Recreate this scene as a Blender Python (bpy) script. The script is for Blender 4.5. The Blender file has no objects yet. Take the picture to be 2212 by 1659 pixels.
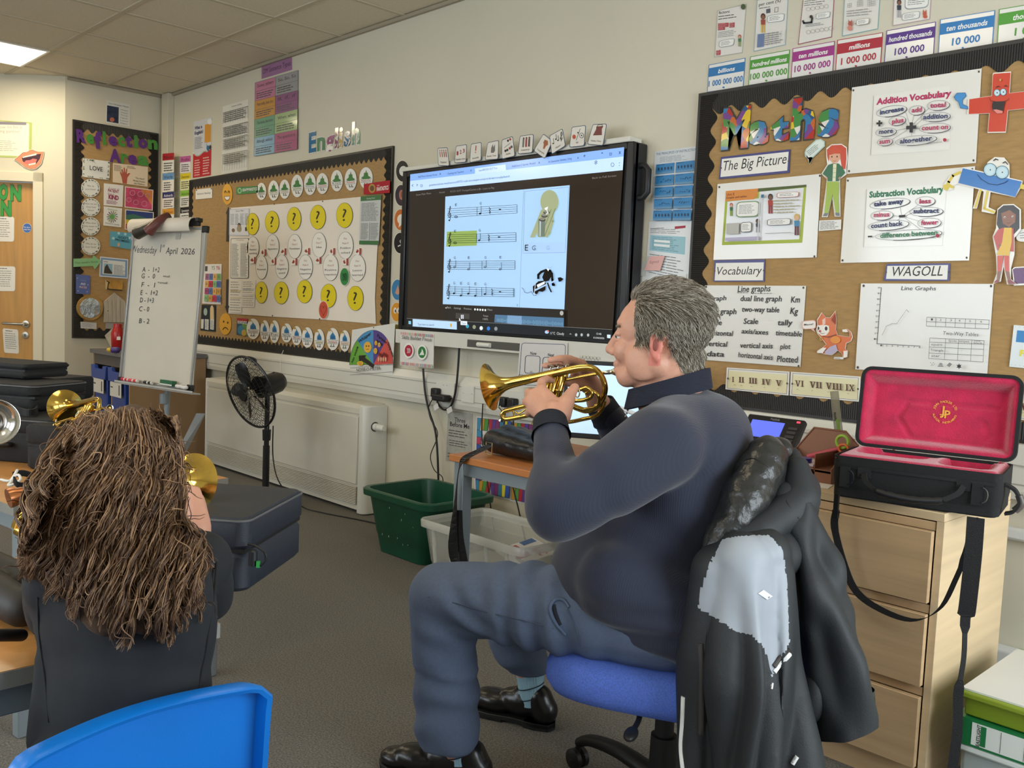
import bpy,bmesh,math,random
from mathutils import Vector as V,Matrix,Quaternion,noise as mnoise
random.seed(7)
S = bpy.context.scene
COL = S.collection
pi = math.pi
# ---------------------------------------------------------------- camera
FPX,CX,CY = 1958.79,1106.0,829.5
CAM = V((0,-3.022,1.16))
_yaw,_pit,_rol = -0.79925,-0.079412,-0.041405
_f = V((math.sin(_yaw)*math.cos(_pit),math.cos(_yaw)*math.cos(_pit),math.sin(_pit)))
_r = V((math.cos(_yaw),-math.sin(_yaw),0));_d = _f.cross(_r)
RGT = _r*math.cos(_rol) + _d*math.sin(_rol)
DWN = _d*math.cos(_rol) - _r*math.sin(_rol)
FWD = _f
cd = bpy.data.cameras.new('camera');cam = bpy.data.objects.new('camera',cd);COL.objects.link(cam)
cd.sensor_width = 36;cd.lens = FPX/2212*36;cd.clip_start = .05
cam.matrix_world = Matrix(((RGT.x,-DWN.x,-FWD.x,CAM.x),(RGT.y,-DWN.y,-FWD.y,CAM.y),(RGT.z,-DWN.z,-FWD.z,CAM.z),(0,0,0,1)))
S.camera = cam
# ---------------------------------------------------------------- light
S.view_settings.view_transform = 'Standard';S.view_settings.look = 'None'
S.view_settings.gamma = 1;S.view_settings.exposure = 0
S.view_settings.use_curve_mapping = False
S.cycles.max_bounces = 6;S.cycles.diffuse_bounces = 4;S.cycles.caustics_reflective = False;S.cycles.caustics_refractive = False
S.cycles.sample_clamp_indirect = 6
W = bpy.data.worlds.new('world');S.world = W;W.use_nodes = True
W.node_tree.nodes['Background'].inputs[0].default_value = (.75,.85,1,1)
W.node_tree.nodes['Background'].inputs[1].default_value = .35
H = 2.719

def area(name,loc,aim,sx,sy,power,color):
    l = bpy.data.lights.new(name,'AREA');l.shape = 'RECTANGLE';l.size = sx;l.size_y = sy;l.energy = power;l.color = color
    o = bpy.data.objects.new(name,l);COL.objects.link(o);o.location = loc
    o.rotation_euler = V(aim).to_track_quat('-Z','Y').to_euler();return o
WARM = (1,.84,.58);COOL = (.84,.93,1)
for i,x in enumerate((-5.4,-3.0,-.6)):
    area('window_daylight',(x,-5.52,1.72),(0,1,-.12),1.9,1.35,62,COOL)
area('window_daylight',(1.52,-1.25,1.3),(-1,.05,-.15),1.7,1.5,75,COOL)
for x,y,p in ((-6.74,-1.34,14),(-4.34,-1.94,8),(-1.94,-1.94,7),(-6.74,-3.74,11),(-4.34,-3.74,9),(-1.94,-3.74,7)):
    area('panel_lamp',(x,y,H-.03),(0,0,-1),.56,.56,p,WARM)

# ---------------------------------------------------------------- pixel rays to world points on real planes
def ray(px,py): return RGT*((px-CX)/FPX) + DWN*((py-CY)/FPX) + FWD
def at(px,py,d): return CAM + ray(px,py)*d
def onZ(px,py,z): r = ray(px,py);return CAM + r*((z-CAM.z)/r.z)
def onY(px,py,y): r = ray(px,py);return CAM + r*((y-CAM.y)/r.y)
def onX(px,py,x): r = ray(px,py);return CAM + r*((x-CAM.x)/r.x)

class Plane:
    def __init__(s,o,n): s.o = V(o);s.n = V(n).normalized()
    def P(s,px,py,off=0.):
        r = ray(px,py);t = ((s.o + s.n*off - CAM).dot(s.n))/r.dot(s.n);return CAM + r*t
MAIN = Plane((0,0,0),(0,-1,0))
LEFT = Plane((-7.1,0,0),(1,0,0))
DOORW = Plane((-7.1,-.735,0),(.72,-.69,0))

# ---------------------------------------------------------------- materials
def lin(h):
    c = [int(h[i:i+2],16)/255 for i in (0,2,4)]
    return tuple(x/12.92 if x <= .04045 else ((x+.055)/1.055)**2.4 for x in c) + (1,)
_mc = {}
def M(h,rough=.55,metal=0.,coat=0.,vary=None,bump=None,emit=0.,alpha=None,trans=0.,sheen=0.):
    """procedural principled material; vary=(scale, amount[, stretch xyz]) mottles the colour, bump=(scale, strength[, stretch])"""
    k = (h,rough,metal,coat,vary,bump,emit,alpha,trans,sheen)
    if k in _mc: return _mc[k]
    m = bpy.data.materials.new('m_'+h);m.use_nodes = True;nt = m.node_tree;b = nt.nodes['Principled BSDF']
    c = lin(h)
    b.inputs['Base Color'].default_value = c;b.inputs['Roughness'].default_value = rough;b.inputs['Metallic'].default_value = metal
    b.inputs['Coat Weight'].default_value = coat;b.inputs['Coat Roughness'].default_value = .08
    if sheen: b.inputs['Sheen Weight'].default_value = sheen
    if trans: b.inputs['Transmission Weight'].default_value = trans;b.inputs['IOR'].default_value = 1.2
    if alpha is not None: b.inputs['Alpha'].default_value = alpha
    if emit:
        b.inputs['Emission Color'].default_value = c;b.inputs['Emission Strength'].default_value = emit
    def noise(sc,st):
        tc = nt.nodes.new('ShaderNodeTexCoord');mp = nt.nodes.new('ShaderNodeMapping');mp.inputs['Scale'].default_value = st
        n = nt.nodes.new('ShaderNodeTexNoise');n.inputs['Scale'].default_value = sc;n.inputs['Detail'].default_value = 4
        nt.links.new(tc.outputs['Object'],mp.inputs[0]);nt.links.new(mp.outputs[0],n.inputs['Vector']);return n
    if vary:
        n = noise(vary[0],vary[2] if len(vary) > 2 else (1,1,1))
        r = nt.nodes.new('ShaderNodeValToRGB');a = vary[1]
        r.color_ramp.elements[0].position = .3;r.color_ramp.elements[1].position = .7
        r.color_ramp.elements[0].color = tuple(max(0,x*(1-a)) for x in c[:3]) + (1,)
        r.color_ramp.elements[1].color = tuple(min(1,x*(1+a)) for x in c[:3]) + (1,)
        nt.links.new(n.outputs['Fac'],r.inputs[0]);nt.links.new(r.outputs[0],b.inputs['Base Color'])
    if bump:
        n = noise(bump[0],bump[2] if len(bump) > 2 else (1,1,1))
        bp = nt.nodes.new('ShaderNodeBump');bp.inputs['Strength'].default_value = bump[1];bp.inputs['Distance'].default_value = .01
        nt.links.new(n.outputs['Fac'],bp.inputs['Height']);nt.links.new(bp.outputs[0],b.inputs['Normal'])
    _mc[k] = m;return m
def ribmat(h,axis,scale,strength=.6,rough=.7,dist=.004,sheen=0.):
    k = ('rib',h,axis,scale,strength,rough)
    if k in _mc: return _mc[k]
    m = M(h,rough,sheen=sheen).copy();nt = m.node_tree;b = nt.nodes['Principled BSDF']
    tc = nt.nodes.new('ShaderNodeTexCoord');w = nt.nodes.new('ShaderNodeTexWave');w.bands_direction = axis
    w.inputs['Scale'].default_value = scale;w.inputs['Distortion'].default_value = .0
    bp = nt.nodes.new('ShaderNodeBump');bp.inputs['Strength'].default_value = strength;bp.inputs['Distance'].default_value = dist
    nt.links.new(tc.outputs['Object'],w.inputs['Vector']);nt.links.new(w.outputs['Fac'],bp.inputs['Height']);nt.links.new(bp.outputs[0],b.inputs['Normal'])
    _mc[k] = m;return m

# ---------------------------------------------------------------- objects
def tag(o,label=None,cat=None,group=None,kind=None):
    if label: o['label'] = label
    if cat: o['category'] = cat
    if group: o['group'] = group
    if kind: o['kind'] = kind
    return o
def link(o,parent=None):
    COL.objects.link(o)
    if parent is not None:
        o.parent = parent
        o.matrix_parent_inverse = parent.matrix_world.inverted()
    return o
def empty(name,loc,label,cat,group=None):
    o = bpy.data.objects.new(name,None);o.location = loc;COL.objects.link(o)
    o.matrix_world = Matrix.Translation(V(loc));o.empty_display_size = .05
    return tag(o,label,cat,group)

class MB:
    """collects shapes in world space; build() links them as ONE mesh object"""
    def __init__(s): s.v = [];s.f = [];s.mi = [];s.mats = [];s.cur = 0
    def mat(s,m):
        if m not in s.mats: s.mats.append(m)
        s.cur = s.mats.index(m);return s
    def add(s,vs,fs):
        b = len(s.v);s.v += [V(x) for x in vs]
        for f in fs: s.f.append([b+i for i in f]);s.mi.append(s.cur)
        return s
    def poly(s,pts): return s.add(pts,[list(range(len(pts)))])
    def prism(s,pts,ext):
        """polygon pts extruded by vector ext"""
        n = len(pts);e = V(ext)
        vs = [V(p) for p in pts] + [V(p)+e for p in pts]
        fs = [list(range(n))[::-1],list(range(n,2*n))] + [[i,(i+1) % n,n+(i+1) % n,n+i] for i in range(n)]
        return s.add(vs,fs)
    def box(s,a,b,R=None,o=None):
        """axis box between corners a and b, optionally rotated by R about o"""
        x0,y0,z0 = a;x1,y1,z1 = b
        vs = [V((x,y,z)) for z in (z0,z1) for y in (y0,y1) for x in (x0,x1)]
        if R is not None:
            o = V(o) if o is not None else V((0,0,0));vs = [o + R @ (v-o) if o.length else R @ v for v in vs]
        return s.add(vs,[[0,2,3,1],[4,5,7,6],[0,1,5,4],[2,6,7,3],[0,4,6,2],[1,3,7,5]])
    def obox(s,c,ux,uy,uz):
        """box with centre c and half vectors"""
        c = V(c);ux,uy,uz = V(ux),V(uy),V(uz)
        vs = [c + ux*i + uy*j + uz*k for k in (-1,1) for j in (-1,1) for i in (-1,1)]
        return s.add(vs,[[0,2,3,1],[4,5,7,6],[0,1,5,4],[2,6,7,3],[0,4,6,2],[1,3,7,5]])
    def tube(s,pts,r,n=10,cap=True,flat=None,up=None):
        pts = [V(p) for p in pts];k = len(pts)
        rs = r if isinstance(r,(list,tuple)) else [r]*k
        t0 = (pts[1]-pts[0]).normalized()
        u = V(up) if up is not None else (V((0,0,1)) if abs(t0.z) < .9 else V((1,0,0)))
        u = (u - t0*u.dot(t0)).normalized();vs = []
        for i in range(k):
            t = (pts[min(i+1,k-1)] - pts[max(i-1,0)]).normalized()
            u = (u - t*u.dot(t)).normalized();w = t.cross(u)
            for j in range(n):
                a = 2*pi*j/n
                vs.append(pts[i] + (u*math.cos(a)*(flat or 1) + w*math.sin(a))*rs[i])
        fs = [[i*n+j,i*n+(j+1) % n,(i+1)*n+(j+1) % n,(i+1)*n+j] for i in range(k-1) for j in range(n)]
        if cap: fs += [list(range(n))[::-1],list(range((k-1)*n,k*n))]
        return s.add(vs,fs)
    def lathe(s,o,ax,prof,n=32,caps=False,sq=1.):
        """profile [(distance along ax, radius)] turned about ax through o"""
        ax = V(ax).normalized();u = ax.orthogonal().normalized() if sq == 1. else (V((0,0,1))-ax*ax.z).normalized();w = ax.cross(u);vs = []
        for d,r in prof:
            for j in range(n):
                a = 2*pi*j/n;vs.append(V(o) + ax*d + (u*math.cos(a) + w*math.sin(a)*sq)*r)
        k = len(prof)
        fs = [[i*n+j,i*n+(j+1) % n,(i+1)*n+(j+1) % n,(i+1)*n+j] for i in range(k-1) for j in range(n)]
        if caps: fs += [list(range(n))[::-1],list(range((k-1)*n,k*n))]
        return s.add(vs,fs)
    def ell(s,c,rx,ry=None,rz=None,R=None,n=20,m=12):
        ry = rx if ry is None else ry;rz = rx if rz is None else rz;c = V(c);vs = []
        for i in range(m+1):
            t = pi*i/m
            for j in range(n):
                a = 2*pi*j/n;p = V((rx*math.sin(t)*math.cos(a),ry*math.sin(t)*math.sin(a),rz*math.cos(t)))
                vs.append(c + (R @ p if R else p))
        return s.add(vs,[[i*n+j,(i+1)*n+j,(i+1)*n+(j+1) % n,i*n+(j+1) % n] for i in range(m) for j in range(n)])
    def caps(s,a,b,ra,rb,n=18,m=6):
        """tapered capsule"""
        a,b = V(a),V(b);ax = (b-a);L = ax.length;ax = ax.normalized() if L > 1e-6 else V((0,0,1))
        pr = [(-ra*math.cos(pi/2*i/m),ra*math.sin(pi/2*i/m)) for i in range(m)] + [(L*i/6,ra+(rb-ra)*i/6) for i in range(7)] + [(L+rb*math.sin(pi/2*i/m),rb*math.cos(pi/2*i/m)) for i in range(1,m+1)]
        pr = [(d,max(r,1e-4)) for d,r in pr]
        return s.lathe(a,ax,pr,n,caps=True)
    def strap(s,pts,wid,th):
        """flat strap along pts; wid = width vectors (one or per point)"""
        pts = [V(p) for p in pts];k = len(pts);vs = []
        for i,p in enumerate(pts):
            w = V(wid[i] if isinstance(wid,list) else wid);t = (pts[min(i+1,k-1)]-pts[max(i-1,0)]).normalized()
            nn = t.cross(w).normalized()*th/2;w = w/2
            vs += [p-w-nn,p+w-nn,p+w+nn,p-w+nn]
        fs = [[i*4+j,i*4+(j+1) % 4,i*4+4+(j+1) % 4,i*4+4+j] for i in range(k-1) for j in range(4)] + [[3,2,1,0],[4*k-4,4*k-3,4*k-2,4*k-1]]
        return s.add(vs,fs)
    def xf(s,Mx,i0=0):
        for i in range(i0,len(s.v)): s.v[i] = Mx @ s.v[i]
        return s
    def build(s,name,parent=None,mat=None,smooth=None,bevel=0.,seg=2,sub=0,origin=None):
        if origin is None:
            if parent is not None: origin = parent.matrix_world.translation
            else:
                lo = [min(v[i] for v in s.v) for i in range(3)];hi = [max(v[i] for v in s.v) for i in range(3)]
                origin = V(((lo[0]+hi[0])/2,(lo[1]+hi[1])/2,lo[2]))
        origin = V(origin)
        me = bpy.data.meshes.new(name);me.from_pydata([v-origin for v in s.v],[],s.f)
        ms = s.mats or [mat]
        for m in ms: me.materials.append(m)
        if len(ms) > 1: me.polygons.foreach_set('material_index',s.mi)
        me.update()
        bm = bmesh.new();bm.from_mesh(me);bmesh.ops.recalc_face_normals(bm,faces=bm.faces);bm.to_mesh(me);bm.free()
        if smooth: me.shade_smooth();me.set_sharp_from_angle(angle=math.radians(smooth))
        o = bpy.data.objects.new(name,me);o.location = origin
        o.matrix_world = Matrix.Translation(origin)
        if bevel:
            bv = o.modifiers.new('bevel','BEVEL');bv.width = bevel;bv.segments = seg;bv.limit_method = 'ANGLE';bv.harden_normals = False
            if not smooth: me.shade_smooth();me.set_sharp_from_angle(angle=math.radians(40))
        if sub:
            sb = o.modifiers.new('sub','SUBSURF');sb.levels = sub;sb.render_levels = sub;me.shade_smooth()
        if parent is not None:
            COL.objects.link(o);o.parent = parent;o.matrix_parent_inverse = Matrix.Identity(4);o.location = origin-parent.matrix_world.translation
        else: COL.objects.link(o)
        return o
def organic(name,mb,mat,parent,voxel=.008,it=6,fac=.5,noise=None):
    """joins overlapping closed shapes into one continuous surface"""
    org = parent.matrix_world.translation if parent is not None else V((0,0,0))
    me = bpy.data.meshes.new(name);me.from_pydata([v-org for v in mb.v],[],mb.f);me.update()
    bm = bmesh.new();bm.from_mesh(me);bmesh.ops.recalc_face_normals(bm,faces=bm.faces);bm.to_mesh(me);bm.free()
    t = bpy.data.objects.new('tmp',me);COL.objects.link(t)
    r = t.modifiers.new('r','REMESH');r.mode = 'VOXEL';r.voxel_size = voxel;r.adaptivity = 0
    sm = t.modifiers.new('s','SMOOTH');sm.factor = fac;sm.iterations = it
    dg = bpy.context.evaluated_depsgraph_get();me2 = bpy.data.meshes.new_from_object(t.evaluated_get(dg));me2.name = name
    bpy.data.objects.remove(t);bpy.data.meshes.remove(me)
    if noise:
        me2.update()
        ns = [v.normal.copy() for v in me2.vertices]
        for v,n in zip(me2.vertices,ns):
            d = noise(v.co + org)
            if d: v.co += n*d
    me2.materials.clear();me2.materials.append(mat);me2.shade_smooth()
    o = bpy.data.objects.new(name,me2)
    COL.objects.link(o)
    if parent is not None: o.parent = parent;o.matrix_parent_inverse = Matrix.Identity(4)
    return o
_tc = {}
def textmesh(t,shear=0.,bold=0.):
    k = (t,shear,bold)
    if k not in _tc:
        c = bpy.data.curves.new('t','FONT');c.body = t;c.shear = shear;c.offset = bold;c.resolution_u = 2
        o = bpy.data.objects.new('t',c);COL.objects.link(o)
        dg = bpy.context.evaluated_depsgraph_get();me = bpy.data.meshes.new_from_object(o.evaluated_get(dg))
        vs = [v.co.xy.copy() for v in me.vertices];fs = [list(p.vertices) for p in me.polygons]
        bpy.data.objects.remove(o);bpy.data.meshes.remove(me);bpy.data.curves.remove(c)
        x0 = min([v.x for v in vs] or [0]);x1 = max([v.x for v in vs] or [1])
        _tc[k] = ([((v.x-x0),v.y) for v in vs],fs,max(x1-x0,.01))
    return _tc[k]
CAP = .69
class Art(MB):
    """flat printed things on a plane: every point is a photo pixel carried to the real plane, each layer a hair above the last"""
    def __init__(s,pl,off=.003,step=.00025): super().__init__();s.pl = pl;s.off = off;s.step = step
    def up(s,m):
        s.mat(m if not isinstance(m,str) else M(m,.45));s.off += s.step;return s
    def paper(s,pts,m,th=.0012):
        """the sheet itself, with thickness"""
        s.mat(m if not isinstance(m,str) else M(m,.4))
        fr = [s.pl.P(x,y,s.off) for x,y in pts];s.prism(fr,-s.pl.n*th);return s
    def pg(s,pts,m): s.up(m);s.poly([s.pl.P(x,y,s.off) for x,y in pts]);return s
    def el(s,cx,cy,rx,ry,m,n=28,rot=0.): return s.pg(elp(cx,cy,rx,ry,n,rot),m)
    def pel(s,cx,cy,rx,ry,m,n=32,th=.0012): return s.paper(elp(cx,cy,rx,ry,n),m,th)
    def ln(s,pts,w,m):
        """stroke of w pixels"""
        s.up(m)
        for (x0,y0),(x1,y1) in zip(pts,pts[1:]):
            dx,dy = x1-x0,y1-y0;L = math.hypot(dx,dy) or 1;a,b = -dy/L*w/2,dx/L*w/2;ex,ey = dx/L*w*.3,dy/L*w*.3
            s.poly([s.pl.P(x,y,s.off) for x,y in ((x0+a-ex,y0+b-ey),(x1+a+ex,y1+b+ey),(x1-a+ex,y1-b+ey),(x0-a-ex,y0-b-ey))])
        return s
    def ring(s,pts,w,m): return s.ln(list(pts)+[pts[0]],w,m)
    def tx(s,t,p0,p1,m='1d1d22',h=None,shear=0.,bold=0.):
        """text whose baseline runs p0..p1; h = capital height in pixels"""
        vs,fs,w = textmesh(t,shear,bold);s.up(m)
        A = s.pl.P(*p0,s.off);B = s.pl.P(*p1,s.off);u = B-A;Lw = u.length;un = u.normalized()
        upv = s.pl.n.cross(un);upv = upv if upv.z > 0 else -upv
        if abs(upv.z) < .1: upv = upv
        sc = Lw/w
        hh = sc*CAP if h is None else (s.pl.P(p0[0],p0[1]-h,s.off)-A).length
        s.add([A + u*(x/w) + upv*(y/CAP*hh) for x,y in vs],fs);return s
    def greek(s,q,n,m='8a8a8a',fill=.45,seed=1):
        """n lines of unreadably small print inside quad q (tl, tr, br, bl)"""
        rnd = random.Random(seed);s.up(m)
        for i in range(n):
            v0 = (i+.25)/n;v1 = v0 + fill/n;a = 0.
            e = rnd.uniform(.72,1.)
            while a < e-.05:
                b = min(e,a+rnd.uniform(.08,.3));s.poly([s.pl.P(*bil(q,x,y),s.off) for x,y in ((a,v0),(b,v0),(b,v1),(a,v1))]);a = b+.025
        return s
def elp(cx,cy,rx,ry,n=28,rot=0.):
    c,sn = math.cos(rot),math.sin(rot)
    return [(cx+rx*math.cos(2*pi*i/n)*c-ry*math.sin(2*pi*i/n)*sn,cy+rx*math.cos(2*pi*i/n)*sn+ry*math.sin(2*pi*i/n)*c) for i in range(n)]
def bil(q,u,v):
    (ax,ay),(bx,by),(cx,cy),(dx,dy) = q
    return (ax*(1-u)*(1-v)+bx*u*(1-v)+cx*u*v+dx*(1-u)*v,ay*(1-u)*(1-v)+by*u*(1-v)+cy*u*v+dy*(1-u)*v)
def sub(q,u0,v0,u1,v1): return [bil(q,u0,v0),bil(q,u1,v0),bil(q,u1,v1),bil(q,u0,v1)]
def inset(q,a,b=None): b = a if b is None else b;return sub(q,a,b,1-a,1-b)
def rrect(q,r=.12,n=4):
    """rounded corners inside quad q, r as a share of its sides"""
    out = []
    for (cu,cv),a0 in (((r,r),pi),((1-r,r),1.5*pi),((1-r,1-r),0),((r,1-r),.5*pi)):
        out += [bil(q,cu+r*math.cos(a0+pi/2*i/n),cv+r*math.sin(a0+pi/2*i/n)) for i in range(n+1)]
    return out
def done(a,name,label,cat,group=None): return tag(a.build(name),label,cat,group)
def zoomq(ox,oy,s,*pts): return [(ox+x/s,oy+y/s) for x,y in pts]
# ================================================================ setting
wall_m = M('d6d0bd',.75,vary=(1.3,.03),bump=(180,.04))
wall_w = M('dcd6c2',.75,vary=(1.1,.03),bump=(180,.04))
white_gloss = M('dedcd2',.35,vary=(2,.02))
def struct(mb,name,mat,**k): return tag(mb.build(name,None,mat,**k),kind='structure')
carpet = M('76726b',.95,vary=(200,.5),bump=(500,.5))
struct(MB().box((-8.2,-5.8,-.05),(1.8,.15,0)),'floor',carpet)
tile = M('ddd2ba',.9,vary=(60,.04),bump=(300,.15))
struct(MB().box((-8.2,-5.8,H),(1.8,.15,H+.06)),'ceiling',tile)
g = MB()
for k in range(9):
    y = -.44-.6*k;g.box((-8.1,y-.012,H-.006),(1.75,y+.012,H+.01))
for k in range(-1,15):
    x = -7.04+.6*k;g.box((x-.012,-5.7,H-.0055),(x+.012,.1,H+.01))
struct(g,'trim_ceiling_grid',M('c4b8a0',.6))
struct(MB().box((-8.2,0,0),(1.8,.12,H)),'wall_front',wall_m)
struct(MB().box((-7.25,-.735,0),(-7.1,0,H)),'wall_left',wall_m)
# shadow-gap angle around the top of the walls
g = MB().box((-7.1,-.02,H-.022),(1.7,0,H-.004)).box((-7.1,-.72,H-.022),(-7.08,-.01,H-.004))
struct(g,'trim_ceiling_edge',M('a39a86',.6))
# angled wall with the door opening
dl = V((-.69,-.72,0)).normalized();dn = DOORW.n;d0 = V((-7.1,-.735,0))
du = lambda p: (p-d0).dot(dl)
dE = du(DOORW.P(73,600));zT = DOORW.P(60,393).z
def dbox(mb,a,b,z0,z1,n0,n1):
    mb.obox(d0+dl*(a+b)/2+dn*(n0+n1)/2+V((0,0,(z0+z1)/2)),dl*(b-a)/2,dn*(n1-n0)/2,V((0,0,(z1-z0)/2)));return mb
DW = .86
mb = MB();dbox(mb,0,dE-.03,0,H,-.12,0);dbox(mb,dE-.03,dE+DW,zT+.03,H,-.12,0);dbox(mb,dE+DW+.03,3.2,0,H,-.12,0)
struct(mb,'wall_door',wall_w)
mb = MB()
aW = dE-du(DOORW.P(93,600))
dbox(mb,dE-.07,dE,0,zT+.07,-.02,.016);dbox(mb,dE-.07,dE+DW+.07,zT,zT+.07,-.02,.016);dbox(mb,dE+DW,dE+DW+.07,0,zT+.07,-.02,.016)
struct(mb,'trim_door',M('e4dcc4',.4,vary=(2,.02)),bevel=.004)
oak = M('c7954f',.42,vary=(5,.1,(7,7,.5)))
door = struct(dbox(MB(),dE+.003,dE+DW,.005,zT-.004,-.075,-.03),'door_1',oak)
DOOR = Plane(d0-dn*.03,dn)
steel = M('b9b4a8',.25,metal=.9)
hp = DOOR.P(57,700)
h = MB().lathe(hp,dn,[(0,.026),(.01,.026),(.011,.012),(.05,.011)],24,caps=True)
e = DOOR.P(13,698);h.tube([hp+dn*.045,hp+dn*.052+(e-hp)*.15,hp+dn*.052+(e-hp)*.95,hp+dn*.04+(e-hp)],.0105,12)
h.build('door_handle',door,steel,smooth=40)
kp = DOOR.P(55.5,724)
MB().mat(steel).lathe(kp,dn,[(0,.025),(.008,.025),(.009,.01),(.01,.009)],24,caps=True).mat(M('2a2620',.5)).obox(kp+dn*.011,V((0,0,.008)),dl*.003,dn*.001).build('door_lock',door,smooth=40)
# rest of the room behind the camera
struct(MB().box((1.6,-5.8,0),(1.75,.1,.5)).box((1.6,-5.8,2.3),(1.75,.1,H)).box((1.6,-5.8,.5),(1.75,-2.15,2.3)).box((1.6,-.35,.5),(1.75,.1,2.3)),'wall_right',wall_m)
rw = MB().box((-8.2,-5.75,0),(1.7,-5.6,.98)).box((-8.2,-5.75,2.45),(1.7,-5.6,H))
for a,b in ((-8.2,-6.4),(-4.4,-4.0),(-2.0,-1.6),(.4,1.7)): rw.box((a,-5.75,.98),(b,-5.6,2.45))
struct(rw,'wall_rear',wall_m)
struct(MB().box((-9.6,-5.8,0),(-9.45,-2.5,H)),'wall_far',wall_m)
fr = M('e6e6e2',.35)
for i,x in enumerate((-5.4,-3.0,-.6)):
    m = MB().box((x-1.0,-5.66,.96),(x+1.0,-5.58,1.02)).box((x-1.0,-5.66,2.42),(x+1.0,-5.58,2.47))
    for k in (-1,0,1): m.box((x+k*.98-.025,-5.66,.98),(x+k*.98+.025,-5.59,2.45))
    struct(m,'window_%d' % (i+1),fr)
    m = MB()
    for k in range(15):
        c = V((x-.93+k*.133,-5.46,1.72));a = .95 if i else .5
        m.obox(c,V((math.cos(a),math.sin(a),0))*.044,V((0,0,.68)),V((-math.sin(a),math.cos(a),0))*.0008)
    tag(m.build('vertical_blind',None,M('dfe3e4',.7)),'vertical blind of pale fabric slats hanging inside rear window %s' % ('one','two','three')[i],'blind','vertical blinds')
m = MB().box((1.6,-2.15,.48),(1.7,-.35,.53)).box((1.6,-2.15,2.27),(1.7,-.35,2.32))
for y in (-2.15,-1.28,-.4): m.box((1.61,y,.62),(1.69,y+.05,2.3))
struct(m,'window_4',fr)
# pipe boxing in the corner, cable trunking along the wall
struct(MB().box((-7.055,-.05,.0),(-6.94,0,H-.004)),'trim_pipe_boxing',M('cfc9b6',.6,vary=(2,.02)),bevel=.004)
tr = MB().mat(white_gloss)
prof = [(0,.655),(-.045,.66),(-.052,.685),(-.052,.79),(-.03,.826),(0,.828)]
tr.prism([V((-6.935,y,z)) for y,z in prof],V((8.475,0,0)))
tr.mat(M('a8a59a',.5))
for z in (.705,.775): tr.box((-6.935,-.0535,z),(1.54,-.05,z+.0035))
struct(tr,'trim_trunking',white_gloss)
struct(MB().box((-7.1,-.72,0),(-7.06,-.02,.41)),'baseboard_left',M('d9d6cb',.5),bevel=.006)
struct(MB().box((-3.85,-.02,0),(1.55,0,.1)),'baseboard_front',M('d5d2c6',.5),bevel=.004)
# white boxed-in pipes on the wall to the right of the drawer cabinet
struct(MB().box((-1.9,-.06,.1),(1.55,0,.2)).box((-1.9,-.03,.53),(1.55,0,.57)),'trim_pipe_cover',M('e2e4e2',.4),bevel=.01)
# recessed light panel
def light_panel(x,y,lab):
    t = empty('ceiling_light',(x,y,H-.012),lab,'light','ceiling light panels')
    m = MB()
    for a,b in (((-.3,-.3),(.3,-.285)),((-.3,.285),(.3,.3)),((-.3,-.285),(-.285,.285)),((.285,-.285),(.3,.285))):
        m.box((x+a[0],y+a[1],H-.012),(x+b[0],y+b[1],H))
    m.build('light_frame',t,M('e8e4d8',.4))
    MB().box((x-.285,y-.285,H-.01),(x+.285,y+.285,H-.002)).build('diffuser',t,M('fff2d8',.4,emit=3.2))
light_panel(-6.74,-1.34,'square lit ceiling panel near the angled door wall')
# ================================================================ display boards
hess = M('b3905f',.9,vary=(24,.09,(1,1,5)),bump=(420,.35,(1,1,3)))
black_corr = ribmat('24211d','X',42,.9,.6,.004)
black_corr_y = ribmat('24211d','Y',42,.9,.6,.004)
def board(name,label,o,ux,w,z0,z1,n,bw,amp,wl,sides='lrtb'):
    """backing board with a scalloped border strip; o = corner, ux = direction to the viewer's right"""
    o,ux,n = V(o),V(ux).normalized(),V(n).normalized();up = V((0,0,1))
    t = empty(name,o+ux*w/2+up*z0,label,'notice board')
    P = lambda u,z,d: o+ux*u+up*z+n*d
    MB().prism([P(0,z0,0),P(w,z0,0),P(w,z1,0),P(0,z1,0)],n*.012).build('backing',t,hess)
    def strip(length,f):
        k = max(2,round(length/wl));N = k*10;m = MB()
        for i in range(N):
            a,b = length*i/N,length*(i+1)/N;w0,w1 = (bw+amp*math.cos(2*pi*k*x/length) for x in (a,b))
            vs = [f(a,0,.0145),f(b,0,.0145),f(b,w1,.0145),f(a,w0,.0145),f(a,0,.0125),f(b,0,.0125),f(b,w1,.0125),f(a,w0,.0125)]
            m.add(vs,[[0,1,2,3],[7,6,5,4],[3,2,6,7],[0,4,5,1]])
        return m
    bm_ = black_corr if abs(ux.x) > .5 else black_corr_y
    if 't' in sides: strip(w,lambda a,b,d: P(a,z1-b,d)).build('scalloped_border',t,bm_)
    if 'b' in sides: strip(w,lambda a,b,d: P(a,z0+b,d)).build('scalloped_border',t,bm_)
    cz = ribmat('24211d','Z',42,.9,.6,.004)
    if 'l' in sides: strip(z1-z0,lambda a,b,d: P(b,z0+a,d+.0008)).build('scalloped_border',t,cz)
    if 'r' in sides: strip(z1-z0,lambda a,b,d: P(w-b,z0+a,d+.0008)).build('scalloped_border',t,cz)
    f = MB();e = .012
    for u0,u1,a,b in ((-e,0,z0-e,z1+e),(w,w+e,z0-e,z1+e),(0,w,z0-e,z0),(0,w,z1,z1+e)):
        f.prism([P(u0,a,0),P(u1,a,0),P(u1,b,0),P(u0,b,0)],n*.014)
    f.build('board_frame',t,M('2e2b27',.4));return t
ZB,ZT = .838,2.025
board('notice_board','brown hessian English display board with black zigzag border behind the whiteboard easel',(-6.62,0,0),(1,0,0),2.505,ZB,ZT,(0,-1,0),.05,.010,.047)
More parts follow.
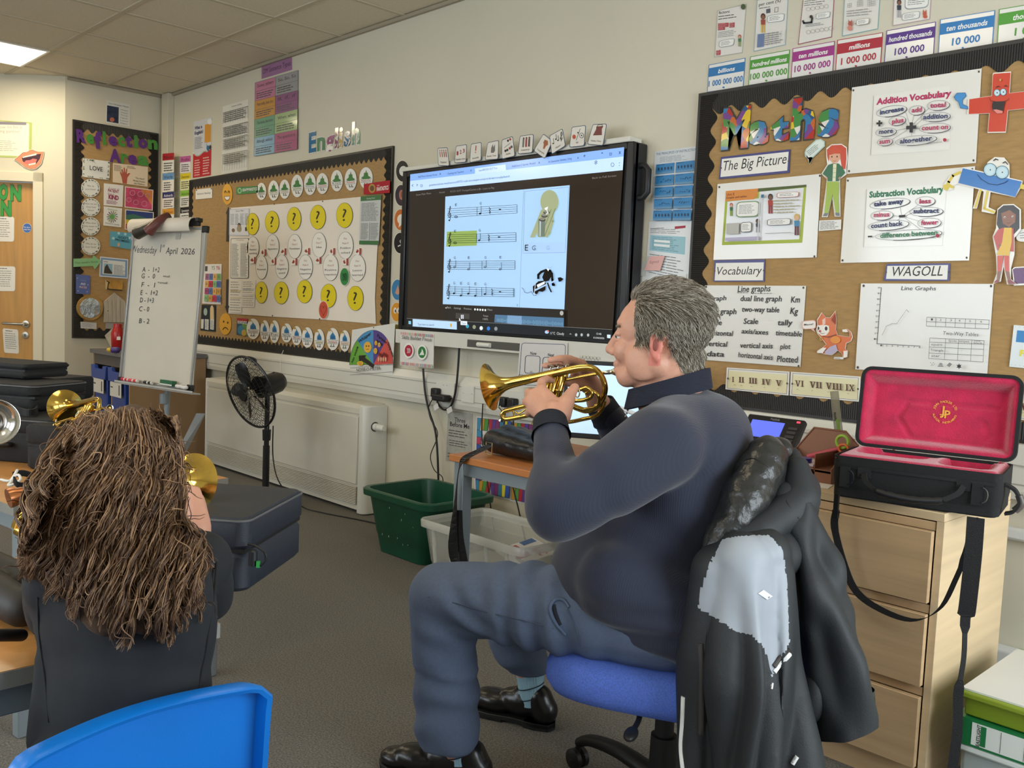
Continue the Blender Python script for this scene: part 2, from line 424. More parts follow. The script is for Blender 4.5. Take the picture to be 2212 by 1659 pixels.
board('notice_board','narrow brown reflection display board with black scalloped border beside the door wall',(-7.1,-.674,0),(0,1,0),.606,.845,2.41,(1,0,0),.055,.012,.06)
board('notice_board','large brown hessian maths display board with black corrugated border behind the open case',(-2.105,0,0),(1,0,0),2.44,ZB,ZT,(0,-1,0),.065,.014,.09)
EB = .017          # things pinned on the boards lie this far off the wall
LAM = M('f1eee6',.16)
PAP = M('f0ece3',.6)
INK = M('1b1b20',.6)
def pin(mb,x,y,r=2.2): mb.el(x,y,r,r*1.15,'4a3d2c',12)

# ---------------------------------------------------------------- main wall, between the corner and the English board
def wordcard(q,head,lab,pl=None,off=.002,body='f0efe8',hh=.36,word='noun',seed=1):
    a = Art(pl or MAIN,off);a.paper(q,M(body,.3));a.pg(sub(q,0,0,1,hh),head)
    a.tx(word,bil(q,.12,hh*.8),bil(q,.88,hh*.8),'222222' if head not in ('23336b','1c1c1e') else 'ffffff',h=(q[3][1]-q[0][1])*hh*.45)
    a.greek(sub(q,.12,hh+.1,.9,.95),4,'555555',seed=seed);return done(a,'word_card',lab,'card','word class cards')
PB = Plane((0,-.05,0),(0,-1,0))
for i,(y0,y1,h,c,w) in enumerate(((330,373,'b52b35','red','Noun'),(373,414,'6d9fd0','light blue','Verb'),(414,450,'23336b','navy','Adverb'),(450,486,'e0a03a','orange','Pronoun'))):
    wordcard([(351,y0+2),(376,y0),(375.5,y1-1),(350.5,y1+1)],h,'small printed card with %s heading on the corner pipe boxing' % c,PB,.001,word=w,seed=i)
for i,(y0,y1,h,b,c,w) in enumerate(((337,374,'c65fa0','efe9ec','pink','Prefix'),(374,411,'e4cf2c','f0eeb0','yellow','Determiner'),(411,447,'8fc544','f2f0e4','green','Adjective'),(447,484,'1c1c1e','f0efe8','black','Synonym'))):
    wordcard([(389.5,y0+1.5),(412,y0-1),(411.3,y1-2),(388.5,y1)],h,'small printed card with %s heading beside the red English poster' % c,None,.002,b,word=w,seed=i+9)
q = [(418.4,263.4),(457.5,253.3),(455.2,378.6),(416.4,384.4)]
a = Art(MAIN,.002);a.paper(q,M('d9dade',.3));a.pg(sub(q,.62,.1,.97,.42),'dc9a33');a.el(453,263,5,6,'efefef')
wav = [bil(q,u,.55+.05*math.sin(u*7)+(.1*u if u < .75 else .075-.5*(u-.75))) for u in [i/16 for i in range(17)]]
a.pg(wav+[q[2],q[3]],'c2222c');a.ln(wav,2.2,'f2efe8')
a.tx('What is',(420.5,280),(436.5,276.5),'2c2a5e',h=6.5,bold=.02);a.tx('English?',(420.5,291),(438.5,287),'2c2a5e',h=6.5,bold=.02)
a.greek(sub(q,.08,.28,.55,.5),8,'9a9aa2');a.greek(sub(q,.08,.68,.42,.98),7,'e8b9b5',seed=4);a.greek(sub(q,.55,.66,.94,.98),7,'e8b9b5',seed=5)
a.el(449,320,3,6,'2e6a96');a.el(454,318,2,5,'333333');a.el(444,312,2.5,4,'c9d6e6')
done(a,'poster','red and grey poster asking what English is','poster')
q = [(481,230),(536.3,214),(534.6,366.8),(478.2,375.8)]
a = Art(MAIN,.002);a.paper(q,M('e6e3da',.35));a.tx('Common Spellings',bil(q,.35,.05),bil(q,.75,.05),h=3.2)
for v in (.1,.32,.5,.72):
    for k in range(5 if v < .7 else 6): a.ln([bil(q,.03,v+.025*k),bil(q,.97,v+.025*k)],.5,'9b9b95')
    for k in range(11): a.ln([bil(q,.03+.094*k,v),bil(q,.03+.094*k,v+(.16 if v < .7 else .24))],.55,'8c8c86')
    a.greek(sub(q,.05,v+.01,.95,v+.15),5,'6b6b66',seed=int(v*100));a.ln([bil(q,.02,v),bil(q,.98,v)],1,'55554f')
done(a,'wall_chart','white word list chart of small ruled columns','chart')
q = [(565,142.3),(630.3,122.4),(630.8,150.6),(565,170.5)]
a = Art(MAIN,.002);a.paper(q,M('a5769e',.2));a.tx('DM Sentence Types',(568.5,160),(628,141),'3a2440',h=10.5);done(a,'header_card','purple sentence types heading card under the ceiling edge','card')
L = [178.8,218.7,258.7,298.7,337.4];Rr = [151.7,195.2,235.2,279.8,322.2];xl = [550.9,550.3,549.7,549.1,548.5];xr = [644,643.4,642.8,642,641.4]
a = Art(MAIN,.002);a.paper([(xl[0],L[0]),(xr[0],Rr[0]),(xr[4],Rr[4]),(xl[4],L[4])],M('cccccc',.12))
cc = [['c884a0','a3a3a3'],['d09a55','98678c'],['7ba98b','a9bf8e'],['86b2cc','b46a88']]
tt = [['Some; others','So, So, So'],['Not only, but also','If, if, if'],['The more, the more','When; when'],['Although, without','The question is']]
for r in range(4):
    Q = [(xl[r],L[r]),(xr[r],Rr[r]),(xr[r+1],Rr[r+1]),(xl[r+1],L[r+1])]
    for c in (0,1):
        s_ = sub(Q,c*.475,0,.475+c*.525,1);a.pg(s_,M(cc[r][c],.1));a.ring(s_,.5,'4a4a4a')
        a.tx(tt[r][c],bil(s_,.12,.3),bil(s_,.9,.3),'3b3040',h=7);a.ln([bil(s_,0,.5),bil(s_,1,.5)],.5,'4a4a4a')
        a.greek(sub(s_,.08,.58,.92,.92),3,'55505a',seed=r*2+c)
done(a,'poster','tall laminated poster of eight coloured sentence panels','poster')
# cut-out letters
def patch(h1,h2,sc=38,rough=.25):
    """small print patches of two colours"""
    k = ('patch',h1,h2,sc)
    if k in _mc: return _mc[k]
    m = M(h1 if isinstance(h1,str) else h1[0],rough).copy();nt = m.node_tree;b = nt.nodes['Principled BSDF'];tc = nt.nodes.new('ShaderNodeTexCoord')
    v = nt.nodes.new('ShaderNodeTexVoronoi');v.inputs['Scale'].default_value = sc;r = nt.nodes.new('ShaderNodeValToRGB');r.color_ramp.interpolation = 'CONSTANT'
    cols = list(h1) if not isinstance(h1,str) else [h1,h2]
    sx = nt.nodes.new('ShaderNodeSeparateColor')
    r.color_ramp.elements[0].color = lin(cols[0]);r.color_ramp.elements[1].color = lin(cols[-1]);r.color_ramp.elements[1].position = (len(cols)-1)/len(cols)
    for i,c in enumerate(cols[1:-1]):
        e = r.color_ramp.elements.new((i+1)/len(cols));e.color = lin(c)
    nt.links.new(tc.outputs['Object'],v.inputs['Vector']);nt.links.new(v.outputs['Color'],sx.inputs[0]);nt.links.new(sx.outputs[0],r.inputs[0]);nt.links.new(r.outputs[0],b.inputs['Base Color'])
    _mc[k] = m;return m
def letter(ch,p0,p1,h,m,lab,pl,off,grp,bold=.035,edge=None,th=.0015,shear=0.):
    a = Art(pl,off,0)
    if edge: a.tx(ch,p0,p1,edge,h,shear,bold+.025);a.off += .0006
    i0 = len(a.v);f0 = len(a.f);a.tx(ch,p0,p1,m,h,shear,bold)
    # give the card its thickness
    n = len(a.v)-i0;a.v += [v - pl.n*th for v in a.v[i0:]]
    ed = {}
    for f in a.f[f0:]:
        for x,y in zip(f,f[1:]+f[:1]): ed[(x,y)] = 1
    for (x,y) in list(ed):
        if (y,x) not in ed: a.f.append([y,x,x+n,y+n]);a.mi.append(a.cur)
    return done(a,'cut_out_letter',lab,'letter',grp)
for ch,x0,x1,y0,y1,h,c1,cn in (('E',667,682,329,325.5,40,'2f6f9c','blue'),('n',684.5,701.5,325.5,322,38,'5f8d6c','green'),('g',704,721,322,318.5,38,'9a5a82','plum'),('l',723,730.5,319,317.5,40,'8a5570','mauve'),('i',732,740,317,315.5,42,'c2a25a','gold'),('s',742.5,757,315.5,312.5,42,'2f6690','navy'),('h',759.5,777,312,308.5,46,'6f9a86','teal green')):
    letter(ch,(x0,y0),(x1,y1),h,patch(c1,'d8d2c8' if ch in 'lish' else c1,60,.1),'%s letter %s of the wall word English' % (cn,ch if ch != 'i' else 'i'),MAIN,.003,'letters of the word English',edge='e9e6de')

# ---------------------------------------------------------------- English board
OX,OY,SC = 400,340,3.771
def E(*pts): return zoomq(OX,OY,SC,*pts)
def e1(x,y): return (OX+x/SC,OY+y/SC)
q = E((85,262),(220,248),(220,330),(85,343))
a = Art(MAIN,EB);a.paper(q,PAP);a.tx('Sentence Stacking',bil(q,.08,.55),bil(q,.9,.55),h=4.2,shear=.2);pin(a,*bil(q,.05,.08),1.3);pin(a,*bil(q,.95,.08),1.3)
done(a,'label_card','white sentence stacking label in the upper corner of the English board','label')
face = M('eeb13c',.3)
def emoji(cx,cy,rx,ry,sad,lab):
    a = Art(MAIN,EB);a.pel(cx,cy,rx,ry,face)
    if sad:
        a.el(cx-rx*.28,cy-ry*.22,rx*.13,ry*.1,'5a3a18');a.el(cx+rx*.4,cy-ry*.12,rx*.13,ry*.1,'5a3a18')
        a.ln([(cx-rx*.45+rx*.9*i/8,cy+ry*(.52-.2*math.sin(pi*i/8))) for i in range(9)],rx*.13,'5a3a18')
    else:
        for s_ in (-.38,.3): a.ln([(cx+rx*(s_+.16*math.cos(t)),cy-ry*(.12+.2*math.sin(t))) for t in [pi*i/8 for i in range(9)]],rx*.13,'5a3a18')
        mo = [(cx-rx*.62,cy+ry*.2),(cx+rx*.55,cy+ry*.16)]
        a.pg([mo[0],mo[1]]+[(cx-rx*.03+rx*.58*math.cos(t),cy+ry*(.18+.46*math.sin(t))) for t in [pi*i/10 for i in range(1,10)]],'8a4a20')
        a.pg([(cx-rx*.55,cy+ry*.25),(cx+rx*.5,cy+ry*.21)]+[(cx-rx*.03+rx*.48*math.cos(t),cy+ry*(.23+.32*math.sin(t))) for t in [pi*i/10 for i in range(1,10)]],'f6f3ea')
    return done(a,'emoji_cut_out',lab,'paper cut-out','paper faces')
emoji(*e1(343,300),10.8,22.5,False,'yellow grinning paper face on the English board');emoji(*e1(327,1357),12.8,23.5,True,'yellow frowning paper face on the English board')
def arrow(p,q_,lab):
    (x0,y0),(x1,y1) = p,q_;dy = y1-y0;d = 1 if dy > 0 else -1
    a = Art(MAIN,EB);a.paper([(x0-3,y0),(x0+3,y0),(x1+2.7,y1-d*16),(x1+5,y1-d*15),(x1,y1),(x1-5,y1-d*14),(x1-2.9,y1-d*16)],M('3a3735',.5))
    return done(a,'paper_arrow',lab,'paper arrow','black paper arrows')
arrow(e1(345,685),e1(350,403),'black paper arrow pointing up at the grinning face');arrow(e1(346,993),e1(342,1268),'black paper arrow pointing down at the frowning face')
# big white sheet
q = E((362,412),(1594,306),(1550,1356),(352,1272))
a = Art(MAIN,EB);a.paper(E((362,412),(720,383),(1100,352),(1594,306),(1580,500),(1562,800),(1545,1150),(1553,1356),(1100,1320),(700,1297),(352,1272)),M('efe6da',.55,vary=(3,.03),bump=(5,.3)))
for x,y in ((725,380),(1120,358),(368,420),(710,1290),(1095,1315)): pin(a,*e1(x,y),1.4)
done(a,'paper_sheet','large white paper sheet mapping the plot points on the English board','paper')
B2 = EB+.004
for i,(cx,cy,rx,ry) in enumerate(((548,543,53,90),(707,527,57,92),(887,500,57,96),(1080,487,64,100),(1297,472,67,103),(620,1100,50,89),(782,1103,59,92),(972,1093,62,95),(1167,1128,63,98),(1386,1148,65,101))):
    a = Art(MAIN,B2);c = e1(cx,cy);rx /= SC;ry /= SC;a.pel(*c,rx,ry,M('55503a',.4));a.el(*c,rx-.5,ry-.6,M('e9d51f',.3))
    a.tx('?',(c[0]-rx*.24,c[1]+ry*.45),(c[0]+rx*.24,c[1]+ry*.42),'2a2618',h=ry*.95)
    done(a,'question_disc','yellow question mark disc, %s from the easel in the %s row' % (('first','second','third','fourth','fifth')[i % 5],'top' if i < 5 else 'bottom'),'paper disc','yellow question discs')
for i,(cx,cy,rx,ry,n,ws) in enumerate(((552,735,50,90,1,('Awoken','setting')),(712,727,53,100,3,('Appearance',)),(892,725,56,100,5,('Nonchalant',)),(1090,713,58,103,7,('Idea',)),(1305,717,64,112,9,('Problem','solved')),(622,895,48,98,2,('Movement',)),(787,890,54,99,4,('Negative','sound')),(980,893,58,102,6,('Negative','reaction')),(1185,897,63,108,8,('Positive','reaction')),(1403,900,66,110,10,('Lesson','learned')))):
    a = Art(MAIN,B2 if i != 0 else B2);c = e1(cx,cy);rx /= SC;ry /= SC;a.pel(*c,rx,ry,M('4a4744',.5));a.el(*c,rx-.45,ry-.5,M('f3efe8',.45))
    for k,(t,wd,cl) in enumerate((('Plot',.4,'b0685a'),('Point %d' % n,.75,'b0685a')) + tuple((w,min(1.5,.19*len(w)),'3a3a3a') for w in ws)):
        y = c[1]-ry*.42+ry*.34*k;a.tx(t,(c[0]-rx*wd/2,y),(c[0]+rx*wd/2,y-.5),cl,h=4.2)
    done(a,'plot_point_disc','white oval disc for plot point %s about %s' % (('one','three','five','seven','nine','two','four','six','eight','ten')[i],' '.join(ws).lower()),'paper disc','plot point discs')
for i,(x,y) in enumerate(((635,775),(798,768),(990,765),(1195,766),(1408,766),(550,838),(718,848),(887,852),(1083,840),(1302,853))):
    q = E((x-25,y-25),(x+26,y-27),(x+24,y+26),(x-26,y+27));a = Art(MAIN,B2+.002);a.paper(q,PAP);a.pg(sub(q,.72,0,1,1),'a83a2e');a.el(*bil(q,.4,.5),2.3,3.6,'9c3a34',rot=i)
    a.el(*bil(q,.4,.3),1.5,2,'b0554a',rot=i)
    done(a,'bookmark_tab','small red edged picture tab beside plot point %s' % ('two','four','six','eight','ten','one','three','five','seven','nine')[i],'tab','red picture tabs')
q = E((360,422),(522,414),(520,640),(357,636));a = Art(MAIN,B2);a.paper(q,M('e6e7ea',.25));a.ring(inset(q,.02),.5,'77809a');a.tx('Story Plan',bil(q,.33,.11),bil(q,.72,.1),h=3)
for k in range(4): a.greek(sub(q,.06+.24*k,.18,.26+.24*k,.6),9,'9aa0a8',seed=k)
c = bil(q,.5,.72);a.el(c[0],c[1]+1,5,7,'a89a80');a.el(c[0],c[1]-7,3,4,'2a2018');a.el(c[0],c[1]-5.5,1.9,2.6,'b08866');a.el(*bil(q,.2,.8),3,4,'8a6a50');a.pg(E((487,570),(500,567),(500,600),(487,600)),'555555')
done(a,'story_sheet','printed story planning sheet with a small seated figure at the big paper','sheet')
q = E((372,660),(517,658),(515,985),(368,985));a = Art(MAIN,B2);a.paper(rrect(q,.04,3),M('3a3436',.5));a.pg(rrect(inset(q,.02,.01),.04,3),PAP);a.tx('The Little Boat',bil(q,.3,.06),bil(q,.72,.06),'b06a60',h=3)
a.greek(sub(q,.06,.13,.46,.96),24,'8c8a86');a.greek(sub(q,.55,.13,.95,.96),24,'8c8a86',seed=3);done(a,'text_page','page of two column text with dark outline on the big paper','sheet')
for nm,qq,c in (('ruled worksheet with brown word strips under the outlined text page',E((365,1000),(462,1000),(458,1268),(358,1262)),'b39a78'),('lower worksheet with grey word strips beside the bottom yellow disc',E((464,1003),(575,1000),(562,1220),(460,1218)),'9aa0aa')):
    a = Art(MAIN,B2);a.paper(qq,M('ece5da',.5));a.greek(inset(qq,.06,.03),12,'9b958c',.3);[a.pg(sub(qq,.05,v,.95,v+.06),M('d8cbb4' if c[0] == 'b' else 'd5d2cc',.5)) for v in (.3,.52)];a.greek(sub(qq,.08,.3,.9,.36),1,c);done(a,'worksheet',nm,'sheet')
def badge(cx,cy,rx,ry,m,draw,lab,name='paper_disc',grp='paper badges',off=B2+.002,ring_='e8e2d6',pl=MAIN):
    a = Art(pl,off);a.pel(cx,cy,rx,ry,M(ring_,.35));a.el(cx,cy,rx*.92,ry*.94,m);draw(a,cx,cy,rx,ry);return done(a,name,lab,'paper disc',grp)
def heart(a,x,y,rx,ry): a.ring([(x+rx*.042*16*math.sin(t)**3*.9,y-ry*.038*(13*math.cos(t)-5*math.cos(2*t)-2*math.cos(3*t)-math.cos(4*t))) for t in [2*pi*i/24 for i in range(24)]],.8,'8a2f28')
badge(*e1(1126,1243),10.6,19.8,M('d2543f',.4),heart,'red oval disc with outlined heart overlapping a yellow disc')
def brains(a,x,y,rx,ry):
    for k in range(5): a.ln([(x-rx*.45+rx*.9*t+.8*math.sin(k),y+ry*(.35-.16*k+.08*math.sin(9*t+k))) for t in (0,.25,.5,.75,1)],1.5,'1d4a2a')
badge(*e1(1298,972),10.4,19.8,M('2f8a48',.4),brains,'green oval disc with dark scribbled picture near plot point ten')
q = E((155,870),(297,868),(290,1198),(138,1190));a = Art(MAIN,EB);a.paper(q,M('efe9e4',.35));a.tx('Y5',bil(q,.42,.14),bil(q,.62,.14),'6f9a70',h=8,bold=.02);a.tx('Y6',bil(q,.68,.14),bil(q,.9,.14),'c04a4a',h=8,bold=.02);a.pg(sub(q,.06,.05,.2,.18),'555555')
for r,row in enumerate((('a86a8c','5f74b4','e8b36a','7ab06a'),('e8b36a','cf3f57','8fc080','5570b8'),('b0507c','6478b4','e8b36a','d6a458'),('8fc080','d6a458','cf3f57','6478b4'))):
    for c,h in enumerate(row): s_ = sub(q,.1+.22*c,.24+.18*r,.3+.22*c,.4+.18*r);a.pg(s_,h);a.greek(inset(s_,.25,.3),2,'444444')
done(a,'colour_chart','chart of coloured squares for two year groups behind the easel','chart')
q = E((135,1200),(250,1203),(245,1420),(122,1408));a = Art(MAIN,EB);a.paper(q,M('22303a',.4))
a.el(*e1(165,1258),4,8,'a9bcae');a.pg([e1(203,1340),e1(203,1240)]+[(e1(218,1240)[0]+4*math.cos(t),e1(218,1240)[1]-9*math.sin(t)) for t in [pi-pi*i/8 for i in range(9)]]+[e1(235,1340)],'e6c898');a.pg(E((130,1318),(152,1318),(148,1395),(128,1395)),'e4e4dc')
for x in (160,203): a.pg(E((x,1318),(x+32,1320),(x+30,1405),(x,1400)),'e4e4dc');a.greek(E((x+3,1325),(x+29,1327),(x+27,1398),(x+3,1394)),8,'888888')
done(a,'arch_chart','dark chart with pale arches under the coloured squares chart','chart')
q = E((418,242),(592,232),(592,288),(416,303));a = Art(MAIN,EB);a.paper(q,M('3f8a4a',.35));a.el(*bil(q,.15,.5),4.5,6,'a9cfa0');a.el(*bil(q,.15,.5),2.5,3.5,'3f8a4a');a.tx('GRAMMARISTICS',bil(q,.27,.64),bil(q,.97,.62),'f2f2ea',h=6,bold=.02);done(a,'banner','green grammar banner at the top of the English board','banner')
FIG = ('subordination','relative clause','parenthesis','expanded phrase','pronouns','complex sentence','list','adverb','phrases in pairs')
for i,(cx,cy,rx,ry) in enumerate(((620,277,39,70),(720,270,43,82),(810,259,42,78),(912,233,48,92),(1016,217,48,90),(1117,213,48,85),(1235,190,48,87),(1348,182,48,90),(1473,168,54,88))):
    x,y = e1(cx,cy);rx /= SC;ry /= SC;a = Art(MAIN,EB+.001*(i % 2));a.pel(x,y,rx,ry,M('efede6',.12))
    a.pg([(x-rx*.75,y),(x-rx*.35,y-ry*.2),(x-rx*.3,y-ry*.48),(x+rx*.28,y-ry*.5),(x+rx*.35,y-ry*.2),(x+rx*.75,y-ry*.05),(x+rx*.5,y+ry*.06),(x-rx*.5,y+ry*.1)],'2f7a35');a.pg([(x-rx*.1,y-ry*.48),(x+rx*.02,y-ry*.78),(x+rx*.12,y-ry*.5)],'5a6a40')
    a.ln([(x-rx*.85,y+ry*.14),(x+rx*.85,y+ry*.04)],.6,'333333');a.ln([(x-rx*.8,y+ry*.42),(x+rx*.8,y+ry*.34)],.6,'333333')
    a.tx(FIG[i].title(),(x-rx*.72,y+ry*.33),(x+rx*.72,y+ry*.25),('3a3a3a','8a8a50','b08a30','6a8a40','4a7a9a','b0303a','333333','c25a40','a83a4a')[i],h=3.6)
    for s_ in (-.25,.15): a.ln([(x+rx*s_,y+ry*.45),(x+rx*(s_+.05),y+ry*.66),(x+rx*(s_+.28),y+ry*.64)],1.1,'2a2a2a')
    done(a,'grammar_disc','white oval disc with a green figure, %s along from the green banner' % ('first','second','third','fourth','fifth','sixth','seventh','eighth','ninth')[i],'paper disc','green figure discs')
q = E((1455,217),(1668,186),(1665,290),(1453,302));a = Art(MAIN,B2+.004);a.paper(q,M('b5202c',.15));c = bil(q,.32,.5);a.el(*c,7.5,10,'b08a3a');a.el(*c,4.5,6,'6a3a24');a.tx('THE',bil(q,.5,.38),bil(q,.6,.37),'f0e8e0',h=3);a.tx('FANTASTICS',bil(q,.5,.78),bil(q,.95,.7),'f4f0ea',h=8,bold=.03);done(a,'banner','red banner hanging over the border of the English board','banner')
q = E((1430,318),(1597,305),(1576,712),(1417,708));a = Art(MAIN,B2+.002);a.paper(q,M('cfd2d0',.15));a.pg(sub(q,0,0,1,.1),'3a7040');a.pg(sub(q,0,.92,1,1),'3a7040');a.tx('Reading Focus',bil(q,.3,.07),bil(q,.7,.065),'dfe6da',h=3)
a.greek(sub(q,.06,.14,.94,.52),16,'85878a');a.greek(sub(q,.06,.56,.46,.9),12,'85878a',seed=5);a.greek(sub(q,.55,.56,.94,.9),12,'85878a',seed=6);a.ln([bil(q,.5,.55),bil(q,.5,.91)],.6,'555555');done(a,'leaflet','grey text leaflet with green top and bottom bands','leaflet')
q = E((422,1308),(508,1314),(503,1452),(418,1444));a = Art(MAIN,EB);a.paper(q,M('335a72',.2));a.pg(sub(q,0,0,1,.2),'b8303c');a.pg(sub(q,.5,.3,1,1),'6a9a4a');a.el(*bil(q,.4,.7),7,10,'3f86a8');a.el(*bil(q,.7,.85),5,7,'d0a848');a.tx('BOOMTASTICS',bil(q,.06,.32),bil(q,.95,.34),'f4f2ee',h=6,bold=.03);done(a,'picture_card','dark colourful picture card under the big paper sheet','card')
for i,(cx,cy,rx,ry,t,h) in enumerate(((553,1397,53,84,'Personification','8a3a5a'),(648,1415,37,88,'Simile','444444'),(727,1420,40,92,'Pun','333333'),(826,1430,44,78,'Pathetic fallacy','3a6aa0'),(908,1452,40,78,'Alliteration','b05040'),(995,1467,45,83,'Metaphor','4a8a9a'),(1092,1485,41,86,'Symbolism','8a8a3a'),(1202,1480,50,90,'Onomatopoeia','b02a40'),(1300,1495,42,87,'Repetition','c08a40'))):
    x,y = e1(cx,cy);rx /= SC;ry /= SC;a = Art(MAIN,EB+.002+.001*(i % 2));a.pel(x,y,rx,ry,M('f0ede6',.2))
    a.pg([(x-rx*.45,y+ry*.02),(x-rx*.42,y-ry*.3),(x,y-ry*.62),(x+rx*.42,y-ry*.28),(x+rx*.5,y+ry*.04)],'2f7fb4');a.el(x,y-ry*.12,rx*.3,ry*.16,'2468a0');a.ln([(x,y-ry*.6),(x-rx*.35,y-ry*.88)],.9,'555544');a.el(x-rx*.5,y-ry*.8,2.2,2.4,'c2a030')
    a.ln([(x-rx*.85,y+ry*.08),(x+rx*.85,y+ry*.12)],.6,'333333');a.ln([(x-rx*.82,y+ry*.36),(x+rx*.78,y+ry*.42)],.6,'333333');a.tx(t,(x-rx*.72,y+ry*.3),(x+rx*.72,y+ry*.34),h,h=4)
    for s_ in (-.28,.12): a.ln([(x+rx*s_,y+ry*.44),(x+rx*s_,y+ry*.62),(x+rx*(s_-.15),y+ry*.68),(x+rx*(s_+.2),y+ry*.68)],.9,'2a2a2a')
    done(a,'language_disc','white oval disc with a blue bell shape, %s along the bottom border' % ('first','second','third','fourth','fifth','sixth','seventh','eighth','ninth')[i],'paper disc','blue bell discs')
# noise meter
q = [(760.6,712.6),(853.5,698),(848,809),(754,817)]
a = Art(MAIN,.05);a.paper(q,M('e9e8e4',.1));o = (806.5,788);rads = lambda t: (o[0]+47*math.cos(t)*(1-.1*math.cos(t)),o[1]-75*math.sin(t)*(1-.0*t))
for k,(t0,t1,h) in enumerate(((pi,2.35,'74b24a'),(2.35,1.57,'4f97cc'),(1.57,.85,'5d4a94'),(.85,.03,'d95a54'))):
    a.pg([o]+[rads(t0+(t1-t0)*i/8) for i in range(9)],M(h,.12));
a.ring([o]+[rads(pi-pi*i/24) for i in range(25)],.6,'555555')
for t,(p0,p1) in (('No voice',((762,785),(774,750))),('Whisper',((775,742),(802,722))),('Partner',((814,727),(835,744))),('voice',((812,737),(826,748))),('Group voice',((836,742),(848,772)))): a.tx(t,p0,p1,'1c1c24',h=7,bold=.02)
for x,y,rx,ry in ((794,750,8.5,12),(812,741,3,5),(819,745,3,5),(811,758,4,6.5),(778,785,7,5)):
    a.el(x,y,rx,ry,'efb944');a.el(x-rx*.3,y-ry*.2,rx*.14,ry*.14,'4a3418');a.el(x+rx*.3,y-ry*.2,rx*.14,ry*.14,'4a3418');a.ln([(x-rx*.3,y+ry*.4),(x+rx*.3,y+ry*.4)],.8,'6a4018')
for k in range(4): a.el(818+k*5,776,2,5,'e8b090');a.el(819+k*5,765+k % 2*3,2,4,'7a2a26')
a.tx('NOISE-O-METER',(770,803),(822,798.5),'2c2c2c',h=7);a.ln([(756,810),(848,803)],.6,'444444');a.ln([(756.5,795),(847,786.5)],.6,'444444');pin(a,807,707.5,1.2)
t = done(a,'noise_meter_poster','laminated coloured fan shaped noise meter poster under the English board corner','poster')
a = Art(MAIN,.054);a.paper([(805,795),(808,788),(787,772),(790,767),(775,768),(776,783),(780,778)],M('2b2624',.5));a.build('pointer_arrow',t)
# round stickers between the board and the screen
def st(x,y,rx,ry,h,draw,lab): badge(x,y,rx,ry,M(h,.25),draw,lab,'round_sticker','round picture stickers',.003)
st(869.4,369.7,15,24,'1c1a1c',lambda a,x,y,rx,ry: a.el(x+2,y,9,11,'e9e7e2'),'round black sticker with a white brain shape, top of the column')
st(866.5,422,14,24,'3a2c3a',lambda a,x,y,rx,ry: (a.el(x+1,y-1,5.5,11,'b8705a'),a.el(x+2,y-2,3,7,'8a4a3c')),'round dark sticker with an ear picture')
st(865,474.7,14,24,'d2742c',lambda a,x,y,rx,ry: (a.el(x+2,y-1,9,11,'efe9dc'),a.pg([(x-3,y+7),(x-4,y+17),(x+4,y+9)],'efe9dc')),'round orange sticker with a white speech bubble')
st(864,525,14,23.5,'17181c',lambda a,x,y,rx,ry: a.ln([(x-4,y+7),(x+4,y+3),(x,y-4),(x+6,y-10)],2.5,'d6d6d6'),'round black sticker with white tools picture')
st(858.5,626,13.5,23.5,'3f84b8',lambda a,x,y,rx,ry: a.pg([(x+1,y-11),(x+3,y-2),(x+5,y+8),(x,y+11),(x-5,y+7),(x-2,y-2)],'d09a80'),'round blue sticker with a nose picture')
def eyes(a,x,y,rx,ry):
    for s_ in (-.25,.35): a.el(x+rx*s_,y-ry*.15,3.2,6.5,'f4f2ea');a.el(x+rx*s_+.8,y-ry*.1,1.4,3.4,'1f1a14')
st(856.5,674,12.5,21.5,'e29a2c',eyes,'round orange sticker with two wide eyes')
st(856.5,721,10,22,'8a8038',lambda a,x,y,rx,ry: a.el(x,y,4,9,'6a6430'),'round olive sticker half hidden behind the noise meter')
# ================================================================ left wall and door wall
OX,OY,SC = 150,240,5.186
RB = .017
def leaf_border(a,q,n,ell=None):
    rnd = random.Random(n)
    for i in range(n):
        if ell:
            t = 2*pi*i/n+rnd.uniform(-.1,.1);p = (ell[0]+ell[2]*.86*math.cos(t),ell[1]+ell[3]*.86*math.sin(t))
        else:
            s_ = rnd.random();k = i % 4;p = bil(q,*((s_,.06),(s_,.94),(.05,s_),(.95,s_))[k])
        a.el(*p,2.1,.9,rnd.choice(('7d8a70','55604c','a0a890','3d4438')),8,rnd.uniform(0,3))
q = E((148,525),(455,565),(447,772),(143,735));a = Art(LEFT,RB);a.paper(q,M('e9e8e2',.3));leaf_border(a,q,44);a.tx('LOVE',(194,367),(222,370.5),h=9.5,bold=.01);done(a,'word_poster','white love poster with leafy edge on the reflection board','poster')
for i,(cx,cy,ts) in enumerate(((237,862,('Who do','you love?')),(240,1077,('How can we','show God','love?')),(237,1292,('What does','love mean to','you?')),(240,1510,('Why do we','love God?')))):
    x,y = e1(cx,cy);a = Art(LEFT,RB);a.pel(x,y,20.3,19.8,M('eae9e3',.3));leaf_border(a,None,30,(x,y,20.3,19.8))
    for k,t in enumerate(ts): w = len(t)*1.25;yy = y-3+7*k-(len(ts)-2)*3;a.tx(t,(x-w,yy-.5),(x+w,yy+.7),'6a6660',h=3.4)
    done(a,'leafy_disc','white disc with leafy rim, %s in the column on the reflection board' % ('topmost','second','third','lowest')[i],'paper disc','leafy question discs')
q = E((488,580),(880,625),(875,847),(485,797));a = Art(LEFT,RB);a.paper(q,M('e6d2b4',.35));hx,hy = 268,380
a.pg([(265,396),(263,384),(259,373),(261,370.5),(264.5,376),(262,366),(264.5,365),(267.5,374),(267,362),(269.5,362),(271,374),(273,364),(275,365),(274,376),(279,373.5),(281.5,374.5),(275,384),(274,397)],'b5573f')
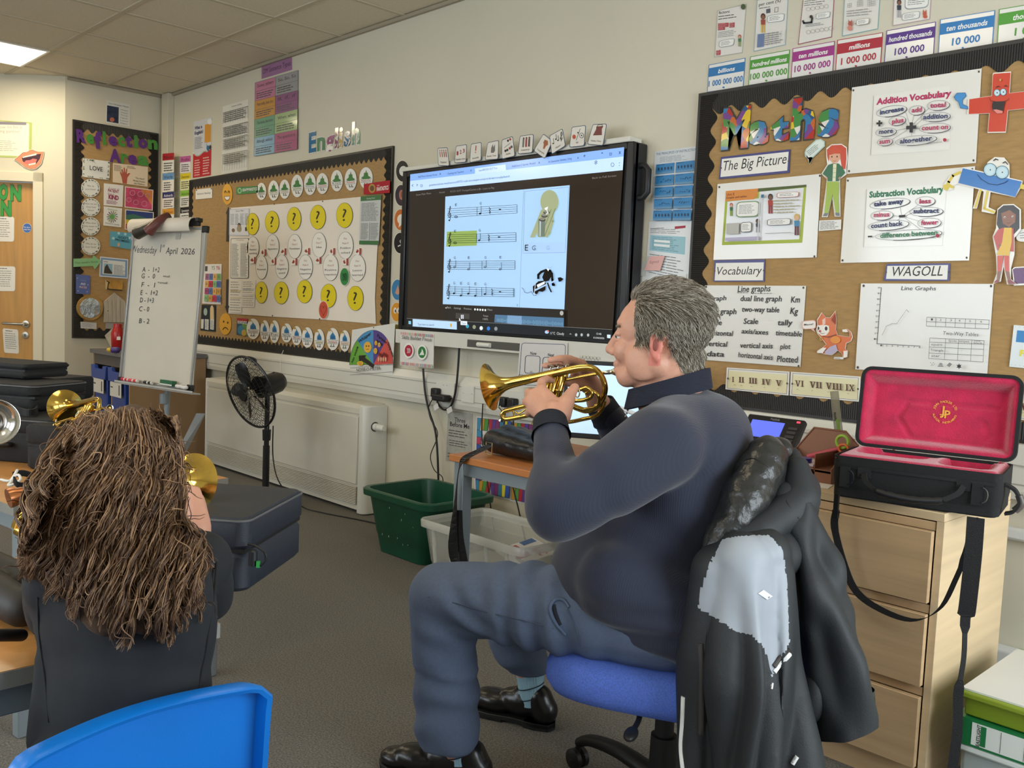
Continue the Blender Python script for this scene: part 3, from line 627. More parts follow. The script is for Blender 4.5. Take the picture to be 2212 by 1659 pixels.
a.greek(sub(q,.03,.08,.3,.4),5,'8a7a66');a.greek(sub(q,.4,.06,.7,.2),2,'8a7a66');a.tx('"The Hand"',(292,386),(312,389),h=3.5);a.tx('Model Prayer',(288,391.5),(313.5,395),h=3.5);a.tx('for Children',(290,397.5),(312,400.5),h=3.5);done(a,'hand_poster','cream prayer poster with a brown open hand','poster')
q = E((385,808),(605,832),(595,1075),(383,1055));a = Art(LEFT,RB);a.paper(q,M('e8e4de',.3));a.tx('Love is',bil(q,.25,.22),bil(q,.8,.24),'9a5a70',h=4,shear=.3);a.tx('PATIENT',bil(q,.22,.36),bil(q,.78,.38),'9a2c50',h=6,bold=.03);a.tx('love is',bil(q,.2,.48),bil(q,.55,.49),'9a5a70',h=4,shear=.3);a.tx('KIND',bil(q,.25,.68),bil(q,.78,.7),'9a2c50',h=9,bold=.05);a.greek(sub(q,.15,.74,.85,.92),3,'a0607a');done(a,'verse_card','white verse card in maroon lettering about being patient and kind','card')
q = E((385,1065),(590,1090),(580,1302),(380,1280));a = Art(LEFT,RB);a.paper(q,M('e8e6e0',.3));c = bil(q,.48,.5);a.el(*c,5.5,6,'6aa05a');[a.ln([(c[0]+6.5*math.cos(t),c[1]+7*math.sin(t)),(c[0]+11.5*math.cos(t),c[1]+12.5*math.sin(t))],1.8,h) for t,h in zip([2*pi*i/14 for i in range(14)],('6a8a50','8a5a40','4a4a40','a07a90','6a8a50','b08a50','5a7a90')*2)];a.tx('God loves',bil(q,.22,.16),bil(q,.75,.18),'7a9a70',h=3.6);a.tx('everyone equally',bil(q,.1,.88),bil(q,.9,.92),'6a6a66',h=3.2);done(a,'verse_card','white verse card with a ring of small hands like a flower','card')
q = E((622,843),(940,882),(932,1116),(618,1077));a = Art(LEFT,RB);a.paper(q,M('ecdcd6',.3));a.pg(inset(q,.03,.04),M('c8496e',.25,vary=(14,.35)));a.pg([bil(q,.55,.05),bil(q,.97,.05),bil(q,.97,.75)],M('d98444',.25,vary=(14,.2)))
for x,y,r in ((.27,.27,.1),(.55,.27,.11),(.8,.3,.08),(.15,.62,.09),(.4,.7,.1),(.7,.72,.11)): c = bil(q,x,y);a.ring(elp(*c,r*55,r*52,12),1.3,M('eaa2b0',.2))
done(a,'picture','bright pink and orange bubbly picture on the reflection board','picture')
q = E((625,1100),(945,1132),(940,1362),(620,1325));a = Art(LEFT,RB);a.paper(q,M('e6dcd2',.3));a.pg(sub(q,.03,.04,.97,.5),'27407c');a.pg([bil(q,.03,.28),bil(q,.3,.2),bil(q,.97,.38),bil(q,.97,.5),bil(q,.03,.5)],'3c7058');a.pg(sub(q,.03,.5,.97,.72),'d8b02c');a.pg(sub(q,.03,.72,.97,.96),'b4442c');done(a,'picture','striped picture in blue, yellow and red behind the easel top','picture')
q = E((455,1345),(700,1368),(697,1550),(455,1512));a = Art(LEFT,RB);a.paper(q,M('5fa6bc',.3));[a.el(*bil(q,u,v),3,3,'a9d2dc') for u,v in ((.15,.45),(.4,.08),(.7,.1),(.9,.3))];a.tx("GOD'S",bil(q,.36,.4),bil(q,.85,.42),'244a5a',h=5,bold=.02);a.tx('PROMISES',bil(q,.24,.58),bil(q,.9,.61),'244a5a',h=4.5,bold=.02);a.el(*bil(q,.4,.82),3,4,'c9a884');done(a,'word_poster','teal promises poster on the reflection board beside the easel','poster')
OX,OY,SC = 140,540,5.184
q = E((97,97),(310,92),(320,57),(408,125),(335,220),(315,180),(97,190));a = Art(LEFT,RB+.002);a.paper(q,M('8fc28c',.5));a.tx("This week's focus",(162,570),(211,567),'3f5a40',h=4.2);done(a,'paper_arrow','pale green paper arrow on the reflection board','paper arrow')
q = E((395,73),(710,105),(705,322),(387,297));a = Art(LEFT,RB);a.paper(q,M('dfe3ea',.3));a.pg(inset(q,.03,.05),'7d9cc0');a.pg(inset(q,.1,.14),'dcdedd');a.pg(sub(q,.15,.32,.45,.82),'8fb4c8');a.pg([bil(q,.15,.82),bil(q,.18,.5),bil(q,.26,.34),bil(q,.34,.55),bil(q,.45,.75),bil(q,.45,.82)],'3a342e');a.greek(sub(q,.5,.33,.93,.85),8,'9a9aa0');a.greek(sub(q,.14,.2,.35,.27),1,'6a6a80');done(a,'picture_sheet','blue bordered sheet with a small photo of a tower','sheet')
q = E((125,270),(287,287),(280,496),(125,490));a = Art(LEFT,RB);a.paper(q,M('5a6ba8',.3,vary=(30,.15)));a.tx('WAYS',bil(q,.3,.34),bil(q,.72,.35),'8a96c8',h=4);a.tx('AND',bil(q,.32,.53),bil(q,.68,.54),'d8dcf0',h=5,bold=.02);a.tx('PRAYER',bil(q,.24,.7),bil(q,.78,.71),'d8b8c8',h=4.5,bold=.02);[a.el(*bil(q,u,v),.9,1,'c8d0f0') for u,v in ((.1,.2),(.85,.5),(.15,.85),(.8,.87))];done(a,'picture_card','small blue starry card over the round mirror','card')
a = Art(LEFT,.03);q = E((487,335),(650,345),(645,445),(478,438));a.paper(q,M('b8883a',.4,vary=(20,.25)),.014);q = E((462,340),(488,338),(490,443),(462,440));a.paper(q,M('c8b480',.5),.014);a.ln(E((470,345),(500,365),(487,380),(478,436),(640,452)),2,'2c2418');done(a,'wooden_plaque','small golden plaque with a dark twig under the photo sheet','plaque')
cx,cy = e1(283,648);t = empty('round_mirror',LEFT.P(cx,cy,.02),'round wood slice mirror low on the reflection board','mirror')
a = Art(LEFT,.032);a.pel(cx,cy,28.3,27,M('b08a4c',.6,vary=(12,.2)),th=.016);a.build('wood_rim',t);a = Art(LEFT,.0332);a.pel(cx+.2,cy+.3,22.5,21.8,M('b9c2c6',.08,metal=.85,bump=(22,.35)),th=.001);a.build('mirror_glass',t)
q = E((440,810),(440,580),(557,478),(676,575),(690,812));a = Art(LEFT,.03);a.paper(q,M('b7ab9a',.7,vary=(5,.16,(1,14,1))),.013);[a.ln(E((x,560-abs(557-x)*-.1),(x+2,808)),.6,'7c7064') for x in (487,530,575,622)];a.el(*e1(483,682),1.4,1.2,'6a5f54');done(a,'wooden_house_plaque','grey house shaped wooden plaque on the reflection board','plaque')
for qq,lb in ((E((175,803),(357,815),(355,886),(178,876)),'small white caption strip under the round mirror'),(E((455,812),(637,822),(635,885),(455,880)),'small grey caption strip under the wooden house plaque')):
    a = Art(LEFT,RB+.001);a.paper(qq,M('d9d6d4' if 'white' in lb else 'b5aea4',.4));a.greek(inset(qq,.08,.2),3,'a5a2a0',.3);done(a,'caption_strip',lb,'label')
# cut-out title
def refl(word,xs,y0,y1,h,grp):
    for i,ch in enumerate(word):
        x0,x1 = xs[i];yy = lambda x: y0+(y1-y0)*(x-xs[0][0])/(xs[-1][1]-xs[0][0])
        c = ('5b2d80','purple') if (ch in 'RfetoA' and not (ch == 'e' and i == 1)) else ('4a8f3c','green')
        b = yy(x0) + (9 if ch == 'f' else 0)
        letter(ch,(x0,b),(x1,b+(yy(x1)-yy(x0))),h*(1.28 if ch == 'f' else 1),M(c[0],.3),'%s felt letter %s, number %s of the title word %s' % (c[1],ch,('one','two','three','four','five','six','seven','eight','nine','ten')[i],word),LEFT,RB+.004,grp,bold=.05)
refl('Reflection',((166,186),(187,204),(205,221),(223,229),(235,254),(256,271),(272,286),(290,299),(300,319),(320,341)),306,322,26,'letters of the reflection title')
refl('Area',((237,261),(262,276),(277,296),(298,321)),348,357,26,'letters of the reflection title')
q = zoomq(0,150,4.739,(1090,315),(1335,360),(1330,587),(1085,545));a = Art(LEFT,.002);a.paper(q,M('dfded6',.3));a.pg(sub(q,.03,.22,.52,.94),M('2f3850',.2,vary=(30,.4)));a.el(*bil(q,.25,.82),5,5,'b86a50');a.tx('Our Christian Values',bil(q,.08,.15),bil(q,.93,.16),'55555a',h=3.4);[a.tx(w,bil(q,.6,.32+.12*k),bil(q,.9,.33+.12*k),'777777',h=2.6) for k,w in enumerate(('Hope','Compassion','Trust','Forgiveness','Love','Respect'))];done(a,'poster','small values poster with a dark picture above the reflection board','poster')
# door wall
OX,OY,SC = 0,240,4.367
q = E((-260,65),(300,108),(296,446),(-260,425));a = Art(DOORW,.002);a.paper(q,M('b5c46a',.3));a.pg(sub(q,0,.03,.955,.95),M('eee8d8',.3));a.pg(E((-100,95),(248,106),(248,132),(-100,124)),'8d8791');a.tx('How to be a',E((-40,163))[0],E((207,163))[0],'b9b6a8',h=6.5);a.tx('learning partner',E((-90,200))[0],E((190,205))[0],'b9b6a8',h=6.5);a.greek(E((-100,270),(195,280),(190,385),(-100,380)),6,'c2bdae',.3);done(a,'poster','cream learning partner poster with a lime green edge','poster')
q = E((130,455),(175,420),(215,385),(255,382),(285,362),(310,360),(335,372),(362,380),(418,380),(408,435),(390,500),(340,545),(290,553),(235,533),(185,495));a = Art(DOORW,.008);a.paper(q,M('efe4d0',.3));cen = e1(290,460);f = lambda s_: [(cen[0]+(x-cen[0])*s_,cen[1]+(y-cen[1])*s_) for x,y in q]
a.pg(f(.95),M('7a2f24',.3));a.pg(f(.92),M('e98f68',.3));a.pg(E((205,440),(345,408),(388,402),(375,450),(340,500),(265,505),(215,475)),'4a2634');a.pg(E((213,432),(345,397),(342,415),(215,442)),'f4f0e6');a.pg(E((222,490),(245,465),(285,462),(310,448),(350,455),(335,490),(270,503)),'e8766e');a.pg(E((265,500),(340,485),(335,500),(275,512)),'f0ece0');done(a,'lips_cut_out','paper cut-out of an open mouth above the door frame','paper cut-out')
for ch,x0,x1,y,h,lb in (('O',-3,17,429,30,'letter O'),('N',21.5,45.5,431,30,'upper letter N'),('N',.5,24.5,464,29,'lower letter N')):
    letter(ch,(x0,y),(x1,y+1.2),h,M('2f9a34',.35),'green paper %s stuck on the oak door' % lb,DOOR,.003,'green door letters',bold=.06,edge='1d5a22')
for qq,lb in ((E((-60,990),(135,998),(132,1232),(-60,1228)),'white rules notice under the green door letters'),(E((-60,1462),(145,1466),(142,1700),(-60,1696)),'white notice halfway down the oak door'),([(5.5,709),(39,712),(41,764),(9,762)],'white notice beside the door lock')):
    a = Art(DOOR,.002);a.paper(rrect(qq,.1),M('efe9de',.25));a.greek(sub(qq,.12,.16,.9,.85),8,'8e8a82',.28,seed=len(lb));a.greek(sub(qq,.18,.06,.8,.12),1,'44403a');done(a,'door_notice',lb,'notice')
badge(58.4,492.6,10,10.6,M('1f5fae',.3),lambda a,x,y,rx,ry: (a.tx('Fire door',(x-7,y-.5),(x+7,y),'ffffff',h=3),a.tx('keep shut',(x-7,y+4),(x+7,y+4.5),'ffffff',h=3)),'round blue fire door sign','door_sign','round door signs',.002,pl=DOOR)
# ================================================================ interactive screen
TVY = -.09
TVP = Plane((0,TVY,0),(0,-1,0))
TX0,TX1 = TVP.P(866.5,540).x,TVP.P(1368,380).x
zt,zb = .735+H-1.559,TVP.P(864,711).z      # white rail top, bottom of the black frame
zt = TVP.P(870.4,362.7).z;z1 = zt-.022;zl = TVP.P(938,745).z
tv = empty('interactive_screen',((TX0+TX1)/2,TVY/2,zl),'large black framed interactive screen with white rails, lit with sheet music','screen')
whs = M('dcdad0',.4);tvb = M('17171a',.3)
MB().box((TX0,-.085,zb),(TX1,-.005,z1)).build('back_casing',tv,M('1d1d20',.5),bevel=.006)
fr = MB();fw = .036
for a,b,c,d in ((TX0,TX0+fw,zb,z1),(TX1-fw,TX1,zb,z1),(TX0+fw,TX1-fw,zb,zb+.022),(TX0+fw,TX1-fw,z1-.03,z1)): fr.box((a,TVY-.006,c),(b,-.06,d))
fr.build('screen_frame',tv,tvb,bevel=.004)
MB().box((TX0-.004,TVY-.012,z1),(TX1-.02,-.02,zt)).build('top_rail',tv,whs,bevel=.004)
lo = MB().mat(whs).box((TX0-.004,TVY-.016,zl-.004),(TX1+.004,-.02,zb)).mat(M('55534e',.5)).box((TVP.P(1015,745).x,TVY-.0175,zl+.006),(TVP.P(1190,750).x,TVY-.0162,zb-.026))
lo.mat(whs).box((TVP.P(1224,770).x,TVY-.02,zl-.038),(TX1+.004,-.03,zl)).mat(M('17171a')).box((TVP.P(1228,760).x,TVY-.022,zl-.006),(TVP.P(1235,760).x,TVY-.0201,zl+.004))
for k in range(6): x = TVP.P(1262+k*7.5,760).x;lo.mat(M('c9c6ba',.4)).ell((x,TVY-.02,zl+.003),.009,.003,.009,n=12,m=6)
lo.build('bottom_rail',tv,smooth=40)
hd = MB();x = TX1+.045;ztop = TVP.P(1372,355).z;zbot = TVP.P(1364,425).z
hd.tube([(TX1-.01,-.05,ztop),(x-.02,-.05,ztop),(x,-.05,ztop-.02),(x,-.05,zbot+.02),(x-.02,-.05,zbot),(TX1-.01,-.05,zbot)],.013,10)
hd.build('side_handle',tv,M('1c1c1f',.5),smooth=50)
scr = empty('unused',(0,0,0),None,None);bpy.data.objects.remove(scr)
EM = lambda h,e=.75: M(h,.12,emit=round(e*.72,3))
BG = M('2b231c',.1,emit=.55,coat=.3)
a = Art(TVP,.007,.00008)
SQ = [(886.3,376.6),(1348.4,317.8),(1322,735),(879.2,706)]
a.paper(SQ,BG,.001)
def band(y00,y01,y10,y11,h,e=.75): a.pg([(886.3-(y00-376)*.0216,y00),(1348.4-(y01-317)*.063,y01),(1348.4-(y11-317)*.063,y11),(886.3-(y10-376)*.0216,y10)],EM(h,e))
band(376.6,317.8,392,339,'86aef0',.8);band(391,338,413.5,367.5,'bcd8fb',.85)
SW = [zoomq(840,250,3.95,*p) for p in (((735,450),(995,415),(1000,470),(735,500)),((195,512),(450,478),(452,530),(195,562)),((470,478),(710,445),(712,498),(470,530)))]
a.pg(SW[0],EM('c4ddfb',.85))
z = lambda x,y: (840+x/3.95,250+y/3.95)
for t,p0,p1 in (('Half Moon Schools Portal',(250,530),(410,510)),('Charting the Teachers',(500,503),(640,484)),('LearnRROCK OUT Tron',(768,475),(925,453)),('Hall(Gen)-2 Starter Moduli',(1050,440),(1250,412)),('At Guarantee Identity | Song',(1360,402),(1560,372)),('greenmountmusic.cloud/resource/297721-rock-out-trumpet-cornet-in-bb-learn-to-play/launch',(345,600),(1030,524))):
    a.tx(t,z(*p0),z(*p1),EM('35507e',.4),h=4.2)
for t,p0,p1 in (('x',(432,506),(444,504)),('x',(695,476),(706,474)),('+',(1660,362),(1678,359)),('-',(1812,335),(1826,333)),('x',(1960,328),(1980,325)),('x',(1275,410),(1288,408)),('x',(1608,368),(1620,366)),('<',(195,612),(208,610)),('>',(235,606),(247,604)),('*',(1752,445),(1778,441)),(':',(1964,428),(1970,427))): a.tx(t,z(*p0),z(*p1),EM('2c4468',.4))
a.ring(zoomq(840,250,3.95,(1885,318),(1900,316),(1899,336),(1884,338)),.7,EM('2c4468',.4));a.ring(elp(*z(1908,418),3.4,4.2,12),.7,EM('2c4468',.4));a.ring(elp(*z(278,597),2,2.6,10),.6,EM('2c4468',.4))
for t,p0,p1 in (('Show Main Menu',(232,684),(360,668)),('Notes',(430,664),(478,657)),("ROCK OUT! Trumpet/Cornet in Bb - Learn to Play",(525,655),(900,622)),('Back to Full Screen',(1735,540),(1940,518))): a.tx(t,z(*p0),z(*p1),EM('8b8580',.5),h=4)
PQ = [(962,424.7),(1230.6,400),(1219,668.4),(956.5,657)]
PAGE = EM('a6caee',.8);INKS = EM('14202c',.15)
a.pg(PQ,PAGE);a.pg([(965.3,500.6),(1030.4,498),(1029.9,530.4),(964,533)],EM('93ad5c',.7))
a.ln([(1131,410),(1122.3,664)],.8,EM('8caac8',.6));a.ring([(1133.7,413.3),(1228.6,404),(1221,545.6),(1129.9,546.8)],.8,EM('7f9fc4',.6));a.pg([(1131,524),(1221.5,523),(1221,545),(1130,546.5)],EM('a8c8ec',.75))
def stave(x0,x1,t0,t1,b0,b1,bars,notes,names):
    Y = lambda x,v: (t0+(t1-t0)*(x-x0)/(x1-x0))*(1-v)+(b0+(b1-b0)*(x-x0)/(x1-x0))*v
    for k in range(5): a.ln([(x0,Y(x0,k/4)),(x1,Y(x1,k/4))],.65,INKS)
    for x in bars: a.ln([(x,Y(x,0)),(x,Y(x,1))],.8,INKS)
    c = x0+5;h = (b0-t0)
    a.ln([(c-2.5,Y(c,1.3)),(c-.5,Y(c,1.42)),(c+.8,Y(c,1.2)),(c-.6,Y(c,-.05)),(c+1,Y(c,-.3)),(c+2,Y(c,-.08)),(c-1.5,Y(c,.35)),(c-4,Y(c,.72)),(c-1.5,Y(c,1.02)),(c+2.8,Y(c,.85)),(c+1.5,Y(c,.55)),(c-1.2,Y(c,.68))],1.1,INKS);a.el(c-1.5,Y(c,1.33),1.4,1.4,INKS)
    for kind,x,v in notes:
        y = Y(x,v)
        if kind == 'r': a.ln([(x-1.5,Y(x,.12)),(x+1,Y(x,.32)),(x-1,Y(x,.5)),(x+1.5,Y(x,.68)),(x-1,Y(x,.7)),(x+.5,Y(x,.9))],1.3,INKS)
        elif kind == 'h': a.pg([(x-2.5,Y(x,.38)),(x+2.5,Y(x,.38)),(x+2.5,Y(x,.5)),(x-2.5,Y(x,.5))],INKS)
        else:
            if kind == 'w': a.ring(elp(x,y,3,1.9,12),1.1,INKS)
            elif kind == 'm': a.ring(elp(x,y,2.4,1.6,12,-.3),.9,INKS)
            else: a.el(x,y,2.7,1.9,INKS,12,-.3)
            if kind != 'w': s_ = 2.3;a.ln([(x+s_,y),(x+s_,y-h*.85)],.75,INKS)
    for t,x in names: yy = Y(x,-.12)-(3 if h < 20 else 3);a.tx(t,(x-1.9,yy),(x+1.9,yy-.2),INKS,h=5.4)
stave(966.6,1117,451.3,442.4,470,460,(1030.5,1117),(('w',985,.98),('q',1037,.78),('r',1058,0),('h',1080,0)),(('E',985),('G',1038)))
stave(966.6,1114.7,507.6,502.5,525.3,521.5,(1029.5,1114.5),(('w',983,.98),('q',1035,.75),('r',1056,0),('h',1078,0)),(('E',983),('G',1036)))
stave(965.8,1112.7,564.6,563.3,581.5,581.5,(1041,1112.5),(('m',982,.72),('m',1012,1),('m',1048,.72),('m',1080.5,1)),(('G',982),('E',1012.5),('G',1048.5),('E',1081)))
stave(964,1110.9,619,623.3,638,641,(1040.5,1109,1110.5),(('q',980.5,.75),('q',995.5,.98),('q',1011.5,.75),('q',1026.5,.98),('q',1047.5,.75),('r',1063,0),('h',1080,0)),(('G',981),('E',996),('G',1011.5),('E',1027),('G',1048)))
a.tx('E',(1133.5,541.5),(1140.5,541.3),EM('0e1820',.1),h=13);a.tx('G',(1149,540.5),(1156.5,540.3),EM('39506c',.3),h=10);a.tx('G',(1180,539.5),(1186.5,539.3),EM('8fb0d4',.6),h=8.5);a.tx('2',(1116,661),(1118.5,661),INKS,h=4)
# horn picture: bell, tubes, valves
KH = EM('a5ad88',.6);z2 = lambda x,y: (840+x/3.95,250+y/3.95)
a.el(*z2(1370,735),19.5,26,KH);a.pg(zoomq(840,250,3.95,(1300,800),(1420,800),(1355,1035),(1272,1035),(1260,1000),(1245,1038),(1205,1038)),KH)
a.ln(zoomq(840,250,3.95,(1395,830),(1398,900),(1370,1000),(1345,1030)),5,KH)
a.pg(zoomq(840,250,3.95,(1275,880),(1335,870),(1330,1030),(1278,1033)),EM('76837c',.5));a.ln(zoomq(840,250,3.95,(1292,895),(1290,1025)),3,EM('b9c6c4',.6))
for x,y in ((1310,888),(1328,855),(1345,825)): a.el(*z2(x,y),7,3.6,EM('4b4a44',.4));a.el(*z2(x,y-8),6,3,EM('8e8d80',.5))
a.pg(zoomq(840,250,3.95,(1328,790),(1358,775),(1352,800),(1335,805)),EM('f1f4f6',.8));a.ln(zoomq(840,250,3.95,(1345,800),(1358,830),(1340,840)),2.4,EM('d8dcd8',.7));a.ln(zoomq(840,250,3.95,(1420,790),(1330,1025)),1.2,EM('7d8668',.5));a.ln(zoomq(840,250,3.95,(1385,800),(1300,1020)),1.2,EM('7d8668',.5))
# black guitar sketch
z3 = lambda *p: zoomq(840,500,3.95,*p);K = EM('191310',.1);Wt = EM('e4eef8',.8)
a.ln(z3((1135,480),(1150,495),(1160,520),(1185,525),(1215,512),(1235,545),(1260,545)),.8,K)
a.ln(z3((1275,400),(1275,370),(1300,345),(1340,330),(1375,335),(1390,360),(1395,410),(1400,455),(1412,455)),5,K);a.pg(z3((1330,335),(1392,345),(1385,385),(1365,420),(1325,430),(1308,390)),K)
a.pg(z3((1228,470),(1275,425),(1320,420),(1340,440),(1335,500),(1310,515),(1280,510),(1262,538),(1232,520)),K);a.pg(z3((1262,455),(1330,425),(1330,445),(1270,480)),Wt)
a.ln(z3((1250,500),(1310,470),(1445,410)),3.4,EM('a9c6ea',.75));a.pg(z3((1440,395),(1465,390),(1490,405),(1470,425),(1450,430)),K);a.ln(z3((1355,440),(1368,480),(1385,515)),3,K);a.pg(z3((1345,318),(1372,318),(1360,340)),Wt);a.ln(z3((1362,300),(1368,320),(1392,298)),.8,EM('8fa8c0',.6));a.ln(z3((1250,445),(1240,540)),1,Wt)
# player bar and task bar
a.pg([(956,659),(1219,670),(1218,709),(955,695)],EM('2e2a27',.5))
for t,p0,p1 in (('Back',(495,655),(530,657)),('Settings',(555,660),(615,664)),('Previous',(640,665),(705,669)),('Next',(842,674),(882,677)),('Tempo',(803,727),(848,729)),('100%',(803,755),(846,757))): a.tx(t,z3(p0)[0],z3(p1)[0],EM('a9a9a4',.6),h=4)
for k in range(5): a.el(*z3((735+22*k,665+1.5*k))[0],1.9,2.4,EM('e4e6e6',.8),10)
a.pg(z3((480,652),(491,645),(491,660)),EM('d0d0cc',.6));a.el(*z3((1474,697))[0],4,5,EM('b8b8b4',.5),14);a.pg(z3((570,695),(688,702),(688,748),(570,742)),EM('4a4844',.5));[a.pg(z3((x,711),(x+8,711),(x+8,746),(x,745)),EM('dfe8f4',.8)) for x in (615,629)]
a.pg([(1069,679.7),(1218,686.8),(1218,708.9),(1067.8,696.2)],EM('54789a',.6));a.pg([(1096,681),(1127,682.5),(1127,701),(1096,698.5)],EM('7a9cc0',.7))
wv = random.Random(3)
for k in range(48): x = 1074+k*3;y = 691.5+(x-1074)*.062;h = wv.uniform(1.5,5);a.ln([(x,y-h),(x,y+h)],.9,EM('86b4d2',.6))
a.ln([(878.5,687.5),(1322,712)],.7,EM('8d8f90',.5));a.pg([(879,688.5),(1322,713),(1321,735),(879,706)],EM('23262a',.5))
a.pg([(891.4,689),(986.8,695),(986.8,712),(891.4,705)],EM('b5d3f2',.8));a.tx('Type here to search',z3((245,800))[0],z3((385,806))[0],EM('4c5f78',.4),h=4.4);a.el(*z3((530,800))[0],2.2,4,EM('e0b040',.6));[a.pg(z3((x,y),(x+10,y),(x+10,y+12),(x,y+12)),EM('8fd0f0',.8)) for x,y in ((168,764),(179,765),(168,778),(179,779))]
for x,y,h in ((670,808,'3f9ab8'),(728,815,'8f9a7c'),(788,825,'e8eef4'),(850,828,'3b7cd0'),(913,830,'8a9098')): a.el(*z3((x,y))[0],3.6,4.4,EM(h,.7),14)
a.pg(z3((612,763),(668,766),(668,800),(612,797)),EM('e4eef8',.8));a.tx('Pause',z3((622,789))[0],z3((658,791))[0],EM('34506c',.4));a.pg(z3((600,735),(600,765),(607,760),(615,762)),EM('f4f4f4',.8))
a.el(*z3((1348,858))[0],4.5,3.6,EM('a8c8f0',.8),14);a.el(*z3((1358,850))[0],1.8,2.2,EM('e06a4a',.8),10)
for t,p0,p1,h in (('11°C  Cloudy',(1378,878),(1495,884),5.5),('^',(1540,885),(1558,886),4),('13:48',(1770,880),(1812,883),4),('01/04/2026',(1745,914),(1838,919),4)): a.tx(t,z3(p0)[0],z3(p1)[0],EM('d4dade',.7),h=h)
for x,y in ((1598,882),(1645,882),(1700,884)): a.el(*z3((x,y))[0],2.6,3.4,EM('b4bac0',.6),12)
a.pg(z3((1862,880),(1892,882),(1890,912),(1862,908)),EM('cfe2f4',.8))
a.build('lit_screen',tv)
pen = MB().tube([(TVP.P(1040,745).x,TVY-.024,zl+.022),(TVP.P(1067,747).x,TVY-.024,zl+.022)],.011,14)
tag(pen.build('stylus',None,M('e9e7de',.3),smooth=50),'white stylus resting on the screen bottom rail','pen')
# timetable cards clipped along the top rail
OX,OY,SC = 840,250,3.95
CPL = Plane((0,TVY-.02,0),(0,-1,0))
def tcard(pts,txt,lab,draw,off):
    q = E(*pts);a = Art(CPL,off);a.paper(rrect(q,.1,3),M('35506c',.3));a.pg(rrect(inset(q,.035,.03),.09,3),M('e6e2da',.2));draw(a,q)
    a.tx(txt,bil(q,.5-.035*len(txt),.84),bil(q,.5+.035*len(txt),.83),'3a3a3a',h=3.4);return done(a,'timetable_card',lab,'card','timetable cards on the screen')
def d_reg(a,q): [(a.ln([bil(q,.22+.19*k,.22),bil(q,.24+.19*k,.5)],1.7,'a55a4a'),a.el(*bil(q,.22+.19*k,.15),1,1.3,'7a3f38')) for k in range(4)]
def d_num(a,q): [a.tx(str(k+1),bil(q,.14+.27*k,.55-.05*k),bil(q,.3+.27*k,.54-.05*k),'a02a2a',h=8,bold=.02) for k in range(3)]
def d_ex(a,q): a.ln([bil(q,.5,.15),bil(q,.48,.4)],1.8,'9a3030');a.el(*bil(q,.47,.5),1.1,1.2,'9a3030')
def d_brk(a,q): a.pg([bil(q,u,v) for u,v in ((.4,.62),(.38,.35),(.5,.15),(.56,.34),(.68,.18),(.72,.55),(.6,.64))],'77726e')
def d_mat(a,q):
    for k,(u,v,h) in enumerate(((.55,.15,'33333a'),(.75,.12,'b04038'),(.3,.62,'22222a'),(.45,.6,'22222a'),(.65,.55,'a04038'),(.8,.5,'555560'))): a.el(*bil(q,u,v),2.3,2.8,h,10)
    a.ln([bil(q,.2,.45),bil(q,.7,.3)],1,'b0aca4')
def d_lit(a,q): [(a.ln([bil(q,.3+.2*k,.25),bil(q,.32+.2*k,.62)],3.6,h),a.el(*bil(q,.3+.2*k,.17),1.9,2.3,'6a4a3c')) for k,h in enumerate(('6a6a66','a03634','5a4a4a'))]
def d_geo(a,q): a.pg([bil(q,u,v) for u,v in ((.35,.2),(.62,.15),(.78,.3),(.68,.42),(.66,.6),(.55,.62),(.46,.42),(.35,.36))],'a8623a')
def d_mus(a,q):
    for u,v in ((.2,.5),(.42,.36),(.55,.48)): a.el(*bil(q,u,v),1.9,1.5,'2c2c30',10);a.ln([bil(q,u+.05,v),bil(q,u+.05,v-.25)],.8,'2c2c30')
    a.ln([bil(q,u,v) for u,v in ((.76,.62),(.82,.2),(.88,.15),(.9,.3),(.72,.45),(.8,.56),(.88,.46))],1,'2c2c30')
def d_pe(a,q): a.el(*bil(q,.25,.5),3.8,4.8,'c2502e');a.ln([bil(q,.42,.68),bil(q,.62,.15)],.9,'333333');a.el(*bil(q,.48,.32),1.3,1.6,'222222',10);c = bil(q,.76,.48);a.el(*c,4.6,5.8,'26262a');a.el(*c,3.6,4.7,'e9e6e0');a.el(*c,1.6,2,'26262a',6)
def d_home(a,q): a.pg([bil(q,u,v) for u,v in ((.3,.12),(.78,.1),(.72,.25),(.8,.52),(.22,.55),(.33,.25))],'7a3a34');a.ln([bil(q,.35,.18),bil(q,.38,.05),bil(q,.68,.03),bil(q,.72,.16)],1.1,'55302c')
for i,(p,t,l,f) in enumerate(((((415,275),(500,270),(517,430),(420,425)),'Register','register',d_reg),(((572,258),(665,243),(658,397),(558,405)),'Number time','number',d_num),(((700,240),(790,225),(787,382),(688,402)),'Assembly','red exclamation mark',d_ex),(((843,228),(938,207),(932,372),(818,378)),'Break Time','break time',d_brk),(((963,205),(1057,173),(1077,345),(962,372)),'Maths','maths',d_mat),(((1118,172),(1236,156),(1225,316),(1098,328)),'Literacy','three standing children',d_lit),(((1318,152),(1397,215),(1330,369),(1233,300)),'Geography','tilted brown map',d_geo),(((1370,170),(1482,108),(1508,257),(1388,331)),'Music','music',d_mus),(((1560,96),(1681,79),(1668,258),(1538,271)),'PE','sports',d_pe),(((1740,72),(1860,67),(1828,257),(1690,245)),'Home Time','home time',d_home))):
    tcard(p,t,'small %s timetable card standing on the screen top rail' % l,f,.001+.002*(i % 2))
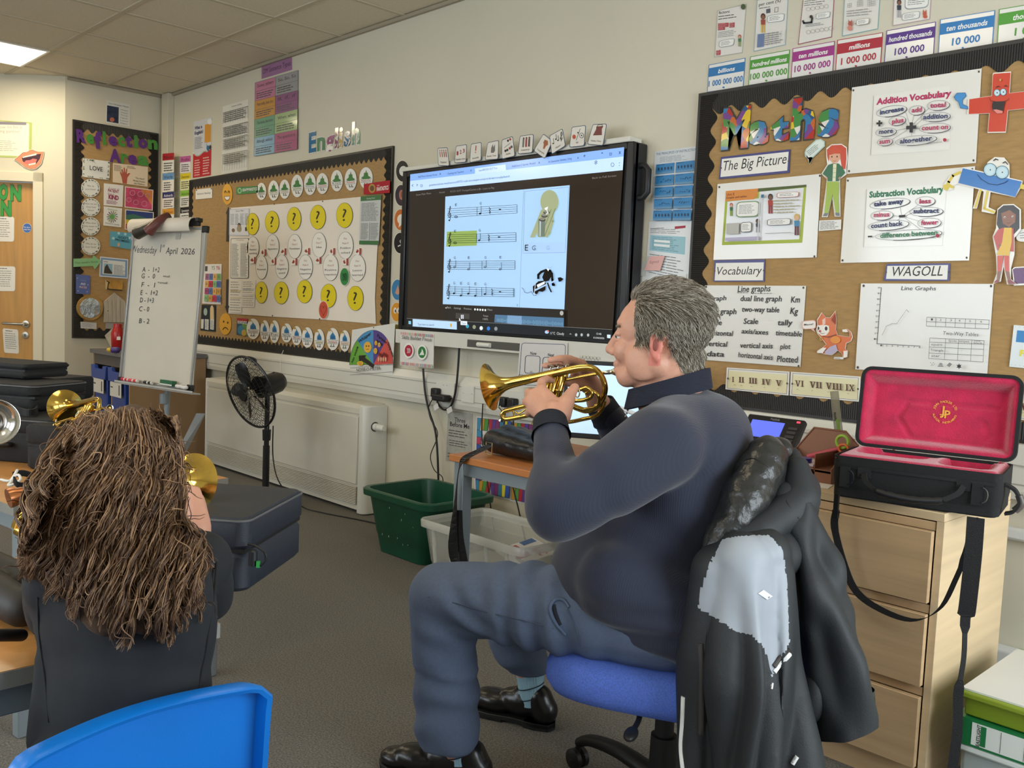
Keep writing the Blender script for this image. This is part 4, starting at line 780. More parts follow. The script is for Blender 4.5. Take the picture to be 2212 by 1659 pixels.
# hung below the screen
DPL = Plane((0,TVY-.017,0),(0,-1,0))
q = [(864.5,715.2),(937.5,721.5),(936.2,795.5),(864,788.6)];a = Art(DPL,.002);a.paper(q,M('e7e3de',.3));rnd = random.Random(2)
for v in (.02,.9):
    for k in range(16): a.pg(sub(q,.01+.06*k,v,.06+.06*k,v+.08),rnd.choice(('d8a8a8','a8c4ac','e0c0b0','b0b8c8','cf8f98')))
a.tx('Skills Builder Focus',(868,732),(932,737.5),'2d2d30',h=8)
for x,y,h in ((882.5,757.5,'b32440'),(911.5,761,'2e7d3c')):
    a.el(x,y,11,16.5,'f4f2ee');a.el(x,y,8.3,12.5,h)
    if x < 900: [a.ln([(x-3+2.5*k+1.8*math.sin(t),y-5+10*(t/pi)) for t in (0,.8,1.6,2.4,3.1)],1.1,'f4e4e4') for k in range(3)]
    else: a.pg([(x-6,y+6),(x-1,y-2),(x-.5,y-8),(x+2,y-4),(x+5,y+6)],'eaf2ea')
done(a,'skills_poster','white skills focus poster with red and green discs hung under the screen','poster')
q = [(1123.5,736.7),(1226,740.5),(1222,838),(1116,835)];a = Art(DPL,.006);a.paper(q,M('dddad8',.3));a.ring(rrect(inset(q,.04,.04),.06),1.1,'2e3a58');a.tx('Now',(1145.5,766.5),(1159,767),'26262c',h=7,bold=.015);a.tx('Next',(1183.5,770),(1197,770.5),'26262c',h=7,bold=.015)
a.ring(rrect([(1135,768),(1167,769.5),(1165,806),(1133,806)],.15),1.1,'2e3a58');a.ring(rrect([(1173,771.5),(1206,773),(1204,812),(1170,811)],.15),1.1,'2e3a58');a.ring(rrect([(1121,809),(1140,811),(1139,825),(1119,825)],.15),.8,'2e3a58');a.el(1147,803,2.4,2.4,'b8b4ae')
done(a,'now_next_board','white now and next card hung from the screen bottom rail','card')
# ---------------------------------------------------------------- sockets, plugs and cables on the trunking
TRK = Plane((0,-.052,0),(0,-1,0))
def plate(q,lab,holes=()):
    a = Art(TRK,.008);a.paper(q,M('e2e0d6',.3),.008)
    for u,v in holes: a.el(*bil(q,u,v),.7,.9,'77756c',8)
    return done(a,'socket_plate',lab,'socket','wall sockets')
zz = lambda *p: zoomq(850,690,3.771,*p)
plate(zz((348,505),(497,522),(492,640),(345,615)),'white double socket on the trunking with a black plug',((.4,.2),(.6,.2)))
plate(zz((553,540),(655,548),(650,683),(550,668)),'blank white socket plate under the cornet bell',((.15,.45),(.85,.45)))
plate(zz((905,580),(1068,600),(1064,745),(902,725)),'white double socket behind the raised cornet',((.9,.35),))
plate([(2172,955),(2230,965),(2230,1010),(2172,1000)],'white socket plate on the trunking past the open case')
def plug(px,py,lab,adaptor=False):
    c = TRK.P(px,py,.008);m = MB().obox(c+V((0,-.018,0)),V((.024,0,0)),V((0,.018,0)),V((0,0,.024)))
    if adaptor: m.obox(c+V((.06,-.03,-.02)),V((.05,0,0)),V((0,.026,0)),V((0,0,.017)))
    return tag(m.build('plug',None,M('1a1a1c',.45),bevel=.008,seg=3),lab,'plug','black plugs')
plug(947,848,'black plug with a power adaptor in the double socket',True);plug(1094,868,'black plug behind the cornet slide, nearer the bell');plug(1113,871,'black plug behind the cornet slide, nearer the hand')
def cable(pts,r,lab,m='17171a',name='cable',grp='hanging cables'):
    P = [V(p) for p in pts];out = []
    for i in range(len(P)-1):
        a_,b_,c_,d_ = P[max(i-1,0)],P[i],P[i+1],P[min(i+2,len(P)-1)]
        for k in range(6):
            t = k/6;out.append(.5*((2*b_)+(c_-a_)*t+(2*a_-5*b_+4*c_-d_)*t*t+(3*b_-a_-3*c_+d_)*t**3))
    out.append(P[-1]);return tag(MB().tube(out,r,8).build(name,None,M(m,.45),smooth=60),lab,'cable',grp)
WY = lambda x,y,d=-.065: onY(x,y,d)
cable([WY(914,796),WY(918,845),WY(926,885),WY(940,930),WY(945,980),WY(947,1040)],.0055,'thick black cable from under the skills poster down to the green crate')
cable([WY(937,858),WY(926,880),WY(930,905),WY(944,930),WY(943,950),WY(930,985),WY(938,1015),WY(955,1030),WY(957,1050)],.0025,'thin looping wire from the adaptor down into the green crate')
cable([WY(992,752),WY(989,800),WY(984,845),WY(975,875),WY(960,885),WY(946,872),WY(944,856)],.0055,'black cable looping from the screen to the adaptor plug')
cable([WY(1043,872),WY(1041,920),WY(1043,960),WY(1058,1080),WY(1068,1150)],.003,'thin black wire running behind the table past the prayer poster',grp='wires behind the table')
cable([WY(1092,885),WY(1090,930),WY(1106,1040),WY(1120,1100),WY(1140,1190)],.0035,'black wire from the plug nearer the bell',grp='wires behind the table')
cable([WY(1111,890),WY(1109,920),WY(1116,960),WY(1118,1000)],.0035,'black wire from the plug nearer the hand',grp='wires behind the table')
cable([onY(612,757,-.06),onY(606,775,-.06),onY(606,800,-.06),onY(608,818,-.06)],.002,'thin white cord on the trunking above the radiator','e4e1d8')
for x,y,lb in ((942,879,'small white tag on the looped wire under the plug'),(971,886,'small white tag at the bottom of the black cable loop')):
    c = WY(x,y,-.075);tag(MB().obox(c,V((.017,0,.009)),V((-.006,0,.012)),V((0,.0008,0))).build('cable_tag',None,M('e6e4de',.5)),lb,'tag','cable tags')
# posters low on the wall
def wallposter(q,m,lab,off=.002): a = Art(MAIN,off);a.paper(q,m);return a,lab
q = [(968,887),(1021,894),(1018,1006),(963,995)];a = Art(MAIN,.002);a.paper(q,M('b5b3ac',.4,vary=(40,.12)));a.tx('Three',(982,911),(1005,914),'26262a',h=9.5,bold=.01);a.tx('Before Me',(972,920),(1014,926.5),'26262a',h=9.5,bold=.01);a.greek(sub(q,.06,.36,.95,.52),3,'5c5b58',.3);a.greek(sub(q,.1,.56,.9,.7),3,'5c5b58',.3,4);a.greek(sub(q,.06,.82,.9,.94),2,'5c5b58',.3,7)
done(a,'poster','grey three before me poster over the table end','poster')
RB5 = ('c23a48','4a9ac8','e0d23a','6a4a9c','d8a03c','3a5cb0','8a3a70','5aa04a','c84a6a','3f7fa0')
def glass(q,lab,seed,words):
    a = Art(MAIN,.002);a.paper(q,M('ece9e4',.3));rnd = random.Random(seed);n = 9;iq = inset(q,.03,.02)
    for k in range(n):
        for v0,v1,u in ((0,.16,None),(.84,1,None)):
            u0,u1 = k/n,(k+1)/n;d = rnd.uniform(-.04,.04);s_ = [bil(iq,u0,v0),bil(iq,u1,v0),bil(iq,min(1,u1+d),v1),bil(iq,max(0,u0+d),v1)];a.pg(s_,RB5[(k*3+seed) % 10]);a.ring(s_,.5,'2c2c34')
        for u0,u1 in ((0,.13),(.87,1)):
            if k < 7: s_ = [bil(iq,u0,.16+.68*k/7),bil(iq,u1,.16+.68*k/7+rnd.uniform(-.02,.02)),bil(iq,u1,.16+.68*(k+1)/7),bil(iq,u0,.16+.68*(k+1)/7)];a.pg(s_,RB5[(k*7+seed+int(u0*9)) % 10]);a.ring(s_,.5,'2c2c34')
    for k,w in enumerate(words): a.tx(w,bil(q,.5-.019*len(w),.25+.055*k),bil(q,.5+.019*len(w),.255+.055*k),'3a3a3e',h=3.2)
    return done(a,'prayer_poster',lab,'poster','stained glass bordered posters')
glass([(1029,899),(1107,907),(1102,1080),(1024,1064)],'stained glass bordered prayer poster behind the table end',1,("The Lord's Prayer",'Our Father in Heaven','hallowed be your name','your Kingdom come','your will be done','on earth as in heaven','Give us today our','daily bread and forgive','us our sins as we','power and the glory','for ever and ever','Amen'))
glass([(1107,909),(1185,917),(1180,1098),(1102,1082)],'stained glass bordered lunch poster behind the black bag',4,('','','Lunch Prayer','For what we are','about to receive'))
# ================================================================ maths side of the wall
zp = lambda *p: zoomq(1380,300,4.706,*p)
q = zp((163,130),(600,70),(553,830),(120,835));a = Art(MAIN,.002);a.paper(q,M('d5dade',.12));a.tx('THE PRINCIPLES OF INSTRUCTION',zp((175,168))[0],zp((588,118))[0],'6b8398',h=5,bold=.01);a.greek(zp((215,185),(520,150),(515,215),(210,245)),5,'8a969e',.3)
for r in range(5):
    for c in range(2):
        s_ = sub(q,.07+.46*c-.02,.19+.165*r,.5+.46*c-.02,.335+.165*r);a.pg(s_,'2f7fb8');a.pg(sub(s_,0,.78,1,1),'5f8fb4');a.greek(sub(s_,.05,.05,.6,.15),1,'1f4a70');rnd = random.Random(r*2+c)
        for k in range(5): x = .15+.17*k;(a.el(*bil(s_,x,.48),1.6,3.4,'1c3450',10) if r in (0,4) else a.ln([bil(s_,.3+.12*k,.4+.25*rnd.random()),bil(s_,.36+.12*k,.3+.3*rnd.random())],1,'16283c'))
done(a,'poster','tall poster of ten blue panels about principles of instruction','poster')
q = zp((105,838),(550,832),(520,1500),(70,1390));a = Art(MAIN,.003);a.paper(q,M('dcdfe0',.2));a.pg(sub(q,.05,.25,.85,.53),'9cc8d4');a.pg(zp((365,890),(475,880),(473,905),(365,917)),'a8283c');a.tx('Retrieval Practice',zp((120,922))[0],zp((255,910))[0],'444444',h=3.2);a.greek(sub(q,.04,.13,.85,.22),3,'8a8a8a',.3);a.greek(sub(q,.1,.27,.75,.51),8,'6f97a4',.3);a.pg(sub(q,.14,.33,.5,.37),'eef2f2');a.pg(sub(q,.14,.4,.5,.44),'eef2f2');a.greek(sub(q,.06,.58,.9,.95),8,'77777a',.25)
done(a,'poster','white lesson outline poster with a pale blue box under the blue panels','poster')
q = zp((35,1400),(487,1375),(480,1640),(30,1640));a = Art(MAIN,.005);a.paper(q,M('dfe2e2',.3));a.pg(sub(q,.5,.1,.97,.9),M('d2dcc8',.3));done(a,'paper_sheet','pale sheet just above the seated man','paper')
q = zp((110,1195),(262,1188),(215,1340),(57,1336));a = Art(MAIN,.012);a.paper(q,M('e5b3ad',.6));a.tx('Signed',zp((108,1268))[0],zp((205,1258))[0],'a07a78',h=6,shear=.2);done(a,'sticky_note','pink sticky note on the lesson outline poster','note')
q = [(1352,566),(1402,565),(1396,640),(1346,640)];a = Art(MAIN,.0012);a.paper(q,M('d2d3d0',.4));a.greek(sub(q,.1,.3,.9,.95),7,'8a8a8c',.2);a.tx('"',(1357,588),(1362,588),'333333',h=8);done(a,'text_sheet','white text sheet beside the screen edge above the man','paper')
# number cards and maths posters over the board
zn = lambda *p: zoomq(1500,0,3.107,*p)
for i,(p,h,nm,num,col) in enumerate(((((97,435),(342,388),(328,583),(85,620)),'2a78b4','billions','1 000 000 000','blue billions'),(((375,380),(640,333),(627,535),(362,578)),'4f9a34','hundred millions','100 000 000','green hundred millions'),(((660,325),(942,275),(930,482),(648,530)),'a02e84','ten millions','10 000 000','magenta ten millions'),(((960,268),(1265,217),(1250,435),(945,485)),'b02034','millions','1 000 000','red millions'),(((1290,205),(1620,145),(1605,378),(1272,425)),'57308a','hundred thousands','100 000','purple hundred thousands'),(((1650,130),(2018,68),(2000,315),(1635,365)),'2e7fc0','ten thousands','10 000','blue ten thousands'),(((2045,62),(2450,-8),(2432,246),(2030,305)),'55a03a','thousands','1 000','green thousands'))):
    q = zn(*p);a = Art(MAIN,.002+.0008*(i % 2));a.paper(q,M(h,.2));a.pg(inset(q,.015,.02),M('eceae6',.12));a.pg(sub(q,.0,.13,1,.45),h)
    w = min(.44,.029*len(nm));a.tx(nm,bil(q,.5-w,.37),bil(q,.5+w,.37),'f4f2f0',h=(q[3][1]-q[0][1])*.145,shear=.18,bold=.025)
    w = min(.47,.043*len(num));a.tx(num,bil(q,.5-w,.8),bil(q,.5+w,.8),h,h=(q[3][1]-q[0][1])*.2,bold=.02);a.el(*bil(q,.45,.91),2.6,2,h,10)
    done(a,'number_card','laminated %s card along the top of the maths board' % col,'card','place value cards')
def kid(a,x,y,s_,hair,top,leg,skin='d8a888'):
    a.el(x,y,3*s_,4*s_,hair);a.el(x,y+1*s_,2.1*s_,2.8*s_,skin);a.pg([(x-3*s_,y+4*s_),(x+3*s_,y+4*s_),(x+2.6*s_,y+11*s_),(x-2.6*s_,y+11*s_)],top);a.ln([(x-1.4*s_,y+11*s_),(x-1.6*s_,y+20*s_)],1.9*s_,leg);a.ln([(x+1.4*s_,y+11*s_),(x+1.5*s_,y+20*s_)],1.9*s_,leg)
def bub(a,q,c='9aa2a6',n=3,tail=None):
    if tail: a.pg(tail,c)
    a.pg(rrect(q,.2),c);a.pg(rrect(inset(q,.03,.06),.2),'f1f0ec');a.greek(inset(q,.12,.2),n,'777777',.3)
MP = [((155,70),(350,25),(322,355),(135,385)),((420,0),(632,-48),(612,302),(398,347)),((735,-60),(945,-108),(922,250),(695,300)),((1012,-122),(1258,-164),(1232,195),(992,245)),((1345,-180),(1605,-225),(1580,130),(1330,175))]
for i,(p,c,lb) in enumerate(zip(MP,('b9b6ae','9fb6bc','a05a6a','8ab0b4','b8a0a8'),('factors poster with small red blocks and a green clad child','per cent poster with a child in a yellow skirt','number poster with a child lying on the floor','grid squares poster with a small fox','word poster with a standing child and a fox, last in the top row'))):
    q = zn(*p);a = Art(MAIN,.002);a.paper(q,M(c,.25));a.pg(inset(q,.02,.015),M('e7e4de',.2))
    if i == 0:
        a.tx('factors',zn((162,95))[0],zn((235,85))[0],'2e2c34',h=6,bold=.01);a.greek(zn((162,105),(310,85),(305,120),(160,140)),2,'555555',.3)
        for x0,y0,x1,y1 in ((158,152,230,180),(235,150,270,182),(158,178,205,200),(146,335,175,368)): a.pg(zn((x0,y0+4),(x1,y0),(x1-1,y1),(x0-1,y1+4)),'b04a50');a.greek(zn((x0,y0+4),(x1,y0),(x1-1,y1),(x0-1,y1+4)),3,'e0b8b8',.2)
        a.greek(zn((160,215),(305,190),(300,240),(155,255)),4,'9a9a98',.3);bub(a,zn((168,275),(270,255),(262,305),(165,320)));kid(a,*zn((303,245))[0],1.05,'b84a34','3a7a4a','8aa04a');a.el(*zn((327,45))[0],5,6,'4a5a38')
    elif i == 1:
        a.tx('per cent (%)',zn((432,42))[0],zn((580,12))[0],'2e2c34',h=6.5,bold=.01);a.greek(zn((435,50),(540,35),(538,48),(435,64)),1,'777777',.4);a.pg(zn((482,62),(510,56),(510,85),(482,90)),'555a66');a.ring(zn((540,52),(562,48),(560,78),(538,82)),.8,'555555');kid(a,*zn((461,110))[0],1.7,'4a2a22','a04a3a','d8b050','8a5a44');bub(a,zn((490,105),(605,88),(600,140),(488,155)))
        a.pg(zn((425,230),(468,224),(464,312),(420,318)),'6a7ea8');[a.ln([bil(zn((425,230),(610,200),(602,290),(420,318)),u,0),bil(zn((425,230),(610,200),(602,290),(420,318)),u,1)],.5,'a0a0a0') for u in (.25,.4,.55,.7,.85,1)];a.greek(zn((475,222),(605,203),(600,285),(470,308)),6,'8a8a8c',.35)
    elif i == 2:
        a.greek(zn((738,5),(905,-20),(902,30),(735,45)),3,'666666',.3)
        for yy,n in ((62,5),(215,6)):
            for k in range(n): a.ring(elp(*zn((765+30*k,yy-k*5))[0],4.6,4,12),.6,'a8a4a0')
        a.greek(zn((745,165),(890,140),(888,165),(744,185)),2,'9a9a9a',.4);a.ln(zn((728,140),(735,155),(785,150),(790,120)),4,'2c3038');a.el(*zn((783,112))[0],3.4,3.6,'3a2a24');bub(a,zn((818,92),(912,75),(908,115),(815,130)))
    elif i == 3:
        for x,y,n in ((1030,25,2),(1095,5,3),(1165,-10,4)): Q = zn((x,y),(x+12*n,y-2*n),(x+12*n-2,y+11*n),(x-2,y+13*n));[(a.ln([bil(Q,k/n,0),bil(Q,k/n,1)],.6,'999999'),a.ln([bil(Q,0,k/n),bil(Q,1,k/n)],.6,'999999')) for k in range(n+1)]
        a.greek(zn((1022,70),(1225,45),(1220,100),(1020,118)),3,'8c8c8c',.25);c = zn((1045,160))[0];a.el(c[0],c[1],4.5,5.5,'b8584a');a.pg([(c[0]-4,c[1]-3),(c[0]-3.4,c[1]-10),(c[0]-.5,c[1]-4)],'b8584a');a.pg([(c[0]+4,c[1]-3),(c[0]+3.4,c[1]-10),(c[0]+.5,c[1]-4)],'b8584a');a.el(c[0]-1,c[1]+9,5,6,'d88a7a');bub(a,zn((1088,132),(1175,118),(1170,160),(1085,172)),'a08a70',tail=zn((1072,160),(1092,150),(1092,162)))
    else:
        bub(a,zn((1415,-60),(1580,-80),(1570,52),(1410,68)),n=6);kid(a,*zn((1374,15))[0],1.6,'3a2a24','2c3848','b0b2b8','8a5a44');bub(a,zn((1395,92),(1515,72),(1510,122),(1392,140)));c = zn((1545,92))[0];a.el(c[0],c[1],4.2,5,'c85a40');a.pg([(c[0]-4,c[1]-3),(c[0]-3.4,c[1]-10),(c[0]-.5,c[1]-4)],'c85a40');a.pg([(c[0]+4,c[1]-3),(c[0]+3.4,c[1]-10),(c[0]+.5,c[1]-4)],'c85a40');a.el(c[0]+1,c[1]+6,4.5,4,'c85a40')
    done(a,'maths_poster','small white ' + lb,'poster','maths posters in the top row')
# title letters
PATCH = ('b8382f','e3c23a','3d7fb0','4d8f4a','7a4a90','e8e4dc','c86a34','2f5a88')
for ch,x0,x1,y0,y1,h,lb in (('M',1557,1616,319,313,78,'capital M'),('a',1616.5,1659,309,305,66,'letter a'),('t',1663,1703,303.5,299.5,54,'letter t'),('h',1707,1758,298.5,293,79,'letter h'),('s',1765,1811,292,287,78,'letter s')):
    pm = patch(PATCH,'x' + ch,26+3*ord(ch) % 9,.08);letter(ch,(x0,y0),(x1,y1),h if ch in 'Mh' else h*.92,pm,'patchwork printed %s of the maths title' % lb,MAIN,EB+.001,'maths title letters',bold=.05,edge='29261f')
def titled(p,inner,txt,p0,p1,h,lab,shear=.2):
    a = Art(MAIN,EB);a.paper(p,M('34327a',.3));a.pg(inner,M('eeebe4',.35));a.tx(txt,p0,p1,'1a1a1e',h=h,shear=shear);m1,m2 = bil(p,.02,.5),bil(p,.98,.5);pin(a,*m1,1.6);pin(a,*m2,1.6);return done(a,'heading_card',lab,'card','purple edged heading cards')
P_ = zp((835,185),(1540,105),(1528,345),(812,410));titled(P_,zp((845,205),(1523,130),(1508,322),(830,388)),'The Big Picture',zp((858,325))[0],zp((1500,250))[0],21,'big picture heading card with purple edge below the maths title')
P_ = zp((768,1235),(1283,1225),(1275,1450),(757,1450));titled(P_,zp((783,1262),(1270,1255),(1262,1438),(770,1440)),'Vocabulary',zp((793,1382))[0],zp((1250,1375))[0],17,'vocabulary heading card with purple edge above the handwritten words')
P_ = [(1915,570),(2052.5,568.6),(2051,606.5),(1908.7,606.5)];titled(P_,[(1917,574.5),(2048,572.5),(2046,604),(1914,602.5)],'WAGOLL',(1927,596.5),(2036,595.5),20.5,'WAGOLL heading card with purple edge above the graph sheet')
# big picture sheet
q = zp((800,460),(1850,355),(1805,1205),(757,1230));a = Art(MAIN,EB);a.paper(q,M('edebe6',.13));[pin(a,*zp(p)[0]) for p in ((818,490),(1840,375),(1785,1195))]
iq = zp((885,530),(1703,465),(1660,1055),(845,1080));a.pg(iq,'a9b93a');a.pg([bil(iq,u,v) for u,v in ((.03,.2),(.42,.18),(.42,.06),(.97,.05),(.96,.94),(.03,.94))],M('dfe0e2',.15));a.pg([bil(iq,u,v) for u,v in ((0,0),(.4,0),(.4,.14),(.36,.19),(0,.19))],'dd8a34');a.pg([bil(iq,u,v) for u,v in ((.4,0),(1,0),(1,.04),(.4,.06))],'4a5a1c')
a.tx('Unit 8',zp((893,580))[0],zp((970,572))[0],'8a3a20',h=5.5);a.tx('Graphs and tables',zp((888,610))[0],zp((1095,592))[0],'6a3018',h=4.5)
for (x,y,s_,hr,tp,lg,sk) in ((940,672,1.15,'b8482c','2f6a48','8aa83a','d8a888'),(1337,590,1.75,'2a1c18','b03a2c','9a2c30','7a4c38'),(1205,835,1.2,'241c1a','2c3a48','9a9aa2','6a4434'),(1605,795,1.9,'d8b45a','3a86b0','6a2430','e0b090')): kid(a,*zp((x,y))[0],s_,hr,tp,lg,sk)
for qq,c,n in ((((995,640),(1225,628),(1215,790),(985,800)),'7a9a6a',7),(((1405,548),(1630,535),(1622,588),(1400,600)),'c8705a',2),(((1040,848),(1145,842),(1142,945),(1035,952)),'55565c',5),(((1305,818),(1545,805),(1540,872),(1302,882)),'55565c',3)): bub(a,zp(*qq),c,n)
a.pg(zp((890,860),(1020,852),(1015,965),(888,970)),'bdbcb6');[a.greek(zp((1360+k*5,620+k*30),(1640,610+k*30),(1640,625+k*30),(1360,638+k*30)),1,'b0a88a',.6,k) for k in range(5)];a.ln(zp((1285,962),(1545,950)),.8,'777777');a.pg(zp((878,1005),(1225,990),(1222,1025),(876,1038)),'b8b2cc');a.pg(zp((1243,568),(1272,564),(1270,596),(1242,600)),'2c6a8a');a.ln([bil(iq,.43,.1),bil(iq,.44,.93)],2.5,'cfd0d4')
done(a,'book_page_sheet','glossy white sheet with a textbook spread of graphs and children','sheet')
# handwritten words
zv = lambda *p: zoomq(1490,560,4.878,*p)
q = zv((160,275),(1225,280),(1165,1135),(140,1060));a = Art(MAIN,EB);a.paper(q,M('e3e1da',.3));[pin(a,*zv(p)[0]) for p in ((172,290),(1197,300),(1146,1125))]
HW = '17171a'
for t,x0,y0,x1,y1,h in (('Line graphs',503,345,850,338,10),('graph',212,440,385,430,7.6),('dual line graph',533,440,968,445,9),('Km',1065,457,1160,455,10),('line graph',197,575,490,578,9),('two-way table',548,552,942,560,8.5),('Kg',1055,575,1138,580,10.5),('table',188,690,335,693,8.5),('Scale',565,680,718,682,9),('tally',925,695,1082,695,9),('horizontal',170,798,455,808,8),('axis/axes',543,780,825,796,8),('timetable',903,800,1180,815,8.5),('vertical',165,912,395,922,8.5),('vertical axis',530,932,872,940,8.5),('plot',950,945,1060,945,8.5),('data',177,1020,360,1027,8.5),('horizontal axis',508,1030,872,1062,8.5),('Plotted',915,1080,1140,1090,10)):
    a.tx(t,zv((x0,y0))[0],zv((x1,y1))[0],HW,h=h*1.3,shear=.12,bold=.012)
for x in range(500,620,30): a.ln(zv((x,352),(x+20,352)),1,HW)
for x in range(650,850,32): a.ln(zv((x,360),(x+20,359)),1,HW)
done(a,'handwritten_sheet','white sheet of handwritten line graph vocabulary behind the head of the man','sheet')
# fox cut-out with speech bubble
a = Art(MAIN,EB);OR = M('d96a26',.25);X = lambda *p: zv(*p)
bod = X((1390,560),(1425,600),(1435,615),(1480,615),(1535,545),(1545,640),(1540,740),(1560,800),(1640,815),(1690,820),(1690,770),(1660,765),(1610,765),(1605,745),(1660,735),(1705,770),(1718,820),(1700,865),(1650,885),(1640,950),(1665,965),(1660,1030),(1615,1040),(1600,990),(1560,960),(1500,1010),(1420,1000),(1380,985),(1340,985),(1345,965),(1400,930),(1440,900),(1385,830),(1350,790),(1330,745),(1345,690),(1340,640))
a.paper(bod,M('f0e6da',.25));c0 = zv((1520,780))[0];a.pg([(c0[0]+(x-c0[0])*.965,c0[1]+(y-c0[1])*.975) for x,y in bod],OR)
a.pg(X((1345,700),(1400,690),(1465,700),(1470,760),(1440,800),(1390,805),(1345,775)),'f2ece2');a.pg(X((1395,640),(1430,615),(1430,680),(1400,700)),'f0c8b8');a.el(*zv((1435,727))[0],6,7,'f8f4ee');a.el(*zv((1437,730))[0],3,4.5,'3a2a20');a.el(*zv((1357,725))[0],3.4,6,'f8f4ee');a.el(*zv((1357,728))[0],1.8,3.8,'3a2a20');a.el(*zv((1372,757))[0],2.6,2,'a83a3a');a.ln(X((1375,770),(1390,785),(1420,780)),.7,'8a4a3a')
a.pg(X((1490,640),(1535,570),(1535,690)),'9c3a1e');a.ln(X((1400,812),(1460,820),(1540,795)),1.8,'8a3a1a');a.el(*zv((1385,838))[0],3.4,4,'d0a030');a.el(*zv((1385,838))[0],1.6,2,'8a3a1a');a.pg(X((1480,920),(1540,900),(1560,960),(1500,1005),(1430,1000),(1420,975)),'b8aec8');a.el(*zv((1535,850))[0],11,8,'e8923a')
a.pg(X((1345,965),(1400,930),(1440,935),(1400,990),(1345,988)),'f2ece2');a.pg(X((1620,965),(1662,965),(1655,1030),(1618,1038)),'f2ece2');a.pg(X((1610,740),(1650,738),(1670,760),(1650,770),(1612,765)),'f2ece2');a.ring(bod,.6,'e8ddd0')
a.pg(X((1280,740),(1325,770),(1300,720)),'e8b8a8');qb = X((1180,650),(1330,638),(1330,735),(1182,740));a.pg(rrect(qb,.25),'e2b0a0');a.pg(rrect(inset(qb,.05,.08),.25),'f2ece6');a.tx('Meow!',zv((1205,700))[0],zv((1302,692))[0],'2a2a2a',h=4,bold=.02);a.pg(X((1522,1030),(1620,1032),(1618,1055),(1520,1052)),'e8e6e0');a.greek(X((1528,1036),(1612,1038),(1610,1050),(1526,1048)),1,'555555')
done(a,'fox_cut_out','orange cartoon fox cut-out with a speech bubble beside the handwritten words','paper cut-out')
# roman numeral strips
def roman(a,t,p0,p1,h,m):
    W_ = {'I': .5,'V': 1.,'X': 1.};tot = sum(W_[c]+.06 for c in t);x = 0;dx,dy = p1[0]-p0[0],p1[1]-p0[1]
    def Q(u,v): return (p0[0]+dx*u/tot,p0[1]+dy*u/tot-h*v)
    for c in t:
        w = W_[c]
        if c == 'I': a.pg([Q(x+.13,0),Q(x+.37,0),Q(x+.37,1),Q(x+.13,1)],m)
        elif c == 'V': a.pg([Q(x+.1,1),Q(x+.36,1),Q(x+.6,0),Q(x+.42,0)],m);a.pg([Q(x+.78,1),Q(x+.92,1),Q(x+.6,0),Q(x+.46,0)],m)
        else: a.pg([Q(x+.1,1),Q(x+.36,1),Q(x+.92,0),Q(x+.66,0)],m);a.pg([Q(x+.78,1),Q(x+.94,1),Q(x+.24,0),Q(x+.1,0)],m)
        for v in ((0,1) if c != 'V' else (1,)):
            if c == 'I': a.pg([Q(x,v-.06 if v else 0),Q(x+.5,v-.06 if v else 0),Q(x+.5,v if v else .1),Q(x,v if v else .1)],m)
            else: [a.pg([Q(x+b,v-.08 if v else 0),Q(x+b+.42,v-.08 if v else 0),Q(x+b+.42,v if v else .1),Q(x+b,v if v else .1)],m) for b in (0,.58)]
        x += w+.06
BR_ = M('5a2f22',.4)
def rstrip(p,inner,items,lab):
    a = Art(MAIN,EB);a.paper(p,M('e9e6de',.25));a.pg(inner,M('e6dfb4',.3));a.ring(inset(p,.03,.06),.7,'55504a')
    for t,x0,y0,x1,y1,h in items: roman(a,t,(x0,y0),(x1,y1),h,BR_);a.greek([(x0+4,y0+5.5),(x0+9,y0+6),(x0+9,y0+8),(x0+4,y0+7.5)],1,'8a8260')
    for u in (.03,.97): pin(a,*bil(p,u,.5),2)
    return done(a,'numeral_strip',lab,'strip','roman numeral strips')
rstrip(zv((390,1140),(1052,1185),(1040,1436),(375,1370)),zv((413,1175),(1028,1218),(1016,1412),(398,1352)),[(t,*zv((x0,y0))[0],*zv((x1,y1))[0],h) for t,x0,y0,x1,y1,h in (('I',445,1292,470,1294,11),('II',515,1298,575,1302,12),('III',622,1308,710,1314,12.5),('IV',758,1320,856,1328,12.5),('V',903,1332,972,1338,12.5))],'roman numeral strip from one to five')
rstrip(zv((1065,1185),(1800,1236),(1788,1502),(1052,1436)),zv((1088,1220),(1775,1268),(1764,1478),(1075,1418)),[(t,*zv((x0,y0))[0],*zv((x1,y1))[0],h) for t,x0,y0,x1,y1,h in (('VI',1108,1338,1205,1345,13),('VII',1262,1352,1396,1362,13.5),('VIII',1430,1366,1610,1382,14),('IX',1640,1384,1740,1392,14))],'roman numeral strip from six onwards, partly behind the open case')
rstrip([(2150,838),(2330,862),(2325,925),(2146,898)],[(2156,846),(2324,868),(2319,917),(2152,892)],[('XV',2166,880,2200,884,15),('V',2204,885,2222,888,15)],'roman numeral strip past the lid of the open case')
